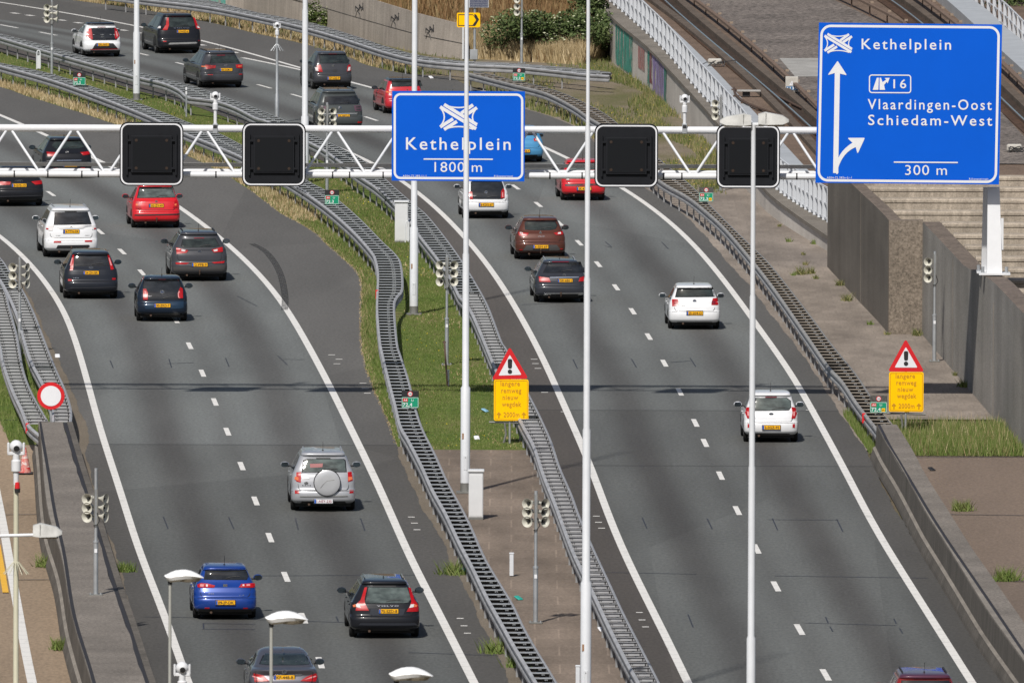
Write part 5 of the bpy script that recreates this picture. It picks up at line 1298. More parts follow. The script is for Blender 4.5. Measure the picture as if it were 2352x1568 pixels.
p = P(428, 269); k = 1/S(p.y); t = MB(); t.tube((0, 0, 0), (0, 0, 69*k), .035, M_GALV, n=8); t.tube((0, 0, 52*k), (0, 0, 69*k), .042, M_SGN_W, n=8); t.box((0, 0, 61*k), (.088, .088, .03), M_SGN_K); o = t.build('slim_post'); o.location = p; tag(o, 'slim grey post with white top at the rail bend', 'post')
# ================================================================ CARS
M_UNDER = plain('underbody', (.012, .012, .012), .9)
def g_dark(): return glass('dark_glass', (.018, .020, .023))
def g_mid(): return glass('greenish_glass', (.026, .034, .032))
def g_light(): return glass('light_glass', (.085, .105, .10))
def cr(a, b, c, d, t): return .5*((2*b)+(c-a)*t+(2*a-5*b+4*c-d)*t*t+(3*b-a-3*c+d)*t**3)
class Car:
    """body as stacked horizontal outlines; every panel, lamp and pane is shaped on the body's own surface"""
    def __init__(s, name, label, paintm, place, cx, by, pw, L, W, H, kind='hatch', rd=None, roof=None, lane=None, glassm=None, group='cars driving away on the motorway', ox=0, oy=0, **k):
        s.ox, s.oy = ox, oy
        X, Yp = ox + cx/4, oy + by/4
        p = P(X, Yp); dxdy = (rd or lane).tan(p.y) if (rd or lane) else 0
        s.th = math.atan(-dxdy); s.tha = s.th + math.atan2(p.x, p.y)
        k_m = 0.25 / S(p.y); wpx = pw * k_m
        sc = max(.94, min(1.10, wpx / W)); s.sc = sc; s.k = k_m / sc; s.cx, s.by = cx, by
        s.L, s.w, s.H = L, W/2, H; s.kind = kind
        yw = .66 if L < 3.8 else .84
        p = p + Vector((math.sin(s.th), -math.cos(s.th), 0)) * yw * sc; s.by = by + yw*.070/s.k
        s.rows(k)
        s.t = thing(name, label, 'car', p, s.th, group); s.t.scale = (sc, sc, sc)
        s.paint = paintm; s.body(roof)
        s.gl = glassm or g_dark()
    def rows(s, k):
        L, w, H = s.L, s.w, s.H; kd = s.kind
        zbt = k.get('zbt', .60); step = k.get('step', .045); zbelt = k.get('zbelt', .60*H + .02); yb = k.get('yb', .12); yr = k.get('yr', .50); wr = k.get('wr', .70)*w
        zh = min(zbelt - .03, k.get('zh', .60*H)); zb = k.get('zb', .265)
        wsb = k.get('wsb', 1.05); rf = k.get('rf', 1.95)
        # z, rear, front, half width, corner depth
        r = [(zb-.03, .16, L-.16, w*.90, .34), (zb+.05, .03, L-.03, w*.985, .34), (.44, .0, L, w, .36), (zbt-.06, .005, L-.02, w, .36), (zbt, .03, L-.04, w, .36), (zbt+.03, .03+step, L-.07, w*.995, .33),
             ((zbt+zbelt)/2+.02, .035+step+yb*.25, L-.14, w*.992, .30), (zh, .03+step+yb*.7, L-.42, w*.97, .27), (zh+.03, .03+step+yb*.8, L-wsb, w*.96, .25), (zbelt+.02, .03+step+yb, L-wsb-.05, w*.935, .23)]
        if kd == 'coupe':
            zt = k.get('zt', 1.02); r[-1] = (zt-.03, .10, L-wsb, w*.93, .40); r += [(zt, .16, L-wsb-.05, w*.90, .40), (zt+.015, .50, L-wsb-.1, w*.86, .40), (zt+.06, .62, L-wsb-.2, w*.82, .38), (H-.10, 1.35, L-rf, w*.70, .40)]
            r += [(H-.045, 1.55, L-rf-.12, w*.62, .38), (H-.012, 1.75, L-rf-.25, w*.50, .18), (H, 1.95, L-rf-.35, w*.32, .10)]
        else:
            sp = k.get('spoiler', .07)
            r += [(H-.14, yr-.03, L-rf, wr*1.06, .26), (H-.105, yr-.01-sp, L-rf-.05, wr*1.02, .24), (H-.055, yr-sp, L-rf-.12, wr*.985, .24), (H-.028, yr+.03, L-rf-.2, wr*.945, .24), (H-.010, yr+.22, L-rf-.26, wr*.86, .18), (H, yr+.55, L-rf-.36, wr*.62, .11)]
        out = []
        ext = [r[0]] + r + [r[-1]]
        for i in range(1, len(ext)-2):
            n = 3 if i > 1 else 2
            for j in range(n):
                t = j/n; a, b, c, d = ext[i-1], ext[i], ext[i+1], ext[i+2]
                q = tuple(b[m] + (c[m]-b[m])*t if m in (0,) else .35*(b[m]+(c[m]-b[m])*t) + .65*cr(a[m], b[m], c[m], d[m], t) for m in range(5)); out.append(q)
        out.append(r[-1]); s.R = out; s.zs = [q[0] for q in out]
        s.zbelt, s.yr, s.wr, s.wsb, s.rf, s.zbt = zbelt, yr, wr, wsb, rf, zbt
    def ch(s, z):
        z = max(s.zs[0], min(s.zs[-1], z)); i = max(0, min(len(s.zs)-2, int(np.searchsorted(s.zs, z)) - 1)); a, b = s.R[i], s.R[i+1]
        t = (z - a[0]) / max(1e-6, b[0]-a[0]); return [a[m] + (b[m]-a[m])*t for m in range(5)]
    NE = 3.6
    def rear(s, x, z):
        _, yr, yf, W, D = s.ch(z); q = min(.995, abs(x)/W); return yr + D*(1-(1-q**s.NE)**(1/s.NE))
    def side(s, y, z):
        _, yr, yf, W, D = s.ch(z)
        if y < yr + D: e = max(0, min(1, (D-(y-yr))/D)); return W*(1-e**s.NE)**(1/s.NE)
        Df = min(.9, D*1.6)
        if y > yf - Df: e = max(0, min(1, (y-(yf-Df))/Df)); return W*(1-e**2.6)**(1/2.6)
        return W
    def body(s, roof):
        mb = MB(); vs = []; na = 13; nb = 9; loops = []
        for z, yr, yf, W, D in s.R:
            lp = []
            for i in range(na):                    # rear, left to right
                a = -math.pi/2 + math.pi*i/(na-1); sx, cx_ = math.sin(a), math.cos(a)
                lp.append((W*math.copysign(abs(sx)**(2/s.NE), sx), yr + D*(1-abs(cx_)**(2/s.NE)), z))
            Df = min(.9, D*1.6); y0, y1 = yr + D, yf - Df
            for i in range(1, nb): lp.append((W, y0 + (y1-y0)*i/nb, z))
            for i in range(na):
                a = math.pi/2 - math.pi*i/(na-1); sx, cx_ = math.sin(a), math.cos(a)
                lp.append((W*math.copysign(abs(sx)**(2/2.6), sx), yf - Df*(1-abs(cx_)**(2/2.6)), z))
            for i in range(1, nb): lp.append((-W, y1 + (y0-y1)*i/nb, z))
            loops.append(lp)
        n = len(loops[0]); fs = []; fr = []
        for lp in loops: vs += lp
        top = len(loops)-1; rz = s.H - .115
        for i in range(top):
            for j in range(n):
                q = (i*n+j, i*n+(j+1) % n, (i+1)*n+(j+1) % n, (i+1)*n+j); (fr if roof and loops[i][0][2] > rz else fs).append(q)
        (fr if roof else fs).append(tuple(range(top*n, top*n+n))); fs.append(tuple(reversed(range(n))))
        mb.add(vs, fs, s.paint)
        if fr:
            k = mb.mi(roof); mb.f += fr; mb.m += [k]*len(fr)
        mb.build('body', s.t, smooth=R(50))
        mb = MB(); L, w = s.L, s.w
        mb.box((0, L/2, .22), (w*1.70, L*.86, .16), M_UNDER); mb.tube((-w*.45, .10, .215), (-w*.45, .5, .215), .035, M_RUST, n=8); mb.build('underbody', s.t)
        rw = .315 if s.H < 1.6 else .355; yw0, yw1 = .70 if L < 3.8 else .88, L - .80
        tw = .20 if s.H < 1.6 else .235
        for y in (yw0, yw1):
            for sg in (-1, 1):
                mbt = MB(); M = Matrix.Translation((sg*(w - .005 - tw/2), y, rw)) @ Matrix.Rotation(R(90), 4, 'Y')
                mbt.lathe([(rw*.62, -tw/2+.01), (rw*.9, -tw/2), (rw*.98, -tw/2+.03), (rw, -tw*.2), (rw, tw*.2), (rw*.98, tw/2-.03), (rw*.9, tw/2), (rw*.62, tw/2-.01)], M_RUBBER, M, 22)
                wh = thing_part('wheel', s.t); o = mbt.build('tyre', wh, smooth=R(40))
                mbr = MB(); mbr.lathe([(0, -.05), (rw*.25, -.05), (rw*.62, -.02), (rw*.64, tw/2-.012)] if sg > 0 else [(0, .05), (rw*.25, .05), (rw*.62, .02), (rw*.64, -tw/2+.012)], M_DARK, M, 20)
                for a in range(5):
                    an = 2*math.pi*a/5; c = M @ Vector((rw*.36*math.cos(an), rw*.36*math.sin(an), sg*(tw/2-.03)))
                    rot = (M.to_3x3() @ Matrix.Rotation(an, 3, 'Z')); mbr.box(c, (rw*.54, rw*.14, .02), M_RIM, rot)
                mbr.lathe([(rw*.56, 0), (rw*.64, 0), (rw*.64, .01), (rw*.56, .01)], M_RIM, M @ Matrix.Translation((0, 0, sg*(tw/2-.02))), 20); mbr.build('rim', wh)
                # wheel housing on the flank
                pts = [(y + (rw+.055)*math.cos(a), rw + (rw+.055)*math.sin(a)) for a in [R(-14 + 208*i/14) for i in range(15)]]; pts = [q for q in pts if q[1] > .2]
                s.sidepatch('wheel_arch', pts, M_UNDER, sg, .004)
        s.yw = (yw0, yw1)
    # ---- panels on the surface
    def patch(s, name, poly, mapper, mat, parent=None, grid=.07, depth=.02):
        poly = [Vector(p) for p in poly]; n = len(poly); dense = []
        for i in range(n):
            a, b = poly[i], poly[(i+1) % n]; m = max(1, int((b-a).length/grid))
            dense += [a.lerp(b, j/m) for j in range(m)]
        pts = list(dense); xs = [p.x for p in dense]; ys = [p.y for p in dense]
        def inside(q):
            c = False; m = len(dense)
            for i in range(m):
                a, b = dense[i], dense[(i+1) % m]
                if (a.y > q.y) != (b.y > q.y) and q.x < (b.x-a.x)*(q.y-a.y)/(b.y-a.y)+a.x: c = not c
            return c
        x = min(xs) + grid/2
        while x < max(xs):
            y = min(ys) + grid/2
            while y < max(ys):
                q = Vector((x, y))
                if inside(q) and min((q-d).length for d in dense) > grid*.4: pts.append(q)
                y += grid
            x += grid
        m = len(dense); v2, e2, f2, *_ = geo.delaunay_2d_cdt(pts, [], [list(range(m))], 1, 1e-5)
        out = [mapper(p.x, p.y, 0) for p in v2]; back = [mapper(p.x, p.y, depth) for p in v2]
        fs = [tuple(f) for f in f2]; cnt = {}
        for f in fs:
            for i in range(len(f)): e = (f[i], f[(i+1) % len(f)]); cnt[e] = 1
        k = len(out); rim = [(a, b, b+k, a+k) for (a, b) in cnt if (b, a) not in cnt]
        mb = MB(); mb.add(out + back, fs + rim, mat); return mb.build(name, parent or s.t, smooth=R(40))
    def px(s, x, y):                                # traced point on the rear view -> (x, z) on the car
        sx, sz = (x - s.cx)*s.k, (s.by - y)*s.k; c, sn = math.cos(s.tha), math.sin(s.tha); X, Z = sx/c, sz
        for _ in range(5):
            Xc = max(-s.w*.97, min(s.w*.97, X)); yy = s.rear(Xc, Z); X = (sx + yy*sn)/c; Z = sz - yy*.068
        return (max(-s.w*.985, min(s.w*.985, X)), min(Z, s.H - .075))
    def rp(s, name, poly, mat, lift=.006, raw=False, parent=None, grid=.07):
        q = poly if raw else [s.px(*p) for p in poly]
        return s.patch(name, q, lambda x, z, d: (x, s.rear(x, z) - lift + d, z), mat, parent, grid)
    def sidepatch(s, name, poly, mat, sg, lift=.005, parent=None):
        return s.patch(name, poly, lambda y, z, d: (sg*(s.side(y, z) + lift - d), y, z), mat, parent, .14)
    def window(s, poly, mat=None, wiper=True):
        s.win = [s.px(*p) for p in poly]; cxx = sum(p[0] for p in s.win)/len(s.win); czz = sum(p[1] for p in s.win)/len(s.win)
        big = [(cxx + (x-cxx)*1.05, min(czz + (z-czz)*1.09, s.H - .055)) for x, z in s.win]
        s.rp('window_seal', big, M_BLACK, .003, True)
        o = s.rp('rear_window', s.win, mat or s.gl, .008, True)
        if wiper:
            zb = min(p[1] for p in s.win) + .035; a = [(.02 + .38*i/5, zb + .05*math.sin(i/5*2)) for i in range(6)]
            mb = MB(); mb.path([Vector((x, s.rear(x, z) - .02, z)) for x, z in a], .009, M_DARK, 5); mb.build('wiper', o)
        return o
    def brake(s, top_off=.035, wd=.17, mat=None):
        zt = min(max(p[1] for p in s.win) + top_off, s.H - .062); s.rp('brake_light', [(-wd, zt-.012), (wd, zt-.012), (wd, zt+.012), (-wd, zt+.012)], mat or plain('dark_red_lamp', (.16, .01, .02), .2, coat=.5), .012, True)
    def lights(s, l, r=None, clear=None, mat=None):
        """left outline, right outline (or mirrored); clear: list of inset polygons on the right, mirrored too"""
        ql = [s.px(*p) for p in l] if l else None; qr = [s.px(*p) for p in r] if r else None
        if ql is None: ql = [(-x, z) for x, z in qr]
        if qr is None: qr = [(-x, z) for x, z in ql]
        if l and r:                                     # share one outline height-wise, keep both widths sensible
            pass
        for sg, q in ((-1, ql), (1, qr)):
            o = s.rp('tail_light', q, mat or M_RED, .016, True, grid=.05)
            for poly, m_ in (clear or []):
                pz = [s.px(*p) for p in poly]; pz = pz if sum(p[0] for p in pz)*sg > 0 else [(-x, z) for x, z in pz]
                s.rp('lamp_lens', pz, m_, .024, True, o, .05)
    def plate(s, x, y, txt, white=False, wd=.52):
        X, Z = s.px(x, y); Y = s.rear(X*.2, Z) - .022; X = X if abs(X) > .08 else 0
        mb = MB(); mb.box((X, Y, Z), (wd, .016, .115), M_SGN_W if white else M_PLATE, bev=.006); o = mb.build('number_plate', s.t)
        mb = MB(); mb.box((X - wd/2 + .026, Y - .009, Z), (.048, .006, .108), M_PBLUE); mb.build('plate_band', o)
        mb = MB(); mb.box((X, Y + .006, Z), (wd + .03, .012, .145), M_DARK); mb.build('plate_holder', o)
        if txt:
            v, f = text_box(txt, X - wd*.38, X + wd*.44, Z - .036, .074, .018, 1.0); mb = MB(); mb.add([(a, Y - .0115, b) for a, b in v], f, plain('plate_red', (.25, .02, .04), .5) if white else M_SGN_K); mb.build('plate_lettering', o)
    def badge(s, x, y, kind, r=.055):
        X, Z = s.px(x, y); X = 0 if abs(X) < .1 else X; Y = s.rear(X, Z) - .014; mb = MB()
        T = Matrix.Translation((X, Y, Z)) @ Matrix.Rotation(R(90), 4, 'X')
        def ringt(rx, rz, ox=0., wd=.012): 
            mb.lathe([(1-wd/rx, -.004), (1-wd/rx, .006), (1, .006), (1, -.004)], M_CHROME, T @ Matrix.Translation((ox, 0, 0)) @ Matrix.Diagonal((rx, rz, 1, 1)), 20)
        if kind == 'vw':
            mb.lathe([(0, .0), (r*.97, 0), (r*.97, .002)], plain('badge_blue', (.03, .05, .12), .3), T, 18); ringt(r, r)
            for a, b in (((-.7, .6), (-.25, -.75)), ((-.25, -.75), (0, -.05)), ((0, -.05), (.25, -.75)), ((.25, -.75), (.7, .6)), ((-.28, .9), (0, .15)), ((0, .15), (.28, .9))): mb.tube((X+a[0]*r, Y-.006, Z+a[1]*r), (X+b[0]*r, Y-.006, Z+b[1]*r), .006, M_CHROME, n=5)
        elif kind == 'star':
            ringt(r, r)
            for a in (90, 210, 330): mb.tube((X, Y-.004, Z), (X+r*math.cos(R(a)), Y-.004, Z+r*math.sin(R(a))), .007, M_CHROME, n=5)
        elif kind == 'rings':
            for i in range(4): ringt(.042, .042, -.09+.06*i, .008)
        elif kind == 'oval': mb.lathe([(0, 0), (.98, 0), (.98, .003)], plain('badge_dark', (.03, .04, .07), .3), T @ Matrix.Diagonal((r*1.5, r*.75, 1, 1)), 20); ringt(r*1.5, r*.75); mb.box((X, Y-.006, Z), (r*1.5, .006, r*.22), M_CHROME)
        elif kind == 'diamond': mb.prism([(X-r*.6, Z), (X, Z-r*1.15), (X+r*.6, Z), (X, Z+r*1.15)], Y-.006, Y+.01, M_CHROME); mb.prism([(X-r*.2, Z), (X, Z-r*.45), (X+r*.2, Z), (X, Z+r*.45)], Y-.008, Y, M_DARK)
        elif kind == 'bolt': ringt(r, r); mb.tube((X-r*.9, Y-.004, Z-.01), (X+r*.9, Y-.004, Z+.01), .009, M_CHROME, n=5)
        elif kind == 'ovals': ringt(r*1.3, r*.85); ringt(r*.5, r*.8); ringt(r*.9, r*.4)
        elif kind == 'square': mb.box((X, Y-.002, Z), (r*2, .012, r*1.9), M_CHROME, bev=.012); mb.box((X+r*.15, Y-.01, Z+r*.25), (r*1.3, .006, r*.12), M_DARK); mb.box((X-r*.15, Y-.01, Z-r*.25), (r*1.3, .006, r*.12), M_DARK)
        elif kind == 'three': [mb.prism([(X + dx, Z + dz), (X + dx + .022, Z + dz + .03), (X + dx, Z + dz + .06), (X + dx - .022, Z + dz + .03)], Y-.006, Y+.004, M_CHROME) for dx, dz in ((0, 0), (-.035, -.05), (.035, -.05))]
        elif kind == 'chevron': [mb.path([Vector((X-.06, Y-.004, Z+dz-.03)), Vector((X, Y-.004, Z+dz+.02)), Vector((X+.06, Y-.004, Z+dz-.03))], .011, M_CHROME, 5) for dz in (0, .045)]
        else: ringt(r, r)
        mb.build('emblem', s.t)
    def word(s, txt, x0, x1, y, cap=.035, mat=None):
        a, Z = s.px(x0, y); b, _ = s.px(x1, y); v, f = text_box(txt, a, b, Z, cap, .02, 1.3)
        mb = MB(); mb.add([(p, s.rear(p, q) - .012, q) for p, q in v], f, mat or M_CHROME); mb.build('lettering', s.t)
    def flank(s, n=2, mirrors=True, my=None, handles=True, mcol=None, rails=None, antenna=True, sidewin=None):
        L, w, H = s.L, s.w, s.H; zb = s.zbelt + .05; zt = H - .15
        kd = s.kind; y0 = (s.yr + .28 if kd != 'coupe' else 1.35); y1 = L - s.rf + .05; ya = L - s.wsb - .62
        yb0 = y0 - (.12 if kd != 'coupe' else .25)
        for sg in (-1, 1):
            cuts = [0, .52, 1] if n == 2 else [0, .26, .60, 1]
            for a, b in zip(cuts[:-1], cuts[1:]):
                f0 = lambda c, q0, q1: q0 + (q1-q0)*c
                e = .03; s.sidepatch('side_window', [(f0(a, yb0, ya)+e, zb), (f0(b, yb0, ya)-e, zb - (.02 if b == 1 else 0)), (f0(b, y0, y1)-e, zt), (f0(a, y0, y1)+e, zt)], g_dark() if s.gl is not g_light() else s.gl, sg, .007)
            for c in cuts[1:-1] + [1.12]:
                yy = yb0 + (ya-yb0)*c
                s.sidepatch('door_seam', [(yy-.006, .34), (yy+.006, .34), (yy+.006, zb-.03), (yy-.006, zb-.03)], M_UNDER, sg, .002)
                if handles:
                    mb = MB(); h = yy - .22; z = s.zbelt - .10; mb.box((sg*(s.side(h, z)+.012), h, z), (.03, .18, .03), s.paint, bev=.008); mb.build('door_handle', s.t)
            if mirrors:
                my_ = my or L - s.wsb - .62; z = s.zbelt + .09; xs = s.side(my_, s.zbelt)
                mb = MB(); mb.lathe([(.30, -.06), (.75, -.05), (1.0, .0), (.98, .05), (.7, .11), (.3, .14), (.01, .15)], mcol or s.paint, Matrix.Translation((sg*(xs+.15), my_, z)) @ Matrix.Rotation(R(-90), 4, 'X') @ Matrix.Diagonal((.125, .085, 1, 1)), 16)
                mb.box((sg*(xs+.03), my_+.05, z-.05), (.12, .05, .04), M_DARK); q = mb.build('wing_mirror', s.t, smooth=True)
                mb = MB(); mb.prism(rrect(sg*(xs+.15)-.10, z-.062, sg*(xs+.15)+.10, z+.064, .045, 4), my_-.064, my_-.058, glass('mirror_glass', (.018, .028, .036), .05)); mb.build('mirror_glass', q)
        # windscreen
        n_ = 8; vs = []; zz0, zz1 = s.zbelt + .06, H - .13
        for i in range(n_):
            for j in range(2):
                z = (zz0, zz1)[j]; _, yr, yf, W, D = s.ch(z); x = W*.86*(2*i/(n_-1)-1); Df = min(.9, D*1.6); vs.append((x, yf - Df*(1-(1-(abs(x)/W)**2.6)**(1/2.6)) + .008, z))
        mb = MB(); mb.add(vs, [(2*i, 2*i+2, 2*i+3, 2*i+1) for i in range(n_-1)], s.gl); mb.build('windscreen', s.t)
        if rails:
            for sg in (-1, 1):
                y_a, y_b = s.yr + .15, L - s.rf - .35; pts = []
                for i in range(9):
                    y = y_a + (y_b-y_a)*i/8; zz = H + (.035 if 0 < i < 8 else -.03); pts.append(Vector((sg*s.wr*.86, y, zz - .02)))
                mb = MB(); mb.path(pts, .02, rails, 6); mb.build('roof_rail', s.t)
        if antenna:
            y = s.yr + (.35 if antenna != 'front' else 1.2); 
            mb = MB()
            if antenna == 'fin': mb.prism([(-.02, H-.03), (.02, H-.03), (.006, H+.06), (-.006, H+.06)], y+.3, y+.42, s.paint)
            else: mb.lathe([(.03, H-.03), (.02, H+.02), (0, H+.03)], M_DARK, Matrix.Translation((0, y, 0)), 8); mb.tube((0, y, H), (0, y-.16, H+.26), .006, M_DARK, n=5)
            mb.build('antenna', s.t)
    def dark(s, name, poly, mat=None, lift=.005): return s.rp(name, poly, mat or M_DARK, lift)
    def seam(s, z0=None, z1=None, frac=.80):
        """tailgate outline as a thin dark gap"""
        z0 = z0 or s.zbt + .03; z1 = z1 or s.zbelt - .02; x = s.w*frac
        mb = MB()
        pts = [(-x*1.02, z1), (-x*.97, z0 + .06), (-x*.90, z0)] + [(x*.90*(2*i/8-1), z0) for i in range(1, 8)] + [(x*.90, z0), (x*.97, z0 + .06), (x*1.02, z1)]
        mb.path([Vector((a, s.rear(a, b) - .001, b)) for a, b in pts], .008, M_UNDER, 5); mb.build('tailgate_seam', s.t)
        # bumper joint
        mb = MB(); z = s.zbt - .01; mb.path([Vector((s.w*.97*(2*i/16-1), s.rear(s.w*.97*(2*i/16-1), z) - .0, z)) for i in range(17)], .006, M_UNDER, 5); mb.build('bumper_seam', s.t)
    def hitch(s):
        mb = MB(); mb.path([Vector((0, .12, .22)), Vector((0, -.06, .26)), Vector((0, -.08, .36))], .022, M_RUST, 7); mb.tube((0, -.08, .34), (0, -.08, .40), .03, M_RUST, n=8); mb.build('tow_hook', s.t)
    def reflect(s, pts, wd=.13, hh=.045, mat=None):
        for x, y in pts:
            X, Z = s.px(x, y); s.rp('reflector', [(X-wd/2, Z-hh/2), (X+wd/2, Z-hh/2), (X+wd/2, Z+hh/2), (X-wd/2, Z+hh/2)], mat or M_RED, .010, True)
    def lower(s, z0=.24, z1=.36, frac=.72, mat=None):
        x = s.w*frac; s.rp('lower_bumper', [(-x, z0), (x, z0), (x*.93, z1), (-x*.93, z1)], mat or M_DARK, .006, True)
def thing_part(name, parent):
    o = bpy.data.objects.new(name, None); COL.objects.link(o); o.parent = parent; o.empty_display_size = .2; return o
P_WHITE = paint('white_paint', (.70, .71, .73), 0, .35); P_BLACK = paint('black_paint', (.014, .015, .019), .2); P_DGREY = paint('dark_grey_paint', (.034, .037, .046), .45)
P_GREY = paint('grey_paint', (.050, .052, .060), .5); P_GREEN = paint('greenish_grey_paint', (.060, .068, .070), .5); P_RED = paint('red_paint', (.46, .018, .028), 0); P_RED2 = paint('bright_red_paint', (.56, .012, .020), 0)
P_NAVY = paint('dark_navy_paint', (.018, .021, .029), .3); P_NAVY2 = paint('deep_blue_paint', (.012, .020, .036), .3); P_LBLUE = paint('light_blue_paint', (.07, .27, .50), .2); P_BROWN = paint('brown_paint', (.088, .032, .023), .45)
P_SILVER = paint('silver_paint', (.40, .41, .435), .3, .34); P_BLUE = paint('vivid_blue_paint', (.008, .045, .26), .2); P_CLA = paint('warm_grey_paint', (.15, .145, .165), .65); P_WINE = paint('wine_red_paint', (.30, .025, .022), .3); P_BRED = paint('blue_roof_paint', (.03, .035, .05), .3)
sil = plain('silver_trim', (.5, .5, .5), .35, .6)

T00 = dict(ox=0, oy=0); T10 = dict(ox=588, oy=0); T20 = dict(ox=1176, oy=0); T01 = dict(ox=0, oy=392); T11 = dict(ox=588, oy=392); T21 = dict(ox=1176, oy=392); T12 = dict(ox=588, oy=784); T32 = dict(ox=1764, oy=784); T03 = dict(ox=0, oy=1176); T13 = dict(ox=588, oy=1176); T33 = dict(ox=1764, oy=1176)

c = Car('small_hatchback', 'white small hatchback with black tailgate glass and black roof, at the upper left', P_WHITE, 0, 921, 521, 352, 3.46, 1.615, 1.46, rd=RC_T, roof=P_BLACK, yr=.42, wr=.72, zbelt=.95, **T00)
c.window([(812, 266), (1030, 262), (1062, 345), (1040, 370), (835, 370), (790, 345)], wiper=True); c.lights([(790, 262), (814, 262), (828, 360), (818, 370), (780, 335)], [(1028, 258), (1045, 265), (1072, 335), (1040, 365), (1030, 350)], [([(1036, 290), (1046, 290), (1060, 335), (1046, 345)], plain('pale_red_lens', (.6, .25, .25), .2, coat=.5))])
c.dark('lower_bumper', [(800, 478), (855, 402), (1015, 402), (1072, 475), (1060, 488), (795, 488)]); c.rp('bumper_trim', [(805, 456), (1065, 452), (1066, 458), (806, 462)], M_RED, .012); c.plate(938, 415, 'GK-582-J'); c.badge(930, 343, 'ovals', .05); c.brake(.05); c.flank(2)
c = Car('sports_utility_car', 'black tall estate-like off-roader with long red corner lights and silver skid plate', P_BLACK, 0, 1623, 488, 405, 4.63, 1.89, 1.70, rd=RC_T, yr=.55, wr=.66, zbelt=1.02, **T00)
c.window([(1522, 168), (1738, 164), (1758, 240), (1720, 250), (1540, 252), (1524, 245)], g_mid()); c.lights([(1500, 165), (1517, 165), (1520, 235), (1505, 280), (1460, 280), (1492, 230)], [(1742, 160), (1760, 170), (1780, 228), (1812, 262), (1808, 272), (1772, 268), (1760, 235)], [([(1775, 242), (1785, 242), (1806, 262), (1780, 262)], M_CLEAR)])
c.word('VOLVO', 1563, 1708, 266, .04); c.plate(1648, 294, '13-HSD-6'); c.rp('skid_plate', [(1515, 412), (1530, 398), (1770, 392), (1782, 402), (1770, 406), (1530, 414)], sil, .012); c.reflect([(1482, 385), (1803, 379)], .14); c.lower(.26, .42, .8); c.brake(.045, .3); c.seam(); c.flank(2, antenna='fin')
c = Car('estate_car', 'dark grey estate car with round silver emblem on the third lane at the upper left', P_GREY, 0, 2015, 803, 402, 4.70, 1.81, 1.52, rd=RC_T, yr=.55, wr=.68, **T00)
c.window([(1912, 518), (2125, 514), (2160, 572), (2150, 582), (1900, 582)], g_mid()); c.lights([(1850, 598), (1948, 605), (1945, 628), (1860, 640)], [(2130, 600), (2198, 594), (2203, 632), (2138, 630)], [([(2150, 610), (2190, 606), (2192, 616), (2152, 618)], M_AMBER)])
c.plate(2042, 645, '66-SXM-7'); c.badge(2040, 605, 'bolt'); c.reflect([(1898, 690), (2183, 687)], .22, .035); c.brake(.02); c.seam(); c.flank(3, rails=M_DARK); c.lower(.24, .32)
c = Car('small_hatchback', 'dark grey small hatchback with upright tail beside a tall white pole', P_GREY, 0, 685, 818, 362, 3.6, 1.6, 1.54, rd=RC_T, yr=.30, wr=.72, zbelt=.98, **T10)
c.window([(560, 514), (798, 508), (820, 568), (806, 583), (562, 583)], g_mid()); c.lights([(530, 600), (565, 598), (583, 665), (537, 660), (524, 640)], [(835, 590), (852, 618), (845, 655), (805, 660), (812, 610)], [([(820, 620), (838, 620), (835, 652), (812, 655)], M_CLEAR)])
c.plate(698, 722, 'GT-622-P'); c.badge(694, 605, 'square', .045); c.rp('boot_handle', [(678, 642), (716, 642), (714, 664), (680, 664)], M_DARK); c.brake(.05); c.seam(); c.flank(2); c.lower(.24, .30)
c = Car('red_hatchback', 'red hatchback with dark roof partly hidden by the smaller blue sign', P_RED, 0, 1340, 1040, 355, 4.0, 1.64, 1.50, rd=RC_R, roof=P_NAVY, yr=.40, wr=.74, **T10)
c.window([(1225, 738), (1435, 732), (1475, 742), (1495, 790), (1225, 798)], g_mid()); c.lights([(1190, 825), (1240, 832), (1240, 870), (1202, 864)], None, [([(1475, 840), (1495, 838), (1492, 855), (1472, 855)], M_AMBER)]); c.badge(1361, 830, 'round', .04); c.plate(1350, 940, 'RK-417-L'); c.seam(); c.flank(2, mcol=M_DARK)
c = Car('people_carrier', 'dark greenish grey people carrier behind the horn pole at the gantry', P_GREEN, 0, 750, 1205, 430, 4.6, 1.83, 1.64, rd=RC_R, yr=.42, wr=.70, **T10)
c.window([(612, 893), (898, 884), (918, 945), (903, 960), (605, 962)]); c.lights([(620, 978), (560, 975), (550, 1025), (612, 1028)], [(872, 975), (936, 970), (944, 1022), (885, 1025)], [([(890, 982), (928, 978), (934, 990), (892, 993)], M_DARK), ([(894, 1004), (934, 1002), (936, 1014), (898, 1016)], M_DARK)], plain('dusky_lamp', (.10, .05, .07), .15, coat=.7))
c.plate(774, 1070, 'JX-087-S'); c.badge(765, 995, 'chevron'); c.reflect([(930, 1128), (575, 1132)], .2, .06); c.seam(); c.flank(3, rails=P_GREEN); c.rp('tailgate_trim', [(600, 1046), (905, 1042), (905, 1048), (600, 1052)], sil, .01)
c = Car('dark_car', 'dark blue car of which only the roof shows above the smaller blue sign', P_NAVY2, 0, 1800, 1190, 370, 4.2, 1.76, 1.48, rd=RC_R, **T10)
c.window([(1690, 880), (1910, 876), (1935, 930), (1680, 940)]); c.lights([(1640, 960), (1690, 965), (1690, 1000), (1645, 1000)]); c.plate(1805, 1060, ''); c.flank(2)
c = Car('light_blue_car', 'light blue hatchback mostly hidden behind the smaller blue sign', P_LBLUE, 0, 85, 1485, 368, 3.95, 1.70, 1.50, rd=RC_R, yr=.38, wr=.70, **T20)
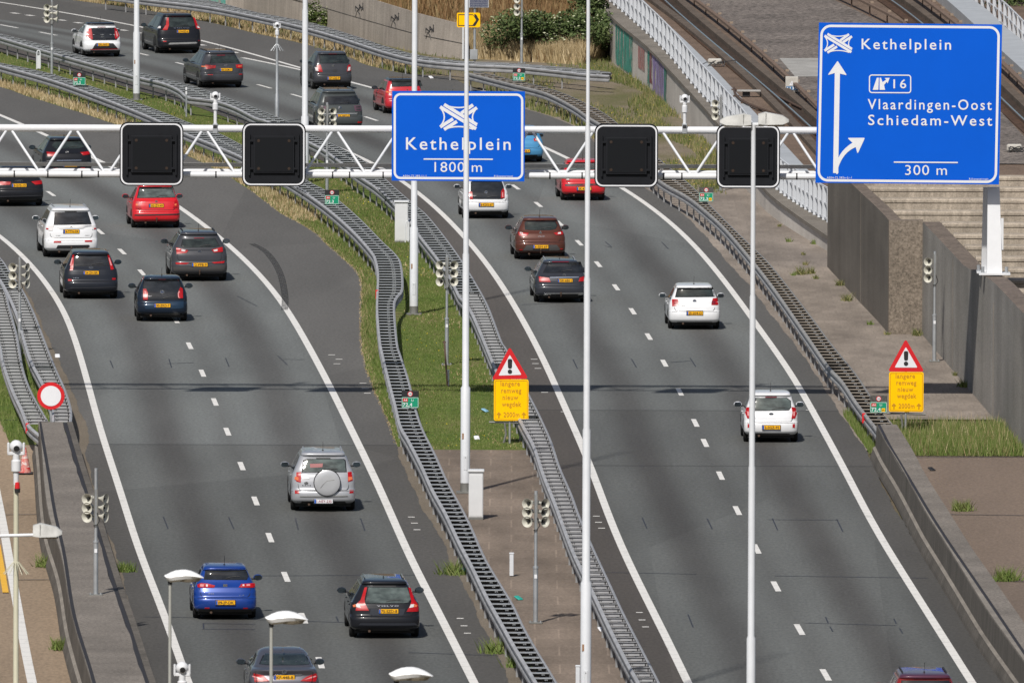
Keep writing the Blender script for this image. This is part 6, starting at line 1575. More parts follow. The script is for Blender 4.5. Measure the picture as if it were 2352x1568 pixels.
c.window([(-25, 1190), (175, 1186), (205, 1242), (-45, 1250)]); c.lights(None, [(175, 1278), (200, 1265), (228, 1292), (214, 1300), (182, 1300)], [([(192, 1276), (205, 1272), (218, 1292), (196, 1294)], M_CLEAR)]); c.plate(75, 1390, '53-KRB-4'); c.seam(); c.flank(2); c.lower(.24, .32)
c = Car('red_hatchback', 'bright red small hatchback with black bumper strip under the gantry on the right carriageway', P_RED2, 0, 647, 270, 403, 3.56, 1.60, 1.50, rd=RC_R, yr=.36, wr=.74, **T21)
c.window([(512, -75), (745, -80), (785, -12), (520, -5)], g_light()); c.lights([(465, 68), (520, 66), (516, 96), (480, 88)], None, [([(482, 74), (510, 72), (508, 84), (486, 82)], M_CLEAR)]); c.rp('bumper_strip', [(472, 126), (820, 120), (820, 136), (474, 142)], M_DARK, .012); c.plate(650, 167, 'JK-424-R'); c.badge(640, 40, 'oval', .04); c.seam(); c.flank(2, mcol=M_DARK); c.lower(.24, .28)
c = Car('small_hatchback', 'white small hatchback with black glass tailgate, right of the cabinet in the right carriageway', P_WHITE, 0, 2104, 435, 422, 3.54, 1.645, 1.48, rd=RC_L, yr=.28, wr=.72, zbelt=.97, **T11)
c.window([(1968, 255), (1970, 110), (2000, 95), (2235, 92), (2258, 150), (2268, 245), (2245, 256)]); c.lights([(1952, 190), (1975, 195), (1980, 264), (1952, 262)], [(2238, 255), (2240, 190), (2258, 162), (2272, 180), (2272, 250)], [([(2250, 200), (2258, 195), (2260, 245), (2250, 245)], plain('pale_red_lens', (.6, .25, .25), .2))])
c.plate(2112, 313, '6-KDG-67'); c.badge(2107, 200, 'vw', .062); c.word('up!', 1985, 2012, 233, .03); c.seam(frac=.9, z1=.9); c.flank(2); c.lower(.22, .28)
c = Car('brown_hatchback', 'metallic brown hatchback with silver diamond emblem on the right carriageway', P_BROWN, 0, 251, 808, 463, 4.06, 1.73, 1.45, rd=RC_L, yr=.46, wr=.68, **T21)
c.window([(108, 478), (132, 465), (374, 463), (398, 505), (380, 536), (330, 545), (160, 545), (112, 540)], g_mid()); c.lights([(42, 563), (140, 573), (128, 600), (52, 598)], [(370, 572), (452, 554), (457, 586), (392, 592)], [([(410, 568), (435, 564), (436, 580), (408, 582)], M_CLEAR)])
c.plate(258, 700, '6-SJH-69'); c.badge(254, 572, 'diamond', .07); c.word('CLIO', 228, 285, 608, .03); c.dark('lower_bumper', [(85, 735), (122, 685), (400, 682), (432, 725), (410, 735)], plain('grey_plastic', (.05, .048, .048), .7)); c.reflect([(70, 728), (441, 720)], .10, .03); c.brake(.02); c.seam(); c.hitch(); c.flank(2)
c = Car('estate_car', 'dark grey premium estate with chrome tailgate bar and chrome exhausts behind a white pole', P_DGREY, 0, 440, 1203, 480, 4.9, 1.855, 1.50, rd=RC_L, yr=.62, wr=.66, **T21)
c.window([(280, 935), (328, 845), (612, 840), (655, 932)]); c.lights([(235, 970), (330, 985), (345, 1022), (240, 1020)], [(600, 1018), (612, 982), (678, 962), (680, 1012)])
c.rp('chrome_bar', [(340, 976), (605, 972), (605, 982), (340, 986)], M_CHROME, .014); c.plate(478, 1010, 'GR-686-J'); c.badge(470, 958, 'star', .05); c.rp('exhaust_trim', [(275, 1146), (300, 1124), (640, 1120), (665, 1138), (640, 1131), (300, 1134)], M_CHROME, .014)
for x in (312, 628): c.rp('exhaust', [(x-38, 1145), (x-25, 1131), (x+35, 1131), (x+38, 1142), (x, 1148)], M_CHROME, .012)
c.brake(.03, .3); c.seam(); c.hitch(); c.flank(3, rails=sil, antenna='fin'); c.lower(.22, .30)
c = Car('white_hatchback', 'white hatchback with square red lights, alone in the middle of the right carriageway', P_WHITE, 0, 1668, 1448, 472, 3.97, 1.682, 1.46, rd=RC_R, yr=.44, wr=.70, **T21)
c.window([(1494, 1160), (1515, 1078), (1825, 1073), (1843, 1155)], g_mid()); c.lights([(1457, 1180), (1510, 1177), (1528, 1236), (1460, 1244)], [(1820, 1232), (1832, 1171), (1878, 1167), (1883, 1232)], [([(1470, 1195), (1505, 1193), (1512, 1220), (1474, 1224)], plain('dark_red_lamp', (.16, .01, .02), .2, coat=.5))])
c.plate(1677, 1308, 'JS-204-D'); c.badge(1671, 1198, 'vw', .058); c.word('POLO', 1537, 1577, 1243, .024, M_DARK); c.seam(); c.flank(2); c.lower(.22, .26)
c = Car('white_hatchback', 'white hatchback with tall curved red lights below the double street lamp', P_WHITE, 0, 22, 918, 500, 3.6, 1.595, 1.48, rd=RC_R, yr=.40, wr=.72, **T32)
c.window([(-135, 632), (-118, 520), (160, 518), (195, 545), (198, 600), (178, 626)], g_light()); c.lights(None, [(205, 598), (243, 604), (258, 650), (240, 702), (206, 706), (216, 650)], [([(222, 640), (240, 640), (236, 680), (222, 680)], plain('pale_red_lens', (.6, .25, .25), .2))])
c.plate(30, 787, '2-SGZ-95'); c.badge(28, 663, 'oval', .045); c.reflect([(228, 772), (-185, 772)], .07, .11); c.brake(.03); c.seam(); c.flank(2); c.lower(.22, .28, mat=plain('grey_plastic', (.05, .048, .048), .7))
# left carriageway
c = Car('black_coupe', 'black three-door hatchback behind the gantry struts at the left', P_BLACK, 0, 600, 1630, 460, 4.4, 1.84, 1.49, rd=LC_R, yr=.66, wr=.64, **T00)
c.window([(455, 1335), (482, 1305), (715, 1296), (752, 1350), (700, 1366), (490, 1368)], g_mid()); c.lights([(405, 1395), (500, 1402), (490, 1436), (415, 1436)], [(715, 1402), (800, 1390), (803, 1420), (740, 1430)]); c.plate(622, 1520, '3-KPL-28'); c.badge(611, 1400, 'bolt', .06); c.reflect([(490, 1550), (740, 1546)], .16, .03); c.brake(.03); c.seam(); c.flank(2, antenna='fin'); c.rp('boot_trim', [(500, 1474), (725, 1472), (725, 1478), (500, 1480)], M_CHROME, .01); c.lower(.24, .34)
c = Car('black_hatchback', 'black hatchback with four-ring emblem cut by the left picture edge', P_BLACK, 0, 155, 320, 460, 4.3, 1.785, 1.43, rd=LC_L, yr=.55, wr=.66, **T01)
c.window([(0, 65), (25, -20), (300, -22), (330, 62)]); c.lights([(-72, 95), (75, 104), (70, 130), (-72, 134)], [(260, 102), (358, 90), (363, 124), (300, 131)]); c.plate(168, 137, '9-SVS-15'); c.badge(165, 98, 'rings'); c.seam(); c.flank(2, antenna='fin'); c.rp('bumper_line', [(-60, 236), (370, 226), (370, 232), (-60, 242)], P_GREY, .01); c.lower(.22, .34)
c = Car('red_hatchback', 'bright red tall hatchback below the leftmost lane signal', P_RED2, 0, 1425, 522, 440, 3.6, 1.72, 1.575, rd=LC_R, yr=.50, wr=.70, **T01)
c.window([(1252, 248), (1276, 152), (1568, 148), (1600, 244)], g_light()); c.lights([(1235, 285), (1262, 280), (1286, 350), (1232, 350)], [(1575, 345), (1590, 280), (1612, 268), (1615, 340)], [([(1592, 306), (1608, 303), (1608, 322), (1590, 322)], M_AMBER)]); c.plate(1428, 322, 'XS-ZV-49', ); c.rp('bumper_strip', [(1222, 403), (1637, 394), (1637, 405), (1222, 414)], M_DARK, .012); c.badge(1427, 282, 'star', .045); c.word('A140', 1280, 1322, 292, .028); c.seam(z0=.66); c.hitch(); c.flank(2, antenna=False); c.lower(.22, .25)
c = Car('sports_utility_car', 'white off-roader with grey roof rails and clear tail lights', P_WHITE, 0, 641, 788, 492, 4.65, 1.80, 1.68, rd=LC_L, yr=.42, wr=.70, zbelt=1.08, **T01)
c.window([(484, 496), (494, 388), (783, 384), (818, 490)]); c.lights([(425, 505), (478, 502), (468, 550), (430, 552)], [(822, 500), (866, 500), (868, 540), (836, 542)], [([(845, 528), (866, 526), (866, 538), (846, 540)], M_RED)], M_CLEAR); c.rp('tailgate_garnish', [(478, 503), (822, 498), (850, 504), (770, 520), (745, 533), (540, 540), (515, 525)], sil, .012)
c.plate(654, 560, '4-TTN-09'); c.badge(654, 522, 'three'); c.word('OUTLANDER', 496, 540, 600, .022, M_DARK); c.word('PHEV', 765, 806, 600, .026, M_DARK); c.reflect([(512, 655), (797, 648)], .25, .055); c.dark('lower_bumper', [(498, 718), (515, 686), (800, 683), (812, 696), (790, 715)]); c.brake(.03, .2, M_DARK); c.seam(z0=.68); c.hitch(); c.flank(2, rails=M_GALV)
c = Car('people_carrier', 'dark blue-black people carrier with tall narrow red lights up the pillars', P_NAVY, 0, 828, 1168, 497, 4.37, 1.825, 1.60, rd=LC_L, yr=.45, wr=.68, zbelt=1.0, **T01)
c.window([(672, 873), (685, 778), (962, 768), (995, 868)]); c.lights([(655, 774), (672, 770), (660, 915), (630, 918)], [(975, 765), (992, 768), (1035, 905), (1008, 910)], [([(986, 800), (995, 800), (1018, 870), (1006, 872)], plain('pale_red_lens', (.6, .25, .25), .2))]); c.plate(835, 938, '24-ZN-BR'); c.badge(832, 890, 'oval', .05); c.word('C-MAX', 660, 715, 988, .03); c.reflect([(631, 1004), (1036, 994)], .12, .06); c.rp('bumper_line', [(638, 1076), (1058, 1066), (1058, 1072), (638, 1082)], P_GREY, .012); c.seam(); c.flank(2, antenna=False); c.lower(.22, .28)  # bumper line: grey strip painted in for the shine on the bumper
c = Car('sports_utility_car', 'dark grey crossover with low-set red reflectors and round black mirrors near the right line', P_GREY, 0, 1822, 1005, 515, 4.44, 1.855, 1.64, rd=LC_R, yr=.50, wr=.66, zbelt=1.08, **T01)
c.window([(1655, 690), (1670, 634), (1958, 624), (1998, 690), (1960, 700), (1680, 706)], g_mid()); c.lights([(1605, 705), (1718, 733), (1700, 755), (1610, 765)], [(1930, 725), (2030, 700), (2035, 745), (1950, 752)], [([(1945, 728), (1985, 720), (1985, 738), (1955, 742)], M_CLEAR)]); c.plate(1830, 865, '12-PFB-9'); c.badge(1825, 742, 'oval', .052); c.rp('reflector', [(1600, 843), (1728, 848), (1700, 860), (1604, 860)], M_RED, .012); c.rp('reflector', [(1930, 842), (2050, 830), (2045, 848), (1955, 853)], M_RED, .012)
c.dark('lower_bumper', [(1575, 885), (1720, 880), (1740, 888), (1925, 884), (1940, 875), (2062, 865), (2050, 935), (1590, 945)], plain('grey_plastic', (.05, .048, .048), .7)); c.brake(.02); c.seam(z0=.70); c.hitch(); c.flank(2, rails=M_DARK)
c = Car('small_hatchback', 'dark blue small hatchback with C-shaped red lights in the middle lane at left', P_NAVY2, 0, 1485, 1378, 465, 3.54, 1.645, 1.48, rd=LC_R, yr=.28, wr=.72, zbelt=.97, **T01)
c.window([(1312, 1180), (1318, 1012), (1345, 1002), (1628, 997), (1668, 1085), (1672, 1172)]); c.lights([(1308, 1085), (1335, 1083), (1352, 1120), (1350, 1185), (1308, 1185)], [(1635, 1172), (1632, 1110), (1650, 1068), (1672, 1082), (1674, 1170)], [([(1318, 1105), (1332, 1105), (1340, 1125), (1338, 1165), (1318, 1170), (1330, 1160), (1331, 1128)], plain('pale_red_lens', (.6, .25, .25), .2))]); c.plate(1494, 1238, '90-ZKD-7'); c.badge(1489, 1115, 'vw', .068); c.word('up!', 1355, 1387, 1154, .03); c.rp('bumper_panel', [(1310, 1210), (1680, 1198), (1680, 1260), (1640, 1268), (1330, 1272)], paint('bumper_blue', (.016, .035, .065), .3), .008); c.brake(.0, .12); c.seam(frac=.9, z1=.9); c.flank(2); c.lower(.22, .28)
c = Car('sports_utility_car', 'silver off-roader with round spare wheel on the tailgate', P_SILVER, 0, 612, 1545, 590, 4.4, 1.815, 1.69, rd=LC_R, yr=.42, wr=.68, zbelt=1.05, **T12)
c.window([(420, 1192), (432, 1090), (470, 1078), (790, 1078), (805, 1090), (815, 1190)], g_light()); c.lights([(362, 1197), (405, 1195), (402, 1290), (360, 1280)], [(832, 1195), (868, 1190), (880, 1270), (836, 1285)], [([(838, 1240), (872, 1236), (876, 1262), (840, 1274)], M_AMBER)]); c.reflect([(368, 1378), (868, 1374)], .12, .09); c.plate(620, 1463, '1-NSY-235', True)
X, Z = c.px(655, 1290); X, Z = .10, Z
sp = thing_part('spare_wheel', c.t); yc = c.rear(X, Z)
mb = MB(); M = Matrix.Translation((X, yc - .01, Z)) @ Matrix.Rotation(R(90), 4, 'X'); mb.lathe([(.375, -.02), (.385, .04), (.375, .12), (.36, .14)], M_RUBBER, M, 30); mb.build('tyre', sp, smooth=R(40))
mb = MB(); mb.lathe([(.372, .10), (.362, .155), (.33, .172), (.2, .184), (0, .188)], paint('cover_silver', (.46, .47, .49), .2, .36), M, 30); mb.build('wheel_cover', sp, smooth=True)
mb = MB(); mb.path([M @ Vector((a, b, .186)) for a, b in ((-.19, -.14), (-.10, -.03), (.0, .06), (.20, .085))], .008, M_GALVD, 5); mb.build('cover_crease', sp)
c.rp('boot_handle', [(415, 1250), (480, 1248), (480, 1258), (415, 1260)], sil, .02); c.badge(452, 1295, 'ovals', .045); c.word('RAV4', 415, 495, 1322, .03, M_DARK); c.rp('window_sticker', [(485, 1120), (605, 1116), (600, 1150), (490, 1155)], plain('red_bag', (.30, .12, .12), .7), .012); c.brake(.03, .2, M_DARK); c.seam(z0=.62); c.flank(2, rails=sil); c.lower(.24, .30); c.rp('bumper_step', [(395, 1416), (835, 1412), (835, 1420), (395, 1424)], M_GALVD, .012)
c = Car('blue_hatchback', 'vivid blue hatchback with oval triple red lights at the lower left', P_BLUE, 0, 2060, 968, 570, 3.95, 1.70, 1.44, rd=LC_L, yr=.52, wr=.68, **T03)
c.window([(1872, 610), (1890, 508), (2238, 508), (2268, 590), (2250, 613)]); c.lights([(1802, 658), (1835, 642), (1900, 648), (1965, 666), (1955, 684), (1805, 682)], [(2182, 682), (2205, 652), (2300, 645), (2330, 647), (2333, 684)], [([(2216, 656), (2232, 655), (2234, 674), (2218, 675)], M_CLEAR), ([(2252, 654), (2285, 652), (2287, 674), (2254, 676)], plain('pale_red_lens', (.6, .25, .25), .2))]); c.plate(2080, 822, '09-JP-DK'); c.badge(2072, 672, 'square', .058); c.word('IBIZA', 1903, 1955, 744, .026); c.word('1.4', 2190, 2230, 758, .022); c.reflect([(1892, 873), (2245, 875)], .13, .035); c.dark('lower_bumper', [(1785, 880), (2338, 882), (2335, 905), (1790, 905)], M_DARK); c.seam(); c.flank(2)
c = Car('estate_car', 'black estate car with tall red shoulder lights near the bottom centre', P_BLACK, 0, 1175, 1140, 640, 4.82, 1.86, 1.54, rd=LC_R, yr=.60, wr=.64, zbelt=.95, **T13)
c.window([(992, 828), (1020, 684), (1376, 686), (1408, 790), (1398, 820), (1340, 826)], g_light()); c.lights([(985, 685), (1008, 683), (984, 790), (990, 830), (1025, 895), (902, 895), (915, 830), (948, 800)], [(1385, 686), (1408, 690), (1440, 790), (1475, 840), (1483, 903), (1370, 905), (1402, 850), (1414, 810)], [([(1408, 838), (1440, 836), (1436, 862), (1395, 870)], M_CLEAR), ([(1442, 836), (1468, 846), (1462, 862), (1440, 862)], M_AMBER)]); c.word('VOLVO', 1098, 1298, 858, .034); c.plate(1205, 902, '75-SZD-8'); c.rp('plate_recess', [(1030, 930), (1045, 878), (1360, 878), (1340, 940), (1060, 940)], P_DGREY, .007); c.rp('bumper_line', [(950, 1010), (1450, 1010), (1470, 1030), (930, 1030)], P_DGREY, .010); c.brake(.03, .3, M_DARK); c.seam(); c.flank(3, antenna='fin', rails=P_BLACK); c.lower(.22, .30)
c = Car('grey_coupe', 'warm grey coupe saloon with slanting red lights at the bottom edge', P_CLA, 0, 250, 1790, 625, 4.63, 1.78, 1.43, kind='coupe', rd=LC_R, zt=1.03, **T13)
c.window([(25, 1388), (72, 1295), (428, 1295), (480, 1390), (380, 1396), (120, 1396)], g_mid(), wiper=False); c.lights([(-35, 1470), (60, 1490), (110, 1540), (-25, 1548)], [(395, 1540), (450, 1502), (540, 1470), (552, 1500), (536, 1546)], [([(430, 1530), (500, 1500), (540, 1492), (540, 1500), (500, 1512)], plain('pale_red_lens', (.6, .25, .25), .2))]); c.plate(264, 1508, 'KF-448-B'); c.badge(264, 1455, 'star', .055); c.rp('boot_trim', [(160, 1482), (410, 1482), (395, 1495), (170, 1492)], M_CHROME, .012); c.seam(z0=.55, z1=.95); c.flank(2, antenna='fin'); c.lower(.22, .34)
c = Car('red_sports_utility_car', 'wine red off-roader with black roof rails cut by the bottom right edge', P_WINE, 0, 1430, 2085, 666, 4.5, 1.80, 1.68, rd=RC_R, roof=paint('sky_tinted_roof', (.085, .030, .055), .2), yr=.42, wr=.70, zbelt=1.05, **T33)  # roof colour shifted to purple for sky reflected in the red paint
c.window([(1195, 1660), (1215, 1540), (1645, 1540), (1668, 1660)]); c.lights([(1130, 1670), (1180, 1665), (1180, 1760), (1130, 1760)]); c.plate(1430, 1850, ''); c.brake(.045, .28); c.seam(); c.flank(2, rails=M_DARK); c.lower(.24, .30)

# ================================================================ PLANTS AND LITTER
def grass_patch(name, label_kind, area, n, h, wd, mat, zf=0., lean=.35, clump=None):
    """area(k) -> list of k ground points; blades are single narrow triangles with their own tint"""
    pts = np.array(area(n)); n = len(pts)
    hh = h[0] + (h[1]-h[0]) * rng.random(n) ** 1.5; a = rng.random(n) * 2*np.pi; ww = wd * (.6 + .8*rng.random(n))
    lx = (rng.random(n)-.5)*2*lean*hh; ly_ = (rng.random(n)-.5)*2*lean*hh
    base = pts; dx = np.cos(a)*ww; dy = np.sin(a)*ww*.5
    v = np.empty((n, 3, 3)); v[:, 0] = base + np.stack([-dx, -dy, np.zeros(n)], 1); v[:, 1] = base + np.stack([dx, dy, np.zeros(n)], 1); v[:, 2] = base + np.stack([lx, ly_, hh], 1)
    me = bpy.data.meshes.new(name); me.vertices.add(3*n); me.vertices.foreach_set('co', v.reshape(-1).astype(np.float32))
    me.loops.add(3*n); me.loops.foreach_set('vertex_index', np.arange(3*n, dtype=np.int32)); me.polygons.add(n)
    me.polygons.foreach_set('loop_start', np.arange(0, 3*n, 3, dtype=np.int32)); me.polygons.foreach_set('loop_total', np.full(n, 3, dtype=np.int32))
    at = me.attributes.new('tint', 'FLOAT', 'FACE'); at.data.foreach_set('value', rng.random(n).astype(np.float32))
    me.update(); me.validate(); me.materials.append(mat); o = link(name, me)
    if label_kind == 'stuff': o['kind'] = 'stuff'
    return o
def band(xl, xr, y0, y1, z=-.01, power=1.0, keep=None):
    def f(n):
        out = []
        # density follows distance: far ground is seen so flat that it needs fewer blades
        ys = y0 + (y1-y0) * rng.random(n) ** power
        for y in ys:
            a, b = xl(y), xr(y)
            if b - a < .05: continue
            x = a + (b-a)*rng.random()
            px_ = x*F_PX/y + 1176
            if px_ < -40 or px_ > 2400: continue
            if keep and not keep(x, y): continue
            out.append((x, y, z))
        return out
    return f
G_GREEN = blades_mat('green_blades', [(.2, (.060, .098, .016)), (.45, (.094, .140, .028)), (.65, (.130, .172, .044)), (.85, (.20, .20, .085))])
G_MIX = blades_mat('mixed_blades', [(.2, (.05, .072, .015)), (.45, (.095, .122, .034)), (.62, (.155, .155, .06)), (.85, (.28, .23, .12))])
G_DRY = blades_mat('dry_blades', [(.2, (.15, .11, .05)), (.45, (.29, .215, .11)), (.65, (.42, .33, .19)), (.85, (.55, .45, .29))])
G_BRN = blades_mat('brown_weeds', [(.2, (.07, .05, .022)), (.45, (.155, .088, .040)), (.65, (.21, .128, .060)), (.85, (.33, .25, .13))])
G_FLOW = blades_mat('yellow_flowers', [(.2, (.55, .40, .01)), (.8, (.72, .58, .03))])
nz = lambda x, y: math.sin(x*1.3 + y*.21) + math.sin(x*.7 - y*.13 + 2) + .6*math.sin(y*.37 + x*2.1)
yg = yD(1030)
grass_patch('median_grass', 'stuff', band(lambda y: cAR(y) + .05, lambda y: cBL(y) + .1, yg, 640, power=1.15), 60000, (.02, .075), .016, G_GREEN)
grass_patch('median_grass', 'stuff', band(lambda y: LC_Ra(y) + .02, lambda y: cAL(y) + .55, yD(1025), 560, power=1.1), 26000, (.03, .12), .018, G_GREEN)
grass_patch('verge_grass', 'stuff', band(lambda y: LC_Ra(y) + .02, lambda y: cAL(y) + .4, 540, 700), 18000, (.06, .30), .020, G_DRY)
grass_patch('verge_grass', 'stuff', band(lambda y: LC_Ra(y) + .02, lambda y: cAL(y) + .4, 540, 700, keep=lambda x, y: nz(x, y*2) > .3), 5000, (.04, .24), .022, G_MIX)
grass_patch('verge_grass', 'stuff', band(lambda y: LC_Ra(y) + .02, lambda y: cAL(y) + .4, 470, 580), 6000, (.04, .20), .018, G_MIX)
grass_patch('median_grass', 'stuff', band(lambda y: cAR(y) + .05, lambda y: cBL(y) + .1, 520, 720), 16000, (.03, .13), .022, G_MIX)
grass_patch('verge_grass', 'stuff', band(lambda y: RC_Ta(y) + .02, lambda y: RC_Ta(y) + 2.1, 648, 790, power=.9), 20000, (.06, .34), .024, G_DRY)
grass_patch('verge_grass', 'stuff', band(lambda y: RC_Ta(y) + .02, lambda y: RC_Ta(y) + 1.5, 642, 790, keep=lambda x, y: nz(x, y*2) > .0), 9000, (.05, .32), .026, G_MIX)
grass_patch('flowering_weeds', 'stuff', band(lambda y: LC_Ra(y) + .1, lambda y: cBL(y), yg, 640, .07, keep=lambda x, y: nz(x, y) > .9), 900, (.012, .03), .022, G_FLOW)
# rough ground right of the outer rail, up to the graffiti wall
grass_patch('rough_grass', 'stuff', band(lambda y: cDR(y) + .1, lambda y: led(y) + .1, P(0, 440).y, 665, -.005, keep=lambda x, y: nz(x, y) > -.1), 13000, (.04, .22), .024, G_MIX)
grass_patch('rough_grass', 'stuff', band(lambda y: max(cDR(y) + .3, led(y) - 1.6), lambda y: led(y) + .1, 560, 665, -.005, keep=lambda x, y: nz(x, y) > -.4), 8000, (.06, .36), .022, G_MIX)
grass_patch('flowering_weeds', 'stuff', band(lambda y: cDR(y) + .3, lambda y: led(y), 560, 650, .15, keep=lambda x, y: nz(x, y) > .2), 700, (.012, .03), .025, G_FLOW)
grass_patch('gutter_weeds', 'stuff', band(lambda y: RC_Ra(y) + .1, lambda y: cDL(y) + .5, P(0, 330).y, P(0, 200).y), 1800, (.05, .5), .03, G_MIX)
# grass bed at the right wall, tall
grass_patch('tall_grass', 'stuff', band(lambda y: tr_(y) + .1, lambda y: w2(y) - .02, P(2200, 1046).y, P(2200, 985).y), 16000, (.12, .52), .013, G_GREEN)
grass_patch('tall_grass', 'stuff', band(lambda y: RC_Ra(y) + .05, lambda y: cDL(y) + .15, P(2000, 1040).y, P(1950, 955).y), 3500, (.08, .34), .014, G_GREEN)
grass_patch('gore_grass', 'stuff', band(lambda y: cEL(y) - .5, lambda y: Crv(G_L, HZ)(y) + .2, P(90, 1010).y, 520), 9000, (.03, .20), .016, G_GREEN)
grass_patch('median_grass', 'stuff', band(lambda y: cAR(y) + .05, lambda y: cBL(y) + .1, yg, 640, power=1.1, keep=lambda x, y: nz(x*1.3+4, y*1.6) > 1.1), 9000, (.02, .09), .016, G_DRY)
grass_patch('tall_grass', 'stuff', band(lambda y: tr_(y) + .1, lambda y: w2(y) - .02, P(2200, 1046).y, P(2200, 982).y), 1500, (.2, .62), .010, G_DRY)
grass_patch('verge_grass', 'stuff', band(lambda y: LC_Ra(y) - .06, lambda y: LC_Ra(y) + .22, yD(1020), 560), 5000, (.02, .08), .014, G_DRY)
def hillpts(x0, x1, f0, f1, keep=None):
    def f(n):
        out = []
        me = HILL.data; vs = [v.co for v in me.vertices]; NX = len(vs)//8
        for _ in range(n):
            i = random.random()*(NX-1.001); k = (f0 + (f1-f0)*random.random())*6.999; i0, k0 = int(i), int(k); a, b = i-i0, k-k0
            p = (vs[i0*8+k0].lerp(vs[(i0+1)*8+k0], a)).lerp(vs[i0*8+k0+1].lerp(vs[(i0+1)*8+k0+1], a), b); px_ = p.x*F_PX/p.y + 1176
            if not x0 < px_ < x1: continue
            if keep and not keep(p.x, p.y): continue
            out.append((p.x, p.y, p.z))
        return out
    return f
grass_patch('hill_grass', 'stuff', hillpts(560, 1500, 0, .62), 60000, (.2, .8), .034, G_BRN)
grass_patch('hill_grass', 'stuff', hillpts(1040, 1450, 0, .05), 80000, (.25, .85), .030, G_DRY)
def shrub(name, label, p, rx, ry, rz, n, mat, mat2=None, frac=.0, leaf=.10, group=None, lumps=9, stem=True):
    t = thing(name, label, 'shrub', p, 0, group); rs = random.Random(int(p.x*97 + p.y*13))
    cs = [(rs.uniform(-.7, .7)*rx, rs.uniform(-.6, .6)*ry, rs.uniform(.25, .8)*rz, rs.uniform(.28, .55)) for _ in range(lumps)]
    v = []; tint = []; mi = []
    for nm, m_, k in (('foliage', mat, int(n*(1-frac))), ('flowers', mat2, int(n*frac))):
        if not k or m_ is None: continue
        for _ in range(k):
            cx, cy, cz, r = rs.choice(cs); u = Vector((rs.gauss(0, 1), rs.gauss(0, 1), rs.gauss(0, 1))).normalized()
            if nm == 'flowers': u.z = abs(u.z); u.y = -abs(u.y)
            rr = r * (1.0 if nm == 'flowers' else rs.random()**.35)
            c = Vector((cx + u.x*rr*rx, cy + u.y*rr*ry, max(.03, cz + u.z*rr*rz))); s = leaf*(.6+.8*rs.random())*(.7 if nm == 'flowers' else 1)
            a = Vector((rs.gauss(0, 1), rs.gauss(0, 1), rs.gauss(0, .6))).normalized(); b = a.orthogonal().normalized()
            v.append((c - a*s, c + b*s*.5, c + a*s, c - b*s*.5)); tint.append(rs.random()); mi.append(1 if nm == 'flowers' else 0)
    me = bpy.data.meshes.new('foliage'); me.from_pydata([q for w_ in v for q in w_], [], [(4*i, 4*i+1, 4*i+2, 4*i+3) for i in range(len(v))]); at = me.attributes.new('tint', 'FLOAT', 'FACE'); at.data.foreach_set('value', tint)
    me.materials.append(mat); me.materials.append(mat2 or mat); me.polygons.foreach_set('material_index', mi); link('foliage', me, t)
    if stem:
        mb = MB()
        for cx, cy, cz, r in cs[:5]: mb.tube((cx*.15, cy*.15, 0), (cx, cy, cz), .03, M_RUST, .012, n=5)
        mb.build('stem', t)
    return t
L_DK = blades_mat('dark_leaves', [(.15, (.022, .040, .012)), (.45, (.052, .078, .024)), (.7, (.085, .115, .040)), (.9, (.13, .15, .065))], .8)
L_GR = blades_mat('green_leaves', [(.15, (.02, .04, .008)), (.5, (.055, .085, .018)), (.9, (.12, .14, .04))], .8)
L_WH = blades_mat('pale_flowers', [(.2, (.26, .29, .16)), (.8, (.46, .48, .33))])
shrub('shrub', 'broad dark bramble bush with pale flower heads on the embankment before the graffiti wall', hill_hit(1262, 116), 2.8, 2.2, 1.75, 9500, L_DK, L_WH, .035, .085, lumps=16)
shrub('shrub', 'dark bush behind the white pole at the start of the graffiti wall', hill_hit(1365, 112), .95, 1.2, 1.7, 2600, L_DK, L_WH, .03, .085)
shrub('shrub', 'dark green thicket at the top where the track wall meets the slope', hill_hit(1352, 40), .9, 1.5, 1.3, 2200, L_DK, L_WH, .02, .085)
shrub('shrub', 'leafy green bush against the pale wall at the top, right of a white pole', P(738, 66) + Vector((0, .3, 0)), .75, .4, 1.1, 1200, L_GR, L_WH, .05, .075)
shrub('shrub', 'slender green bush against the pale wall at the top, left of a white pole', P(672, 40) + Vector((0, .5, 0)), .38, .3, 1.25, 700, L_GR, L_WH, .05, .075)
shrub('shrub', 'small dark bush on the grass verge at the top left beside a pole', P(332, 16) + Vector((0, .6, 0)), .4, .4, .6, 500, L_DK, None, 0, .07)
shrub('shrub', 'low ivy-like shrub climbing the wall beside the right dome camera', P(1618, 296), .35, .9, 1.0, 700, L_DK, None, 0, .06)
shrub('shrub', 'tall weed clump at the foot of the pale wall right of the dome camera', P(1590, 284), .25, .6, .8, 350, L_GR, None, 0, .06)
shrub('shrub', 'dark green bushes behind the far white fence in the top right corner', DP(2345, 45) + Vector((1.6, 12, -1.2)), 3.2, 3.0, 3.0, 3500, L_DK, None, 0, .12)
tufts = C('1798,445 1815,500 1790,520 1812,555 1840,630 1850,608 1918,600 1945,690 1930,655 1998,745 2106,770 2195,862 2216,888 1845,585 1832,628 1822,632 1788,480 2038,768 1870,560 1875,640 1862,628')
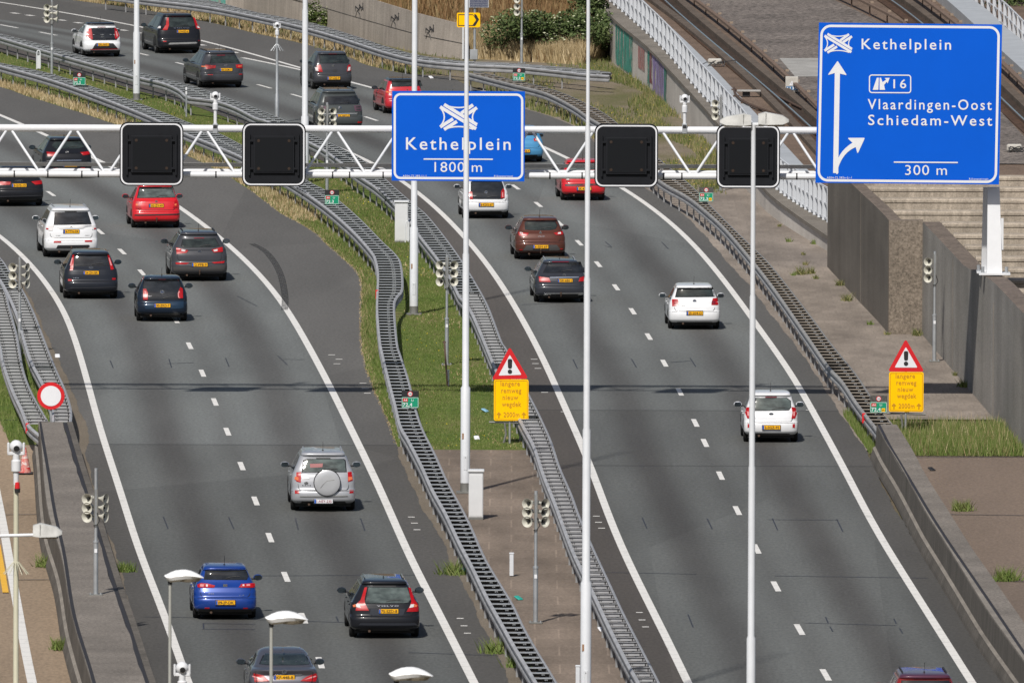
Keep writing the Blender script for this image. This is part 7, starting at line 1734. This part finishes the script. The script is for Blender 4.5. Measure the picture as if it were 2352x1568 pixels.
for i, (x, y) in enumerate(tufts):
    p = P(x, y); big = (x, y) in ((1930, 690), (1945, 690), (2106, 770), (1840, 630)) or i % 4 == 0
    sz = (.34 if big else .19) * random.uniform(.75, 1.2); f = lambda n, p=p, sz=sz: [(p.x + rng.normal()*sz*.22, p.y + rng.normal()*sz*.4, -.005) for _ in range(n)]
    o = grass_patch('grass_tuft', None, f, 150 if big else 70, (.03, sz*.9), .016, G_MIX if i % 3 else G_GREEN, lean=.9)
    c_ = Vector(p); o.data.transform(Matrix.Translation(-c_)); o.location = c_
    tag(o, 'small weed tuft on the brick pavement between right guard rail and retaining walls', 'weed', 'weed tufts on the right pavement')
tuft2 = [(1042, 1318, .5, 'grass tuft at the left carriageway shoulder beside the tiled median'), (1140, 1498, .5, 'grass tuft on the shoulder near the bottom lamp head'), (1190, 1530, .45, 'grass clump under the guard rail at the bottom centre'), (286, 1312, .35, 'grass tuft at the tar line of the lower left barrier near the white line'), (108, 1300, .45, 'grass strip growing at the foot of the lower left barrier'), (140, 1490, .4, 'weeds at the foot of the lower left barrier near the bottom'), (2310, 1332, .5, 'grass tuft on the brown slab at the right edge'), (2210, 1172, .4, 'weeds along the slab joint at the right')]
for x, y, sz, lb in tuft2:
    p = P(x, y); f = lambda n, p=p, sz=sz: [(p.x + rng.normal()*sz*.30, p.y + rng.normal()*sz*.4, 0) for _ in range(n)]
    o = grass_patch('grass_tuft', None, f, 320, (.06, sz*.9), .018, G_GREEN, lean=.8); c_ = Vector(p); o.data.transform(Matrix.Translation(-c_)); o.location = c_; tag(o, lb, 'weed')
for x, y, m_, lb in ((1890, 1008, M_SGN_W, 'white litter scrap on the grass end right of the tall pole'), (1260, 1025, M_SGN_W, 'white litter scrap under the yellow panel'), (1114, 945, plain('blue_litter', (.2, .4, .55), .6), 'pale blue litter scrap on the median grass'), (990, 180, M_SGN_W, 'white litter on the asphalt near the far rail end'), (132, 820, M_SGN_W, 'white litter by the left kerb strip'), (1191, 1376, plain('teal_litter', (.02, .3, .25), .6), 'teal litter scrap on the median tiles'), (1382, 1448, M_SGN_W, 'white litter on the median tiles near the big pole'), (1068, 1312, plain('teal_litter', (.02, .3, .25), .6), 'teal litter in the grass tuft by the shoulder'), (2140, 1080, M_DARK, 'dark scrap on the brown slab')):
    if lb.startswith('white litter scrap on the grass end'): x = 1095
    p = P(x, y); mb = MB(); mb.box((0, 0, .04), (.16, .22, .05), m_, Matrix.Rotation(random.random(), 3, 'Z') @ Matrix.Rotation(.4, 3, 'X'), bev=.02); o = mb.build('litter'); o.location = p; tag(o, lb, 'litter')
